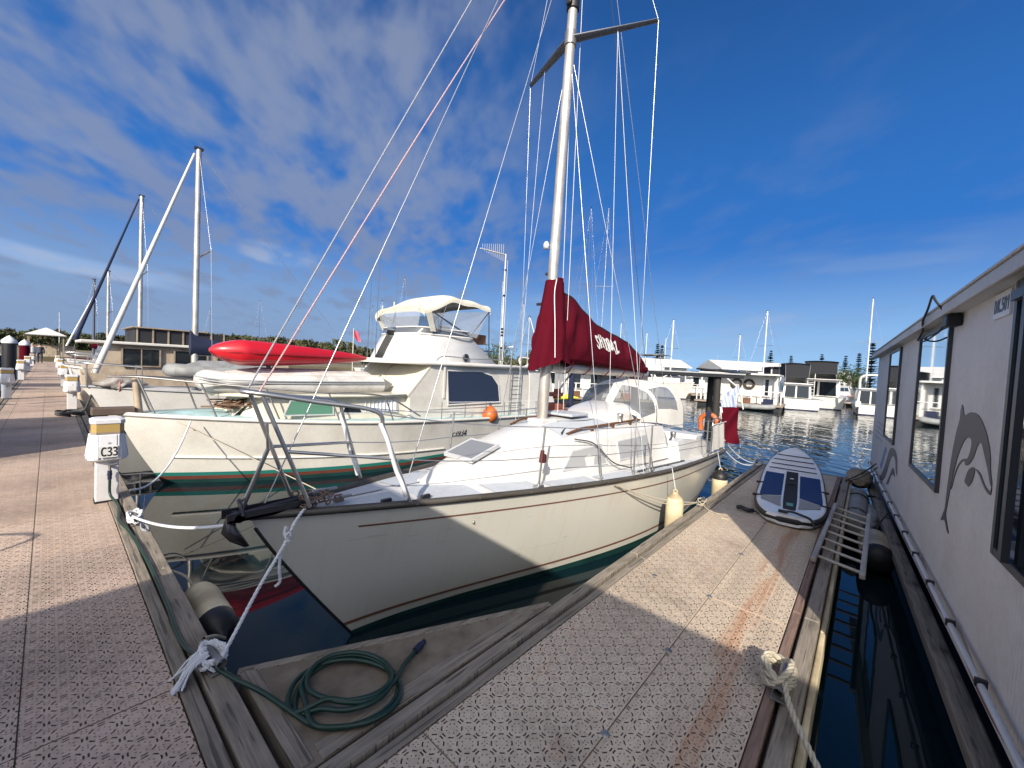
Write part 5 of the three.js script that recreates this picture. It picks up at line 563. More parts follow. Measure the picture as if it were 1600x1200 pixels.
// ---------------------------------------------------------------- grey houseboat beside the finger pier (local x along the wall, z outwards)
{
  const s = thing('houseboat', 'long grey houseboat with mirrored windows and a dolphin decal beside the finger pier', 'houseboat', [0.12, 0, -11.8], -1.5137);
  const tRib = tex(256, (u) => { const f = (u * 8) % 1; return f < 0.08 ? 0.2 : 0.8 + 0.1 * Math.sin(f * PI); }, { rep: 3 }), wall = mat('ribbed grey wall sheet', [0.62, 0.605, 0.60], 0.6, { map: tPaint, bumpMap: tRib, bumpScale: 0.005 });
  for (let i = 0; i < 8; i++) add(s, 'wall_panel', box(0.2 + 1.1625 * (i + 0.5), 1.715, -0.03, 1.160, 2.43, 0.06), wall);
  for (let i = 0; i < 3; i++) { add(s, 'end_panel', box(9.47, 1.715, -0.06 - 1.05 * (i + 0.5), 0.06, 2.43, 1.046), wall); add(s, 'end_panel', box(0.23, 1.715, -0.06 - 1.05 * (i + 0.5), 0.06, 2.43, 1.046), wall); }
  add(s, 'back_wall', box(4.85, 1.715, -3.24, 9.28, 2.43, 0.06), wall);
  add(s, 'roof', [box(4.85, 2.925, -1.66, 9.6, 0.045, 3.45, { r: 0.015 })], mat('roof sheet', [0.50, 0.50, 0.50], 0.5, { map: tPaint })); add(s, 'fascia', [box(4.85, 2.90, 0.095, 9.64, 0.085, 0.03, { r: 0.008 }), box(4.85, 2.953, 0.07, 9.66, 0.018, 0.10, { r: 0.005 })], mat('fascia', [0.46, 0.45, 0.44], 0.5, { map: tPaint })); add(s, 'soffit', box(4.85, 2.872, 0.04, 9.6, 0.012, 0.078), M.lightGrey);
  add(s, 'hull', [box(4.85, 0.12, -1.64, 9.4, 0.72, 3.1, { r: 0.04 })], M.black); add(s, 'rubbing_timber', [box(4.85, 0.30, 0.03, 9.7, 0.11, 0.12, { r: 0.02 })], M.timber); add(s, 'floor', box(4.85, 0.53, -1.62, 9.2, 0.03, 3.1), M.beigeDark);
  const mirror = mat('mirror tinted glass', [0.66, 0.70, 0.72], 0.025, { metalness: 1 }), frame = mat('charcoal window frame', [0.045, 0.05, 0.058], 0.45);
  const win = (a0, a1, y0, y1, m, lab) => { const q = [V(a0, y0, 0.012), V(a1, y0, 0.012), V(a1, y1, 0.012), V(a0, y1, 0.012)]; const w = add(s, 'window', poly(q, 0.01), m, lab); add(w, 'frame', border(q, 0.042, 0.03), frame); return w; };
  win(5.36, 6.78, 1.39, 2.82, mirror, 'large mirrored window'); win(2.50, 3.74, 1.44, 2.82, mirror, 'far mirrored window');
  { const w = win(8.36, 9.36, 1.38, 2.84, M.glass, 'dark sliding window with heavy frame'); add(w, 'sliding_sash', [box(8.62, 2.11, 0.045, 0.05, 1.42, 0.03), box(8.86, 2.77, 0.045, 0.9, 0.05, 0.03)], frame); }
  const flat = (pts, m, name, lab, hole) => { const sh = new THREE.Shape(new THREE.SplineCurve(pts.map(([a, y]) => new THREE.Vector2(a, y))).getPoints(pts.length * 5)); const g = new THREE.ExtrudeGeometry(sh, { depth: 0.003, bevelEnabled: false }); g.translate(0, 0, 0.001); return add(s, name, g, m, lab); };
  const dk = mat('charcoal vinyl decal', [0.05, 0.05, 0.06], 0.5);
  const dol = flat([[7.30, 2.15], [7.34, 2.13], [7.40, 2.075], [7.55, 2.105], [7.72, 2.10], [7.86, 2.05], [7.98, 1.97], [8.06, 1.88], [8.10, 1.78], [8.145, 1.715], [8.12, 1.70], [8.05, 1.775], [7.95, 1.86], [7.86, 1.925], [7.79, 1.90], [7.73, 1.82], [7.64, 1.755], [7.55, 1.73], [7.53, 1.755], [7.60, 1.80], [7.645, 1.875], [7.62, 1.925], [7.50, 1.915], [7.38, 1.83], [7.28, 1.70], [7.20, 1.52], [7.135, 1.33], [7.13, 1.26], [7.26, 1.16], [7.19, 1.165], [7.09, 1.215], [6.975, 1.185], [7.02, 1.25], [7.07, 1.32], [7.09, 1.5], [7.13, 1.72], [7.20, 1.92], [7.27, 2.03], [7.275, 2.10]], dk, 'dolphin_decal', 'charcoal leaping dolphin decal');
  for (const [pts, nm] of [[[[7.56, 1.615], [7.62, 1.70], [7.72, 1.745], [7.78, 1.73], [7.74, 1.65], [7.66, 1.60]], 'flipper'], [[[7.21, 1.50], [7.30, 1.66], [7.42, 1.745], [7.54, 1.775], [7.54, 1.762], [7.42, 1.728], [7.31, 1.64], [7.22, 1.49]], 'belly_line'], [[[7.79, 1.745], [7.90, 1.735], [8.02, 1.68], [8.12, 1.665], [8.145, 1.70], [8.135, 1.645], [8.02, 1.66], [7.90, 1.715]], 'jaw_line']]) { const m = flat(pts, dk, nm); s.remove(m); dol.add(m); }
  flat([[2.2, 0.70], [2.5, 0.78], [2.9, 1.02], [3.3, 1.30], [3.75, 1.37], [4.15, 1.30], [4.28, 1.08], [4.15, 1.12], [3.98, 1.24], [3.7, 1.26], [3.4, 1.12], [3.1, 0.88], [2.75, 0.72], [2.4, 0.66]], dk, 'wave_decal', 'charcoal wave decal'); flat([[2.1, 0.88], [2.3, 0.98], [2.55, 1.2], [2.8, 1.28], [2.95, 1.2], [2.8, 1.18], [2.6, 1.0], [2.35, 0.84]], mat('blue vinyl decal', [0.12, 0.20, 0.38], 0.5), 'wave_decal', 'blue wave decal'); flat([[3.2, 0.74], [3.5, 0.92], [3.75, 1.08], [3.95, 1.1], [4.1, 1.02], [3.9, 1.02], [3.7, 0.96], [3.45, 0.8]], dk, 'wave_decal');
  for (let i = 0; i < 4; i++) add(s, 'louvre_line', box(1.6, 1.30 + i * 0.09, 0.004, 1.3, 0.012, 0.006), M.grey);
  { const p = add(s, 'registration_plate', box(8.04, 2.78, 0.006, 0.30, 0.15, 0.01), M.plastic); label3d('DK.501', 0.085, { at: V(7.905, 2.737, 0.0115), ux: V(1, 0, 0), uy: V(0, 1, 0), sx: 0.72, t: 0.002 }, mat('blue grey lettering', [0.10, 0.13, 0.19], 0.5), p); }
  { const n = add(s, 'navigation_light', [box(7.02, 2.81, 0.05, 0.15, 0.09, 0.09, { r: 0.012 })], M.black); add(n, 'green_lens', bar(V(6.945, 2.81, 0.055), V(6.925, 2.81, 0.055), 0.034, 0.03, 14), M.green); add(n, 'cable', [tube([V(6.98, 2.90, 0.10), V(6.92, 2.99, 0.14), V(6.75, 3.06, 0.14), V(6.6, 2.98, 0.14), V(6.3, 2.90, 0.13), V(6.0, 2.86, 0.09), V(5.6, 2.84, 0.05), V(5.38, 2.8, 0.045)], 0.009, { n: 60 }), tube([V(7.0, 2.81, 0.08), V(6.8, 2.76, 0.08), V(6.3, 2.74, 0.07), V(5.9, 2.74, 0.06), V(5.4, 2.79, 0.05)], 0.008, { n: 40 })], M.rubber); }
  const pp = add(s, 'conduit', bar(V(0.4, 0.695, 0.05), V(9.4, 0.675, 0.05), 0.0165, 0.0165, 12), M.lightGrey, 'white conduit clipped along the wall'); for (let i = 0; i < 13; i++) add(pp, 'clip', box(0.8 + i * 0.70, 0.69, 0.05, 0.02, 0.044, 0.048), M.darkSteel); { const q = []; for (let i = 0; i <= 52; i++) { const a = 0.8 + i * 0.1615, f = ((a - 0.8) / 1.4) % 1; q.push(V(a, 0.655 - 0.075 * Math.sin(PI * f), 0.024)); } add(pp, 'hanging_hose', tube(q, 0.010, { n: 200, rs: 6 }), mat('red brown hose', [0.16, 0.055, 0.045], 0.5)); }
}
// ---------------------------------------------------------------- service pedestals along the walkway
function pedestal(label, x, z, num, ry = PI / 2) {     // label face turned towards +x
  const s = thing('service_pedestal', label, 'pedestal', [x, 0.5, z], ry, 'service pedestals along the walkway'); s.scale.set(0.74, 1, 0.74); const oct = (w, y, c = 0.3) => { const k = w * c; return [[w - k, w], [w, w - k], [w, -w + k], [w - k, -w], [-w + k, -w], [-w, -w + k], [-w, w - k], [-w + k, w]].map(([a, b]) => V(a, y, b)); };
  add(s, 'post', box(0, 0.25, 0, 0.255, 0.5, 0.22, { r: 0.012 }), M.plastic); add(s, 'base_plate', box(0, 0.012, 0, 0.28, 0.02, 0.25), M.black); add(s, 'head', loft([oct(0.16, 0.475), oct(0.215, 0.50), oct(0.212, 0.56), oct(0.178, 0.785)], { caps: true, flat: true }), M.plastic); for (const a of [0, PI / 2, PI, -PI / 2]) add(s, 'head_rib', [box(0.112, 0.64, 0.19, 0.022, 0.26, 0.05, { r: 0.006, rx: -0.15 }), box(-0.112, 0.64, 0.19, 0.022, 0.26, 0.05, { r: 0.006, rx: -0.15 })].map((g) => g.rotateY(a)), M.plastic);
  add(s, 'lens_band', loft([oct(0.176, 0.786), oct(0.180, 0.80), oct(0.180, 0.895), oct(0.176, 0.905)], { caps: true, flat: true }), M.amber, 'amber light band'); add(s, 'band_ring', [loft([oct(0.183, 0.782), oct(0.183, 0.805)], { caps: true, flat: true })], M.beigeDark); add(s, 'cap', loft([oct(0.186, 0.897), oct(0.192, 0.905), oct(0.19, 0.94), oct(0.15, 0.955)], { caps: true, flat: true }), M.plastic);
  const p = add(s, 'panel', box(0.0, 0.655, 0.205, 0.20, 0.24, 0.03, { r: 0.012, rx: -0.15 }), M.plastic); add(p, 'number_plate', box(0.0, 0.592, 0.2335, 0.20, 0.125, 0.006, { rx: -0.15 }), M.canvas); if (num) label3d(num, 0.10, { at: V(-0.088, 0.545, 0.2450), ux: V(1, 0, 0), uy: V(0, 0.9888, -0.1494), sx: 0.80, t: 0.002 }, M.black, p, 'number'); add(p, 'maker_badge', box(0.01, 0.685, 0.2180, 0.03, 0.02, 0.004, { rx: -0.15 }), M.grey);
  const t = add(s, 'water_tap', [bar(V(0.02, 0.42, 0.10), V(0.02, 0.42, 0.18), 0.018, 0.018, 10), bar(V(0.0, 0.43, 0.17), V(0.10, 0.435, 0.165), 0.012, 0.01, 8), bar(V(0.02, 0.43, 0.18), V(0.02, 0.36, 0.18), 0.018, 0.016, 10)], M.galv); if (num) add(t, 'hose_connector', [bar(V(0.02, 0.37, 0.18), V(0.02, 0.27, 0.18), 0.026, 0.024, 12), bar(V(0.02, 0.335, 0.18), V(0.02, 0.32, 0.18), 0.03, 0.03, 12)], M.navy);
  return s;
}
pedestal('white service pedestal with amber band numbered C33 beside the cleat', -6.46, -0.44, 'C33');
pedestal('white service pedestal beside the bow of the yacht with the navy cover', -16.3, -0.42);
pedestal('white service pedestal beside the beige houseboat bow', -25.2, -0.42); pedestal('white service pedestal beside the yacht with navy furled headsail', -34.8, -0.42); pedestal('white service pedestal near the walkway end on the yacht side', -44.5, -0.42);
pedestal('white service pedestal on the opposite edge, before the capped piles', -19.9, 0.86); pedestal('white service pedestal on the opposite edge in front of the navy capped pile', -29.9, 0.86); pedestal('white service pedestal on the opposite edge below the maroon sleeved pile', -38.7, 0.86); pedestal('white service pedestal on the opposite edge near the walking people', -48.5, 0.86);
for (const [x, z, h, r, m, l] of [[-31.5, 1.28, 2.25, 0.24, M.black, 'black mooring pile with white conical cap'], [-41, 1.05, 2.15, 0.22, M.maroon, 'maroon sleeved mooring pile with white conical cap'], [-52, 1.2, 2.0, 0.2, M.black, 'farther black mooring pile with white cap by the walking people']]) { const p = thing('mooring_pile', l, 'pile', [x, -0.6, z]); add(p, 'shaft', bar(V(0, 0, 0), V(0, h + 0.6, 0), r, r, 18), m); add(p, 'cap', lathe([[r * 1.08, h + 0.55], [r * 1.1, h + 0.68], [r * 0.5, h + 0.84], [0, h + 0.94]], 18), M.plastic); }

// ---------------------------------------------------------------- hose, ropes, cleats
{
  const h = thing('garden_hose', 'green garden hose coiled on the corner gusset', 'hose', [-2.0, 0.5, -1.05]), pts = [], O = V(-2.0, 0.5, -1.05), P = (x, y, z) => V(x, y, z).sub(O);
  // from the pedestal tap, along the groove between the edge planks, then into loops
  for (const q of [[-6.325, 0.77, -0.455], [-6.32, 0.60, -0.46], [-6.15, 0.54, -0.50], [-5.9, 0.525, -0.50], [-5.55, 0.525, -0.47], [-5.2, 0.53, -0.50], [-4.4, 0.53, -0.535], [-3.5, 0.53, -0.535], [-2.9, 0.53, -0.53], [-2.62, 0.56, -0.58], [-2.42, 0.545, -0.645], [-2.25, 0.53, -0.72], [-2.05, 0.52, -0.78]]) pts.push(P(...q));
  const loops = [[-1.955, -1.05, 0.26, 0.23, 0.00], [-1.99, -1.06, 0.235, 0.19, 0.022], [-1.945, -1.03, 0.29, 0.215, 0.012], [-2.0, -1.08, 0.225, 0.17, 0.036]]; const A = -0.55;
  loops.forEach(([cx, cz, a, b, dy], k) => { for (let i = 0; i < 12; i++) { const t = 2.2 - (i + 1) / 12 * 2 * PI, u = a * Math.cos(t), v = b * Math.sin(t); pts.push(P(cx + u * Math.cos(A) - v * Math.sin(A), 0.512 + dy + 0.006 * Math.sin(i), cz + (u * Math.sin(A) + v * Math.cos(A)))); } });
  for (const q of [[-1.80, 0.55, -1.03], [-1.80, 0.535, -1.2], [-1.90, 0.52, -1.36], [-1.955, 0.51, -1.47]]) pts.push(P(...q));
  add(h, 'tube', tube(pts, 0.0125, { n: 620, rs: 9 }), M.hose); const e = P(-1.955, 0.51, -1.47), e2 = P(-1.985, 0.515, -1.56); add(h, 'connector', [bar(e, e.clone().lerp(e2, 0.6), 0.021, 0.021, 10), bar(e.clone().lerp(e2, 0.6), e2, 0.016, 0.014, 10)], M.navy);
}
function cleat(label, x, y, z, ry, L = 0.26) { const c = thing('dock_cleat', label, 'cleat', [x, y, z], ry); add(c, 'horn', tube([V(-L / 2, 0.075, 0), V(-L * 0.25, 0.065, 0), V(0, 0.062, 0), V(L * 0.25, 0.065, 0), V(L / 2, 0.075, 0)], 0.024, { n: 20, rs: 8 }), M.galv); add(c, 'foot', [bar(V(-0.05, 0, 0), V(-0.04, 0.06, 0), 0.024, 0.02, 10), bar(V(0.05, 0, 0), V(0.04, 0.06, 0), 0.024, 0.02, 10), box(0, 0.006, 0, 0.2, 0.012, 0.075, { r: 0.004 })], M.galv); return c; }
cleat('galvanised cleat wrapped in frayed white rope at the gusset corner', -2.62, 0.522, -0.60, 0.12); cleat('galvanised cleat with white line on the walkway edge by the numbered pedestal', -5.38, 0.522, -0.57, 0.0); cleat('galvanised cleat under a thick tan knot on the finger edge', -0.26, 0.508, -2.72, PI / 2, 0.28); cleat('small cleat on the finger edge by the stained fender', -1.6, 0.524, -5.85, PI / 2, 0.2); cleat('small cleat at the far end of the finger pier', -1.6, 0.524, -9.5, PI / 2, 0.2);
function knot(parent, c, R, r, turns, seed, m, name = 'knot') { const q = rng(seed), p = []; for (let i = 0; i < turns * 7; i++) { const a = i / 7 * 2 * PI; p.push(V(c.x + Math.cos(a) * R[0] * (0.75 + 0.4 * q()), c.y + R[1] * (0.35 + 0.65 * q()) * Math.abs(Math.sin(a * 0.5 + i * 0.11)) + r, c.z + Math.sin(a) * R[2] * (0.75 + 0.4 * q()))); } return add(parent, name, laid(p, r), m); }
const bowEye = V(-2.93, 1.19, -1.20);
{ const s = thing('mooring_line', 'white bow line running down from the sloop to the wrapped cleat', 'rope'); add(s, 'rope', laid([bowEye, V(-2.85, 1.13, -1.10), V(-2.80, 1.02, -1.02), V(-2.72, 0.84, -0.86), V(-2.60, 0.60, -0.66), V(-2.56, 0.575, -0.61)], 0.0115), M.rope); knot(s, V(-2.82, 1.02, -1.05), [0.02, 0.11, 0.02], 0.011, 2, 5, M.rope); add(s, 'tail', laid([V(-2.80, 0.98, -1.0), V(-2.775, 0.88, -0.985), V(-2.775, 0.79, -0.99), V(-2.79, 0.765, -0.97)], 0.010), M.rope); knot(s, V(-2.62, 0.53, -0.60), [0.085, 0.09, 0.055], 0.012, 5, 9, M.rope, 'cleat_turns');
  const r = rng(4), fr = []; for (let i = 0; i < 26; i++) { const a = V(-2.66 + r() * 0.08, 0.60 + r() * 0.03, -0.585 + r() * 0.02); fr.push(tube([a, a.clone().add(V(0.01, -0.02, 0.06)), V(-2.66 + r() * 0.14, 0.522, -0.47 + r() * 0.06)], 0.006, { n: 6, rs: 4 })); } add(s, 'frayed_end', fr, M.rope); }
{ const s = thing('mooring_line', 'white line from the sloop bow roller to the cleat by the numbered pedestal', 'rope'), a = V(-3.06, 1.14, -0.76), b = V(-5.36, 0.60, -0.55), p = []; for (let i = 0; i <= 10; i++) { const t = i / 10, q = a.clone().lerp(b, t); q.y -= 0.22 * t * (1 - t); p.push(q); } add(s, 'rope', laid(p, 0.0125), M.rope); knot(s, V(-5.38, 0.53, -0.57), [0.10, 0.10, 0.05], 0.0125, 5, 3, M.rope, 'cleat_turns'); knot(s, V(-5.15, 0.50, -0.62), [0.10, 0.05, 0.03], 0.008, 2, 13, M.ropeBlue, 'blue_tail'); }
{ const s = thing('mooring_line', 'thick tan three-strand line knotted on the finger edge and led to the houseboat', 'rope'); knot(s, V(-0.285, 0.53, -2.78), [0.075, 0.12, 0.13], 0.0185, 4, 17, M.ropeOld); add(s, 'rope', laid([V(-0.24, 0.60, -2.66), V(-0.2, 0.57, -2.55), V(-0.05, 0.50, -2.30), V(0.20, 0.44, -1.9), V(0.55, 0.40, -1.3)], 0.0165), M.ropeOld); }
{ const s = thing('spring_line', 'pair of thin grey lines from the middle of the sloop to the finger cleat', 'rope'), a = V(-2.07, 1.0, -4.2), b = V(-1.61, 0.56, -5.85); add(s, 'rope', [cable(a, b, 0.0075, 0.06), cable(a.clone().add(V(0.01, 0, -0.05)), b.clone().add(V(0, 0, -0.04)), 0.0075, 0.12)], M.ropeOld); knot(s, V(-1.6, 0.525, -5.85), [0.05, 0.08, 0.10], 0.008, 4, 23, M.ropeOld); add(s, 'tail', tube([V(-1.58, 0.53, -5.85), V(-1.45, 0.512, -5.72), V(-1.3, 0.510, -5.70), V(-1.2, 0.51, -5.6), V(-1.28, 0.512, -5.52)], 0.008, { n: 40 }), M.ropeOld); }
{ const s = thing('stern_line', 'two white stern lines from the sloop to the end of the finger pier', 'rope'), b = V(-1.6, 0.57, -9.5); add(s, 'rope', [cable(V(-2.02, 0.98, -8.45), b, 0.009, 0.16), cable(V(-2.02, 1.12, -8.5), b.clone().add(V(0, 0.01, 0.03)), 0.008, 0.12)], M.rope); knot(s, V(-1.6, 0.525, -9.5), [0.05, 0.07, 0.09], 0.009, 4, 29, M.rope); }
{ const s = thing('mooring_line', 'dark line from the finger end across to the grey houseboat', 'rope'); add(s, 'rope', [cable(V(-0.2, 0.52, -9.6), V(0.2, 0.80, -10.3), 0.012, 0.03), cable(V(-0.2, 0.53, -9.45), V(0.22, 0.78, -10.0), 0.010, 0.05)], M.ropeDark); }
{ const s = thing('mooring_line', 'slack white line from the cream cruiser bow to the numbered pedestal edge', 'rope'); add(s, 'rope', [cable(V(-8.1, 1.14, -1.5), V(-6.3, 0.62, -0.62), 0.012, 0.28)], M.rope); }
{ const s = thing('mooring_line', 'thin grey line stretched along the bow of the cream cruiser', 'rope'); add(s, 'rope', [cable(V(-8.25, 1.12, -1.35), V(-6.7, 0.10, -2.9), 0.010)], M.ropeOld); }
{ const s = thing('dock_rope_heap', 'black rope heap on the walkway below the second pedestal', 'rope'); knot(s, V(-14.9, 0.5, -0.35), [0.32, 0.10, 0.22], 0.03, 4, 31, M.ropeDark, 'coil'); add(s, 'lead', tube([V(-14.8, 0.53, -0.5), V(-15.2, 0.62, -0.62), V(-15.4, 1.0, -0.75)], 0.025), M.ropeDark); }
// fender hung along the walkway edge, lying on its side
{ const f = thing('dock_fender', 'cream cylindrical fender with black end hung along the walkway edge', 'fender', [-3.62, 0.30, -0.80]); const g = lathe([[0, -0.36], [0.05, -0.35], [0.11, -0.30], [0.125, -0.22], [0.125, 0.17], [0.122, 0.19]], 22).rotateZ(-PI / 2), e = lathe([[0.122, 0.19], [0.124, 0.20], [0.118, 0.28], [0.085, 0.34], [0.03, 0.37], [0.028, 0.42], [0, 0.42]], 22).rotateZ(-PI / 2); add(f, 'body', g, M.fender); add(f, 'black_end', e, M.black); add(f, 'lanyard', [tube([V(0.42, 0, 0), V(0.5, 0.05, 0.02), V(0.62, 0.16, 0.10), V(0.72, 0.23, 0.18)], 0.012, { n: 20 }), tube([V(-0.35, 0, 0), V(-0.45, 0.12, 0.06), V(-0.5, 0.22, 0.2)], 0.010, { n: 20 })], M.ropeOld); }

// ---------------------------------------------------------------- paddleboard, ladder, things between finger and houseboat
{
  const s = thing('paddleboard', 'white inflatable paddleboard with blue, grey and black deck pads on the finger pier', 'paddleboard', [-0.62, 0.505, -5.85], 0.102), Ln = 3.55, T = 0.125;
  const hw = (t) => t < 0.5 ? lerp(0.20, 0.43, Math.pow(clamp(1 - Math.pow(1 - t / 0.5, 4)), 0.9)) * Math.min(1, Math.pow(t / 0.012, 0.4)) : 0.43 * Math.pow(clamp(1 - Math.pow((t - 0.5) / 0.5, 3.2)), 0.62), ry = (t) => 0.02 * Math.pow(1 - clamp(t / 0.15), 2) + 0.385 * Math.pow(clamp((t - 0.35) / 0.65), 1.8);
  const rows = []; for (let i = 0; i <= 60; i++) { const t = clamp(i / 60, 0.004, 0.996), w = Math.max(0.02, hw(t)), r = []; for (let j = 0; j < 28; j++) { const a = j / 28 * 2 * PI, c = Math.cos(a), q = Math.sin(a); r.push(V(w * Math.sign(c) * Math.pow(Math.abs(c), 0.35), ry(t) + T / 2 + T / 2 * Math.sign(q) * Math.pow(Math.abs(q), 0.55), -Ln * t)); } rows.push(r); }
  add(s, 'board', loft(rows, { caps: true }), gel('paddleboard white', [0.70, 0.72, 0.74], 0.4)); 
  const outl = []; for (let i = 60; i >= 0; i--) { const t = clamp(i / 60, 0.004, 0.996); outl.push([-Math.max(0.02, hw(t)), t]); } for (let k = 1; k < 6; k++) outl.push([lerp(-hw(0.004), hw(0.004), k / 6), 0.0025]); for (let i = 0; i <= 60; i++) { const t = clamp(i / 60, 0.004, 0.996); outl.push([Math.max(0.02, hw(t)), t]); }
  add(s, 'rail_band', loft(outl.map(([x, t], i) => { const a = outl[Math.max(0, i - 1)], b = outl[Math.min(outl.length - 1, i + 1)], d = V((b[1] - a[1]) * -Ln, 0, -(b[0] - a[0])).normalize(), n = d.multiplyScalar(-1); return [[0.004, -0.05], [0.03, -0.006], [0.062, 0.005], [0.095, -0.003], [0.112, -0.018]].map(([y, o]) => V(x + n.x * o, ry(t) + y, -Ln * t + n.z * o)); }), { open: true }), M.black);
  const pad = (t0, t1, s0, s1, dy = 0.004) => { const r = []; for (let i = 0; i <= 14; i++) { const row = []; for (let j = 0; j <= 8; j++) { const sv = lerp(s0, s1, j / 8), a = typeof t0 === 'function' ? t0(sv) : t0, b = typeof t1 === 'function' ? t1(sv) : t1, t = lerp(a, b, i / 14); row.push(V(sv * hw(t), ry(t) + T + dy, -Ln * t)); } r.push(row); } return loft(r, { open: true }); };
  const blue = mat('blue foam pad', [0.004, 0.03, 0.13], 0.85, { bumpMap: tCloth, bumpScale: 0.003 }), gp = mat('grey foam pad', [0.24, 0.25, 0.27], 0.85), bk = mat('black foam pad', [0.012, 0.012, 0.014], 0.8), cut = (sv) => 0.31 - 0.09 * (Math.abs(sv) - 0.22);
  for (const sd of [1, -1]) { add(s, 'blue_pad', pad(cut, 0.64, sd * 0.25, sd * 0.86), blue); add(s, 'grey_pad', pad((sv) => 0.13 + 0.13 * Math.max(0, Math.abs(sv) - 0.3), (sv) => cut(sv) - 0.012, sd * 0.25, sd * 0.82), gp); }
  add(s, 'black_strip', pad(0.10, 0.68, -0.19, 0.19), bk); add(s, 'badge', pad(0.155, 0.20, -0.09, 0.10, 0.007), mat('pale green badge', [0.10, 0.30, 0.24], 0.6)); { const p = V(0, ry(0.5) + T + 0.01, -Ln * 0.5); add(s, 'carry_handle', tube([V(-0.07, p.y, p.z), V(0, p.y + 0.02, p.z), V(0.07, p.y, p.z)], 0.012), M.black); add(s, 'valve', lathe([[0, 0], [0.03, 0], [0.028, 0.012], [0, 0.014]], 12).translate(0.0, ry(0.58) + T + 0.005, -Ln * 0.58), M.plastic); }
  for (const t of [0.70, 0.76, 0.82, 0.88]) add(s, 'bungee', tube([-0.8, -0.4, 0, 0.4, 0.8].map((sv) => V(sv * hw(t), ry(t) + T + 0.012, -Ln * t)), 0.008, { n: 20 }), M.black); for (const sd of [1, -1]) for (const t of [0.26, 0.48]) add(s, 'side_strap', box(sd * (hw(t) * 0.93), ry(t) + T * 0.9, -Ln * t, 0.12, 0.035, 0.03, { r: 0.01 }), M.black);
  add(s, 'tail_handle', [tube([V(-0.05, T + 0.03, -0.12), V(0.02, T + 0.05, -0.10), V(0.12, T + 0.03, -0.12), V(0.22, T + 0.015, -0.05), V(0.26, 0.07, 0.03)], 0.014, { n: 30 }), box(-0.06, T + 0.03, -0.13, 0.1, 0.03, 0.05, { r: 0.01 })], M.black);
  const l = thing('board_leash', 'black paddleboard leash lying by the board tail on the finger pier', 'leash', [-1.12, 0.505, -6.15]); add(l, 'cuff', tube([V(-0.1, 0.03, 0), V(-0.05, 0.05, 0.05), V(0.03, 0.035, 0.06), V(0.08, 0.03, 0.0)], 0.028, { n: 24 }), M.black); add(l, 'cord', tube([V(0.08, 0.03, 0), V(0.18, 0.02, 0.04), V(0.26, 0.02, 0.0)], 0.009), M.black);
}
{
  const l = thing('boarding_ladder', 'pale metal ladder lying between the finger pier and the grey houseboat', 'ladder', [-0.29, 0.56, -4.95], -0.02), m = mat('pale anodised metal', [0.44, 0.42, 0.38], 0.5, { metalness: 0.2, map: tGrime });
  add(l, 'side_rail', box(0, 0, -1.15, 0.045, 0.05, 2.5, { r: 0.012 }), m); add(l, 'side_rail', box(0.36, -0.03, -1.1, 0.045, 0.05, 2.4, { r: 0.012 }), m); for (let i = 0; i < 8; i++) add(l, 'rung', bar(V(0, 0, -0.05 - i * 0.31), V(0.36, -0.03, 0.0 - i * 0.30), 0.016, 0.016, 10), m);
}
{ const d = thing('rolled_inflatable', 'grey ribbed rolled inflatable wedged beside the paddleboard', 'inflatable', [-0.02, 0.24, -7.35]); const rr = []; for (let i = 0; i <= 60; i++) { const t = i / 60, k = (0.14 + 0.008 * Math.sin(i * 1.6)) * Math.pow(clamp(Math.sin(PI * clamp(t, 0.02, 0.98)) * 4), 0.35), r = []; for (let j = 0; j < 22; j++) { const a = j / 22 * 2 * PI; r.push(V(Math.cos(a) * k * (1 + 0.05 * Math.cos(a * 9)), Math.sin(a) * k * (1 + 0.05 * Math.cos(a * 9)) + 0.06, -2.3 * t)); } rr.push(r); } add(d, 'body', loft(rr, { caps: true }), M.greyTube); add(d, 'strap', [-0.5, -1.6].map((z) => new THREE.TorusGeometry(0.152, 0.01, 6, 24).translate(0, 0.06, z)), M.black); }
{ const b = thing('canvas_bag', 'sand coloured canvas bundle beside the far end of the paddleboard', 'bundle', [-0.02, 0.33, -10.2]); const r = rng(51), rr = []; for (let i = 0; i <= 12; i++) { const t = i / 12; rr.push(Array.from({ length: 16 }, (_, j) => { const a = j / 16 * 2 * PI, k = (0.85 + 0.3 * r()) * Math.pow(Math.sin(PI * clamp(t, 0.05, 0.95)), 0.5); return V(Math.cos(a) * 0.2 * k, 0.16 + Math.sin(a) * 0.17 * k, -0.5 + 0.95 * t); })); } add(b, 'cloth', loft(rr, { caps: true }), mat('sand canvas', [0.34, 0.29, 0.22], 0.9, { map: tGrime })); }
{ const f = thing('dock_fender', 'weathered tan fender with black end floating beside the houseboat wall', 'fender', [0.20, 0.20, -6.9], 0.05); add(f, 'body', lathe([[0, -0.45], [0.1, -0.43], [0.165, -0.34], [0.17, 0.26], [0.165, 0.30]], 22).rotateX(PI / 2), M.fender); add(f, 'black_end', lathe([[0.165, 0.30], [0.168, 0.34], [0.15, 0.42], [0.09, 0.46], [0, 0.47]], 22).rotateX(PI / 2), M.black); add(f, 'lanyard', tube([V(0, 0.05, -0.45), V(0.05, 0.2, -0.5), V(0.12, 0.38, -0.45)], 0.01), M.ropeDark); }
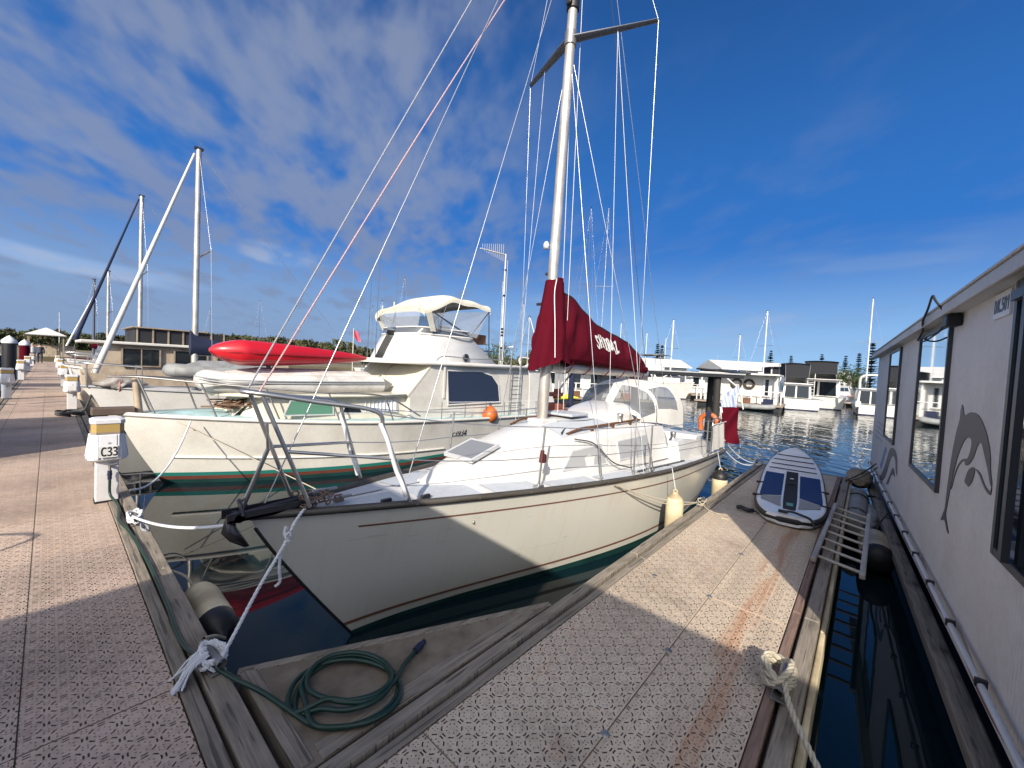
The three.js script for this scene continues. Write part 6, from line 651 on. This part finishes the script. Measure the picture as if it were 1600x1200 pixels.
{ const b = thing('plastic_bundle', 'crumpled pale grey plastic sheet floating beside the houseboat wall', 'sheet', [0.10, 0.05, -8.4]); const r = rng(61), rr = []; for (let i = 0; i <= 14; i++) { const t = i / 14; rr.push(Array.from({ length: 18 }, (_, j) => { const a = j / 18 * 2 * PI, k = (0.8 + 0.4 * r()) * Math.pow(Math.sin(PI * clamp(t, 0.05, 0.95)), 0.5); return V(Math.cos(a) * 0.17 * k, 0.12 + Math.sin(a) * 0.16 * k, -0.9 + 1.5 * t); })); } add(b, 'sheet', loft(rr, { caps: true }), mat('pale plastic', [0.36, 0.40, 0.44], 0.35)); add(b, 'black_ring', new THREE.TorusGeometry(0.09, 0.016, 7, 18).rotateX(1.3).translate(0.02, 0.30, -1.0), M.black); }

// ---------------------------------------------------------------- across the basin
const far = (px, py, depth) => { const p = at(px, py, depth); return [p.x, 0, p.z]; };
const facing = (px) => { const d = dirOf(px, 600); return Math.atan2(-d.x, -d.z); };   // yaw that turns a front (+z) towards the viewpoint
const W = (l, px, depth, o) => floatHome(l, far(px, 600, depth), facing(px) + (o.turn || 0), o);
// long white shed roofs behind the boats
function shed(label, px0, px1, depth, eave, ridge, m) { const a = at(px0, 600, depth), b = at(px1, 600, depth), c = a.clone().lerp(b, 0.5), L = Math.hypot(b.x - a.x, b.z - a.z), s = thing('boat_shed', label, 'shed', [c.x, 0.7, c.z], Math.atan2(-(b.z - a.z), b.x - a.x)); add(s, 'wall', box(0, eave / 2, -4, L, eave, 8), M.lightGrey); const g = extrude([[-5, eave], [0, ridge], [5, eave], [5, eave - 0.15], [-5, eave - 0.15]], L + 0.8); g.rotateY(PI / 2); g.translate(-L / 2 - 0.4, 0, -4); add(s, 'roof', g, m || M.roofWhite); const n = Math.floor(L / 6); for (let i = 0; i < n; i++) add(s, 'roof_sheet_rib', bar(V(-L / 2 + (i + 0.5) * L / n, eave + 0.05, 1), V(-L / 2 + (i + 0.5) * L / n, ridge + 0.04, -4), 0.05, 0.05, 4), M.oldWhite); return s; }
shed('long white shed roof behind the houseboats across the basin', 1125, 1262, 72, 3.4, 5.0); shed('white shed roof behind the dark pavilion across the basin', 985, 1072, 70, 3.2, 4.6); shed('white flat shed behind the cruiser with the black bimini', 1240, 1345, 78, 3.0, 4.2);
W('white houseboat with open deck and pale fence behind the boom', 935, 31, { w: 6, d: 4, h: 1.95, porch: true, fence: 14, wall: M.oldWhite, win: [[-2.2, 1.15, 1.0, 1.3], [-0.3, 1.05, 1.9, 1.7, 'door'], [2.0, 1.1, 1.5, 1.5]], deckbox: [[-2.4, 'teak'], [1.2, 'brickRed']], turn: 0.3 });
W('white houseboat with wreath-like wall ornaments and dark porch door', 1160, 34, { w: 5.0, d: 4, h: 2.15, porch: true, wall: M.oldWhite, win: [[-1.75, 1.1, 0.95, 1.8, 'door'], [1.9, 1.2, 0.45, 1.3]], side: [[0, 1.2, 1.6, 1]], fence: 9, deckbox: [[-0.6, 'beige'], [0.7, 'teak'], [2.1, 'navy']], turn: -0.12 });
{ const p = at(1166, 600, 34), yaw = facing(1166) - 0.12; for (const [dx, l] of [[-0.15, 'dark twig wreath on the white houseboat wall, nearer its porch door'], [0.75, 'dark twig wreath on the white houseboat wall, nearer its slim window']]) { const c = V(dx, 0, 2.10).applyAxisAngle(UP, yaw), w = thing('twig_wreath', l, 'wreath', [at(1160, 600, 34).x + c.x, 1.95, at(1160, 600, 34).z + c.z], yaw); const r = rng(71 + Math.round(dx * 10)), g = []; for (let i = 0; i < 14; i++) g.push(new THREE.TorusGeometry(0.27 + r() * 0.1, 0.022, 5, 18).rotateX((r() - 0.5) * 0.2).translate((r() - 0.5) * 0.1, (r() - 0.5) * 0.1, 0.04 + r() * 0.05)); add(w, 'twig', g, mat('dark twigs', [0.06, 0.045, 0.035], 0.9)); add(w, 'ribbon', box(0, -0.2, 0.12, 0.12, 0.1, 0.03), M.beigeDark); } }
{ // dark open-sided pavilion on piles
  const p = at(1070, 600, 21), s = thing('dark_pavilion', 'dark flat-roofed pavilion on thick posts behind the spray hood', 'pavilion', [p.x, 0, p.z], facing(1070) + 0.06); add(s, 'roof', [box(-0.2, 2.42, 0, 5.2, 0.22, 3.2, { r: 0.03 }), box(1.6, 2.62, 0.6, 2.2, 0.06, 1.6, { rz: -0.07 })], M.blackCloth); for (const [x, z] of [[1.35, 1.3], [-2.4, 1.3], [1.35, -1.3], [-2.4, -1.3]]) add(s, 'post', bar(V(x, -0.6, z), V(x, 2.34, z), 0.16, 0.15, 12), mat('tarred post', [0.025, 0.022, 0.02], 0.8)); add(s, 'roof_edge', box(-0.2, 2.5, 1.62, 5.3, 0.06, 0.05), M.grey); add(s, 'awning_arm', [tube([V(1.7, 2.3, 1.5), V(2.2, 1.8, 1.6), V(2.45, 0.9, 1.6)], 0.035), tube([V(-0.9, 2.3, 1.5), V(-1.3, 2.0, 1.6), V(-1.4, 1.3, 1.6)], 0.03)], M.oldWhite); }
{ const p = at(893, 600, 15), s = thing('mooring_pile', 'dark pile with a sloping steel arm behind the sloop mast', 'pile', [p.x, -0.6, p.z]); add(s, 'shaft', bar(V(0, 0, 0), V(0, 3.2, 0), 0.11, 0.1, 12), M.navy); add(s, 'collar', bar(V(0, 1.35, 0), V(0, 1.5, 0), 0.14, 0.14, 12), M.ropeOld); add(s, 'arm', bar(V(0.45, 3.3, 0.2), V(-0.85, 1.5, 0.2), 0.035, 0.035, 8), M.steel); }
motorboat('white motor cruiser with black bimini enclosure and stern ladder, seen from astern', far(1281, 600, 44), facing(1281) + PI, { L: 9.5, B: 1.95, free: 1.35, cab: 1.55, fly: true, bim: M.blackCloth, enclosed: true, overhang: true, ladder: true });
motorboat('white flybridge cruiser moored between the pavilion and the shed', far(1085, 600, 40), facing(1085) + 1.0, { L: 10, B: 1.9, free: 1.7, cab: 1.3, fly: true, bim: M.greyTube });
motorboat('white motor boat with dark canopy between the wreath houseboat and the stern ladder cruiser', far(1238, 600, 50), facing(1238) + 0.5, { L: 8, B: 1.5, free: 1.3, cab: 1.3, fly: true, bim: M.blackCloth, enclosed: true });
motorboat('small grey motor boat moored past the corner of the grey houseboat', far(1352, 600, 36), facing(1352) + PI + 0.1, { L: 6, B: 1.1, free: 1.0, cab: 1.2, radar: 1 });
{ const p = at(1343, 600, 30), o = thing('outboard_motor', 'white and black outboard motor tilted up beside the small grey motor boat', 'outboard motor', [p.x, 0.15, p.z], facing(1343)); add(o, 'cowl', box(0, 0.75, 0, 0.34, 0.48, 0.5, { r: 0.09, n: 3 }), M.white); add(o, 'leg', [box(0, 0.32, -0.05, 0.14, 0.6, 0.24, { r: 0.03 }), box(0, 0.02, -0.02, 0.24, 0.03, 0.34)], M.black); add(o, 'propeller', lathe([[0, -0.1], [0.07, -0.08], [0.09, 0.05], [0, 0.14]], 10).rotateX(PI / 2).translate(0, -0.06, 0), M.black); }
{ const p = at(1240, 600, 37), o = thing('red_ring_buoy', 'red ring buoy hanging off the jetty beside the stern ladder cruiser', 'lifebuoy', [p.x, 0.55, p.z], facing(1240)); add(o, 'ring', new THREE.TorusGeometry(0.3, 0.1, 10, 26), mat('red buoy', [0.35, 0.02, 0.03], 0.5)); add(o, 'rope', new THREE.TorusGeometry(0.41, 0.015, 6, 24), M.rope); }
{ const p = at(1205, 600, 42), q = at(1345, 600, 42), c = p.clone().lerp(q, 0.5), j = thing('floating_jetty', 'low dark floating jetty along the far moorings', 'jetty', [c.x, 0, c.z], Math.atan2(-(q.z - p.z), q.x - p.x)); const L = p.distanceTo(q) + 16; for (let i = 0; i < 12; i++) add(j, 'deck_section', box(-L / 2 + (i + 0.5) * L / 12, 0.42, -1.2, L / 12 - 0.06, 0.14, 1.6), M.beigeDark); for (let i = 0; i < 6; i++) add(j, 'float', box(-L / 2 + (i + 0.5) * L / 6, 0.15, -1.2, L / 6 - 1.2, 0.42, 1.4), M.black); for (let i = 0; i < 5; i++) add(j, 'pile', bar(V(-L / 2 + i * L / 4, -0.8, -2.2), V(-L / 2 + i * L / 4, 1.7, -2.2), 0.13, 0.13, 10), M.oldWhite); }
{ const p = at(872, 600, 26), k = thing('yellow_kayak', 'bright yellow kayak on the far jetty behind the sloop mast', 'kayak', [p.x, 0.35, p.z], facing(872)); const rr = []; for (let i = 0; i <= 18; i++) { const t = i / 18, e = Math.pow(Math.sin(PI * clamp(t, 0.03, 0.97)), 0.6); rr.push(Array.from({ length: 12 }, (_, j) => { const a = j / 12 * 2 * PI; return V(-1.3 + 2.6 * t, 0.22 + Math.sin(a) * 0.2 * e, Math.cos(a) * 0.3 * e); })); } add(k, 'hull', loft(rr, { caps: true }), M.yellow); add(k, 'cockpit_rim', new THREE.TorusGeometry(0.24, 0.03, 6, 20).rotateX(PI / 2).scale(1.5, 1, 0.8).translate(0, 0.41, 0), M.black); }
{ const p = at(890, 600, 34), h = thing('beige_house', 'low house with terracotta roof behind the moorings, beside the maroon sail cover', 'house', [p.x, 0.3, p.z], facing(890)); add(h, 'wall', box(0, 1.2, -2, 5, 2.4, 4), M.creamOld); const g = extrude([[-2.5, 2.3], [0, 3.2], [2.5, 2.3]], 5.6); g.rotateY(PI / 2); g.translate(-2.8, 0, -2); add(h, 'roof', g, M.brickRed); for (const x of [-1.5, 0.2, 1.6]) add(h, 'window', box(x, 1.3, 0.02, 0.8, 0.9, 0.04), M.glass); add(h, 'raft', box(0, -0.15, -2, 6, 0.4, 5.4), M.grey); }
motorboat('white sports cruiser with dark canopy beyond the open-deck houseboat', far(985, 600, 52), facing(985) + 1.2, { L: 9, B: 1.6, free: 1.5, cab: 1.2, fly: true, bim: M.navy });
motorboat('white cabin boat moored behind the yellow kayak', far(880, 600, 46), facing(880) + 0.9, { L: 8, B: 1.5, free: 1.4, cab: 1.3, radar: 1 });
motorboat('white cabin boat with navy hull beyond the mast foot of the sloop', far(850, 600, 56), facing(850) - 0.6, { L: 8, B: 1.5, free: 1.3, cab: 1.2, hull: M.navy });
motorboat('white flybridge boat with navy bimini seen over the cream cruiser stern', far(805, 600, 58), facing(805) + 1.4, { L: 10, B: 1.8, free: 1.6, cab: 1.4, fly: true, bim: M.navy });
motorboat('dark canopied motor boat tucked beside the wreath houseboat', far(1222, 600, 40), facing(1222) + PI + 0.2, { L: 7.5, B: 1.35, free: 1.15, cab: 1.2, fly: true, bim: M.blackCloth, enclosed: true });
motorboat('small white boat with red trim behind the small grey motor boat', far(1330, 600, 52), facing(1330) + PI - 0.4, { L: 6.5, B: 1.2, free: 1.1, cab: 1.2, trim: M.kayak });
motorboat('grey hulled motor boat moored in front of the dark pavilion roof edge', far(1030, 600, 38), facing(1030) + 1.5, { L: 8.5, B: 1.5, free: 1.35, cab: 1.25, hull: M.greyTube });
W('pale blue houseboat with slim posts beyond the dark pavilion', 1105, 48, { w: 5.5, d: 4, h: 2.2, porch: true, fence: 8, wall: M.lightGrey, win: [[-1.6, 1.2, 1.2, 1.1], [0.4, 1.05, 0.9, 1.8, 'door'], [1.9, 1.2, 0.9, 1.1]], turn: 0.2 });
{ const p = at(1178, 600, 31), d = thing('rigid_tender', 'small grey tender with white outboard moored before the wreath houseboat', 'tender', [p.x, 0.12, p.z], facing(1178) + 1.3); add(d, 'buoyancy_tube', tube([V(0.5, 0.15, -1.4), V(0.55, 0.15, 0), V(0.35, 0.2, 1.1), V(0, 0.25, 1.4), V(-0.35, 0.2, 1.1), V(-0.55, 0.15, 0), V(-0.5, 0.15, -1.4)], 0.19, { n: 60, rs: 10 }), M.greyTube); add(d, 'floor', box(0, 0.06, -0.2, 0.9, 0.08, 2.4), M.grey); add(d, 'transom', box(0, 0.25, -1.35, 0.9, 0.4, 0.06), M.oldWhite); add(d, 'outboard', [box(0, 0.62, -1.55, 0.3, 0.42, 0.36, { r: 0.07 }), box(0, 0.2, -1.55, 0.12, 0.6, 0.16)], M.white); }
// moored yachts with tall masts, seen over everything
const masts = [['tallest distant yacht mast left of the pavilion, white', 1046, 52, 500, 0.09, M.white, null], ['thin white mast of a yacht beside the small pines', 1036, 60, 528, 0.06, M.white, null], ['distant white yacht mast above the long shed roof', 1151, 60, 523, 0.07, M.white, null], ['distant white yacht mast rising over the wreath houseboat', 1191, 52, 486, 0.08, M.white, null], ['white yacht mast in front of the tall pines', 1353, 44, 467, 0.07, M.white, null], ['yacht with bare white mast and pale furled headsail behind the aerial', 822, 40, 495, 0.05, M.alloy, M.canvas], ['yacht with slim mast between aerial and maroon cover', 812, 70, 475, 0.05, M.alloy, null], ['yacht with slim pale mast behind the cruiser bimini', 778, 75, 440, 0.045, M.white, null], ['distant yacht mast seen past the cloth ridge of the maroon cover', 965, 70, 505, 0.06, M.white, null], ['distant yacht mast above the pavilion roof', 1006, 75, 520, 0.06, M.white, null], ['distant yacht mast left of the cruiser flybridge', 578, 60, 478, 0.05, M.spreader, null], ['distant yacht with slim mast behind the pink pennant', 592, 72, 470, 0.05, M.spreader, null], ['distant yacht with grey mast near the bimini', 626, 85, 435, 0.05, M.spreader, null], ['far yacht with white mast beside the white shelter', 92, 95, 488, 0.06, M.white, null], ['far yacht with short dark mast past the red kayak', 403, 110, 470, 0.05, M.spreader, null], ['dinghy-sized far yacht with thin dark mast above the wooded bank', 326, 120, 483, 0.05, M.spreader, null], ['distant yacht with grey mast close behind the sloop mast', 935, 58, 330, 0.05, M.alloy, null], ['distant yacht with paired grey mast close behind the sloop shrouds', 908, 62, 328, 0.04, M.spreader, null]];
masts.forEach(([l, px, depth, py, r, m, f], i) => { const p = at(px, 600, depth), top = at(px, py, depth).y, L = Math.min(11, 7 + (top - 6) * 0.4), yaw = facing(px) + (i % 3 - 1) * 0.7; const off = V(0, 0, L * 0.4).applyAxisAngle(UP, yaw); yacht(l, [p.x + off.x, 0, p.z + off.z], yaw, { L, free: 1.1, mast: Math.max(5, top), mr: r, furl: f, mastMat: m, pulpit: true, cover: [M.navy, M.blackCloth, M.canvas][i % 3] }); });
// ---------------------------------------------------------------- trees
function leafClump(n, size, seed) { const r = rng(seed), pos = []; for (let i = 0; i < n; i++) { const c = V(r() - 0.5, r() - 0.5, r() - 0.5).multiplyScalar(1.5 * size), u = V(r() - 0.5, r() - 0.5, r() - 0.5).normalize(), v = V(r() - 0.5, r() - 0.5, r() - 0.5).cross(u).normalize(), s = size * (0.35 + 0.4 * r()); for (const [a, b] of [[-1, -0.6], [1, -0.4], [0, 1]]) { const p = c.clone().addScaledVector(u, a * s * 0.6).addScaledVector(v, b * s); pos.push(p.x, p.y, p.z); } } const g = new THREE.BufferGeometry(); g.setAttribute('position', new THREE.Float32BufferAttribute(pos, 3)); g.computeVertexNormals(); return g; }
{ // the wooded bank on the skyline reads as one mass
  const clump = prep(leafClump(26, 0.55, 90)), r = rng(91), ms = [], cols = [], o = new THREE.Object3D(), col = new THREE.Color();
  const tree = (x, y, z, rad, hh, n) => { const g0 = 0.6 + 0.7 * r(), yl = r() * 0.35; for (let i = 0; i < n; i++) { const th = r() * 2 * PI, ph = Math.acos(2 * r() - 1), k = rad * (0.55 + 0.5 * Math.pow(r(), 0.5)); o.position.set(x + Math.cos(th) * Math.sin(ph) * k, y + hh * 0.62 + Math.cos(ph) * k * 0.62, z + Math.sin(th) * Math.sin(ph) * k); o.rotation.set(r() * 6, r() * 6, r() * 6); o.scale.setScalar(0.7 + r() * 0.9); o.updateMatrix(); ms.push(o.matrix.clone()); const q = g0 * (0.75 + 0.5 * r()); cols.push(col.setRGB(0.062 * q * (1 + yl), 0.075 * q, 0.03 * q).clone()); } for (let i = 0; i < n * 0.25; i++) { o.position.set(x + (r() - 0.5) * rad, y + r() * hh * 0.5, z + (r() - 0.5) * rad); o.updateMatrix(); ms.push(o.matrix.clone()); cols.push(col.setRGB(0.03, 0.04, 0.018).clone()); } };
  for (let px = -60; px < 900; px += 9 + r() * 9) for (let k = 0; k < 2; k++) { const dep = 128 + 40 * k + r() * 20, p = at(px + r() * 10, 600, dep), hill = 1.2 + 2.9 * smooth(640, 330, px) * smooth(230, 340, px), hh = (3.2 + 2.8 * r()) * (px > 650 ? 0.75 : 1); tree(p.x, hill, p.z, 2.2 + 1.4 * r(), hh, 62); }
  const im = new THREE.InstancedMesh(clump, mat('mixed foliage', [1, 1, 1], 0.9), ms.length); ms.forEach((m, i) => { im.setMatrixAt(i, m); im.setColorAt(i, cols[i]); }); im.name = 'wooded_bank'; im.castShadow = im.receiveShadow = true; tag(im, 'dark green wooded bank along the skyline', 'trees', null, 'stuff'); scene.add(im);
}
function broadTree(label, px, depth, py, rad, seed) { const p = at(px, 600, depth), top = at(px, py, depth).y, t = thing('tree', label, 'tree', [p.x, 0.8, p.z]), r = rng(seed), H0 = top - 0.8, geos = []; add(t, 'trunk', [bar(V(0, 0, 0), V(0.1, H0 * 0.5, 0), 0.28, 0.17, 8), bar(V(0.1, H0 * 0.45, 0), V(rad * 0.5, H0 * 0.75, 0.3), 0.14, 0.06, 6), bar(V(0.1, H0 * 0.45, 0), V(-rad * 0.5, H0 * 0.7, -0.4), 0.14, 0.06, 6), bar(V(0.1, H0 * 0.5, 0), V(0.1, H0 * 0.9, 0.3), 0.13, 0.05, 6)], M.bark); const lobes = Array.from({ length: 11 }, () => [V((r() - 0.5) * rad * 1.5, H0 * (0.5 + 0.4 * r()), (r() - 0.5) * rad * 1.5), rad * (0.28 + 0.22 * r())]); for (const [c, k] of lobes) for (let i = 0; i < 46; i++) { const g = leafClump(9, 0.22, seed * 100 + geos.length), d = V(r() - 0.5, r() - 0.5, r() - 0.5).normalize().multiplyScalar(k * (0.6 + 0.5 * r())); g.translate(c.x + d.x, c.y + d.y, c.z + d.z); geos.push(g); } add(t, 'crown', geos, M.leaf); return t; }
broadTree('round dark tree beyond the moorings between the aerial and the timber box', 778, 90, 540, 4.2, 5); broadTree('dark shrubby tree seen right of the aerial pole', 832, 95, 548, 3.2, 6); broadTree('pale leafy tree beside the stern ladder cruiser', 1325, 70, 580, 3.2, 7);
function norfolkPine(label, px, depth, py, seed, wide = 0.24) {
  const p = at(px, 600, depth), top = at(px, py, depth).y - 0.8, t = thing('norfolk_pine', label, 'pine tree', [p.x, 0.8, p.z]), r = rng(seed), geos = []; add(t, 'trunk', bar(V(0, 0, 0), V(0, top, 0), top * 0.022, 0.02, 8), M.bark);
  const tiers = 19; for (let i = 0; i < tiers; i++) { const f = i / (tiers - 1), y = lerp(top * 0.10, top * 0.97, f) + (r() - 0.5) * top * 0.02, R = (top * wide * Math.pow(1 - f, 0.85) + 0.15) * (0.82 + 0.32 * r()), n = 7; for (let b = 0; b < n; b++) { const a = b / n * 2 * PI + i * 0.4 + r() * 0.25, L = R * (0.6 + 0.55 * r()), d = V(Math.cos(a), 0, Math.sin(a)), e = V(-d.z, 0, d.x), lift = (0.1 + 0.3 * r()) * L; const q = []; const seg = 5; for (let k = 0; k < seg; k++) { const t0 = k / seg, pt = d.clone().multiplyScalar(L * (t0 + 0.5 / seg)); pt.y = y + lift * (t0 + 0.1) ** 2 - 0.04 * L; for (let m = 0; m < 8; m++) { const w = (0.18 + 0.2 * r()) * top * 0.10 * (1.2 - t0 * 0.8), c = pt.clone().addScaledVector(e, (r() - 0.5) * w * 1.8).add(V(0, (r() - 0.4) * w * 0.7, 0)); q.push(c.x - d.x * w * 0.6, c.y, c.z - d.z * w * 0.6, c.x + e.x * w * 0.5 + d.x * w * 0.3, c.y + w * 0.5 * (r() - 0.2), c.z + e.z * w * 0.5 + d.z * w * 0.3, c.x - e.x * w * 0.5 + d.x * w * 0.4, c.y + w * 0.45 * r(), c.z - e.z * w * 0.5 + d.z * w * 0.4); } } const g = new THREE.BufferGeometry(); g.setAttribute('position', new THREE.Float32BufferAttribute(q, 3)); g.computeVertexNormals(); geos.push(g); } }
  add(t, 'crown', geos, M.pine); return t;
}
for (const a of [['tall Norfolk pine behind the white mast, taller of the close pair', 1359, 74, 535, 101, 0.22], ['Norfolk pine standing just beside the taller one behind the white mast', 1339, 78, 552, 102, 0.22], ['lone small Norfolk pine above the cruiser with the stern ladder', 1318, 105, 556, 103], ['small Norfolk pine beside the black bimini', 1281, 130, 553, 104], ['small Norfolk pine over the end of the long shed roof', 1233, 115, 556, 105], ['slim Norfolk pine above the wreath houseboat', 1201, 100, 548, 106], ['bushy Norfolk pine beside the end of the sail cover, nearest the maroon cloth', 1024, 80, 537, 107], ['bushy Norfolk pine between its neighbour and the tall white mast', 1031, 84, 539, 108]]) norfolkPine(...a);
// ---------------------------------------------------------------- people at the far end of the walkway
function person(label, x, z, yaw, o) {                 // one continuous body meshed from tapered bones
  const R = 56, mc = new MarchingCubes(R, M.navy, false, false, 60000), S = 1.0; mc.isolation = 0; const bones = [[[0, 1.0, 0], [0, 1.42, 0.02], 0.155, 0.17], [[-0.13, 1.40, 0], [0.13, 1.40, 0], 0.09, 0.09], [[0, 1.45, 0], [0, 1.57, 0.02], 0.055, 0.055], [[0, 1.62, 0.03], [0, 1.68, 0.03], 0.09, 0.095], [[0.09, 0.98, 0], [0.11, 0.5, 0.10 * o.step], 0.095, 0.065], [[0.11, 0.5, 0.10 * o.step], [0.11, 0.08, 0.02 * o.step], 0.062, 0.045], [[0.11, 0.06, 0.0 + 0.02 * o.step], [0.12, 0.04, 0.15 + 0.02 * o.step], 0.045, 0.038], [[-0.09, 0.98, 0], [-0.11, 0.5, -0.06 * o.step], 0.095, 0.065], [[-0.11, 0.5, -0.06 * o.step], [-0.11, 0.08, -0.22 * o.step], 0.062, 0.045], [[-0.11, 0.06, -0.22 * o.step], [-0.12, 0.04, -0.08 - 0.18 * o.step], 0.045, 0.038], [[0.2, 1.39, 0], [0.26, 1.1, -0.06], 0.058, 0.046], [[0.26, 1.1, -0.06], [0.25, 0.84, 0.03], 0.045, 0.034], [[-0.2, 1.39, 0], [-0.26, 1.1, -0.02], 0.058, 0.046], [[-0.26, 1.1, -0.02], [-0.25, 0.84, 0.06], 0.045, 0.034]].map(([a, b, r0, r1]) => [V(...a), V(...b), r0, r1]);
  const p = V(), ab = V(); for (let k = 0; k < R; k++) for (let j = 0; j < R; j++) for (let i = 0; i < R; i++) { p.set((i / R * 2 - 1) * S, (j / R * 2 - 1) * S + 0.9, (k / R * 2 - 1) * S); let d = 9; for (const [a, b, r0, r1] of bones) { ab.copy(b).sub(a); const t = clamp(p.clone().sub(a).dot(ab) / ab.lengthSq()), q = p.distanceTo(a.clone().addScaledVector(ab, t)) - lerp(r0, r1, t), h = clamp(0.5 + 0.5 * (d - q) / 0.05); d = lerp(d, q, h) - 0.05 * h * (1 - h); } mc.field[k * R * R + j * R + i] = -d; }
  mc.update(); const n = mc.count, g = new THREE.BufferGeometry(), pos = Float32Array.from(mc.positionArray.subarray(0, n * 3)); for (let i = 0; i < n; i++) pos[i * 3 + 1] += 0.9; const col = new Float32Array(n * 3), skin = [0.42, 0.25, 0.18]; for (let i = 0; i < n; i++) { const y = pos[i * 3 + 1], c = y > 1.47 || (Math.abs(pos[i * 3]) > 0.19 && y < 0.88) ? skin : y > 0.97 || Math.abs(pos[i * 3]) > 0.2 ? o.top : y < 0.1 ? [0.03, 0.03, 0.03] : o.legs; col.set(c, i * 3); }
  g.setAttribute('position', new THREE.BufferAttribute(pos, 3)); g.computeVertexNormals(); g.setAttribute('color', new THREE.BufferAttribute(col, 3));
  const s = thing('person', label, 'person', [x, 0.505, z], yaw), m = new THREE.Mesh(g, mat('clothing and skin', [1, 1, 1], 0.9, { vertexColors: true })); m.name = 'body'; m.castShadow = m.receiveShadow = true; s.add(m); add(s, 'hair', new THREE.SphereGeometry(0.105, 14, 10, 0, 2 * PI, 0, 1.75).rotateX(-0.35).translate(0, 1.68, 0.012), o.hair || M.black); add(s, 'nose', new THREE.ConeGeometry(0.016, 0.04, 6).rotateX(0.3).translate(0, 1.645, 0.128), M.skin); return s;
}
person('person in dark jacket and dark trousers walking away along the walkway', -57.0, 0.55, -PI / 2, { step: 1, top: [0.06, 0.065, 0.075], legs: [0.02, 0.025, 0.05] });
person('person in pale shirt walking beside the white pedestal at the far end', -54.5, 0.95, PI / 2, { step: -0.7, top: [0.5, 0.5, 0.5], legs: [0.03, 0.035, 0.06] });
renderer.render(scene, camera);
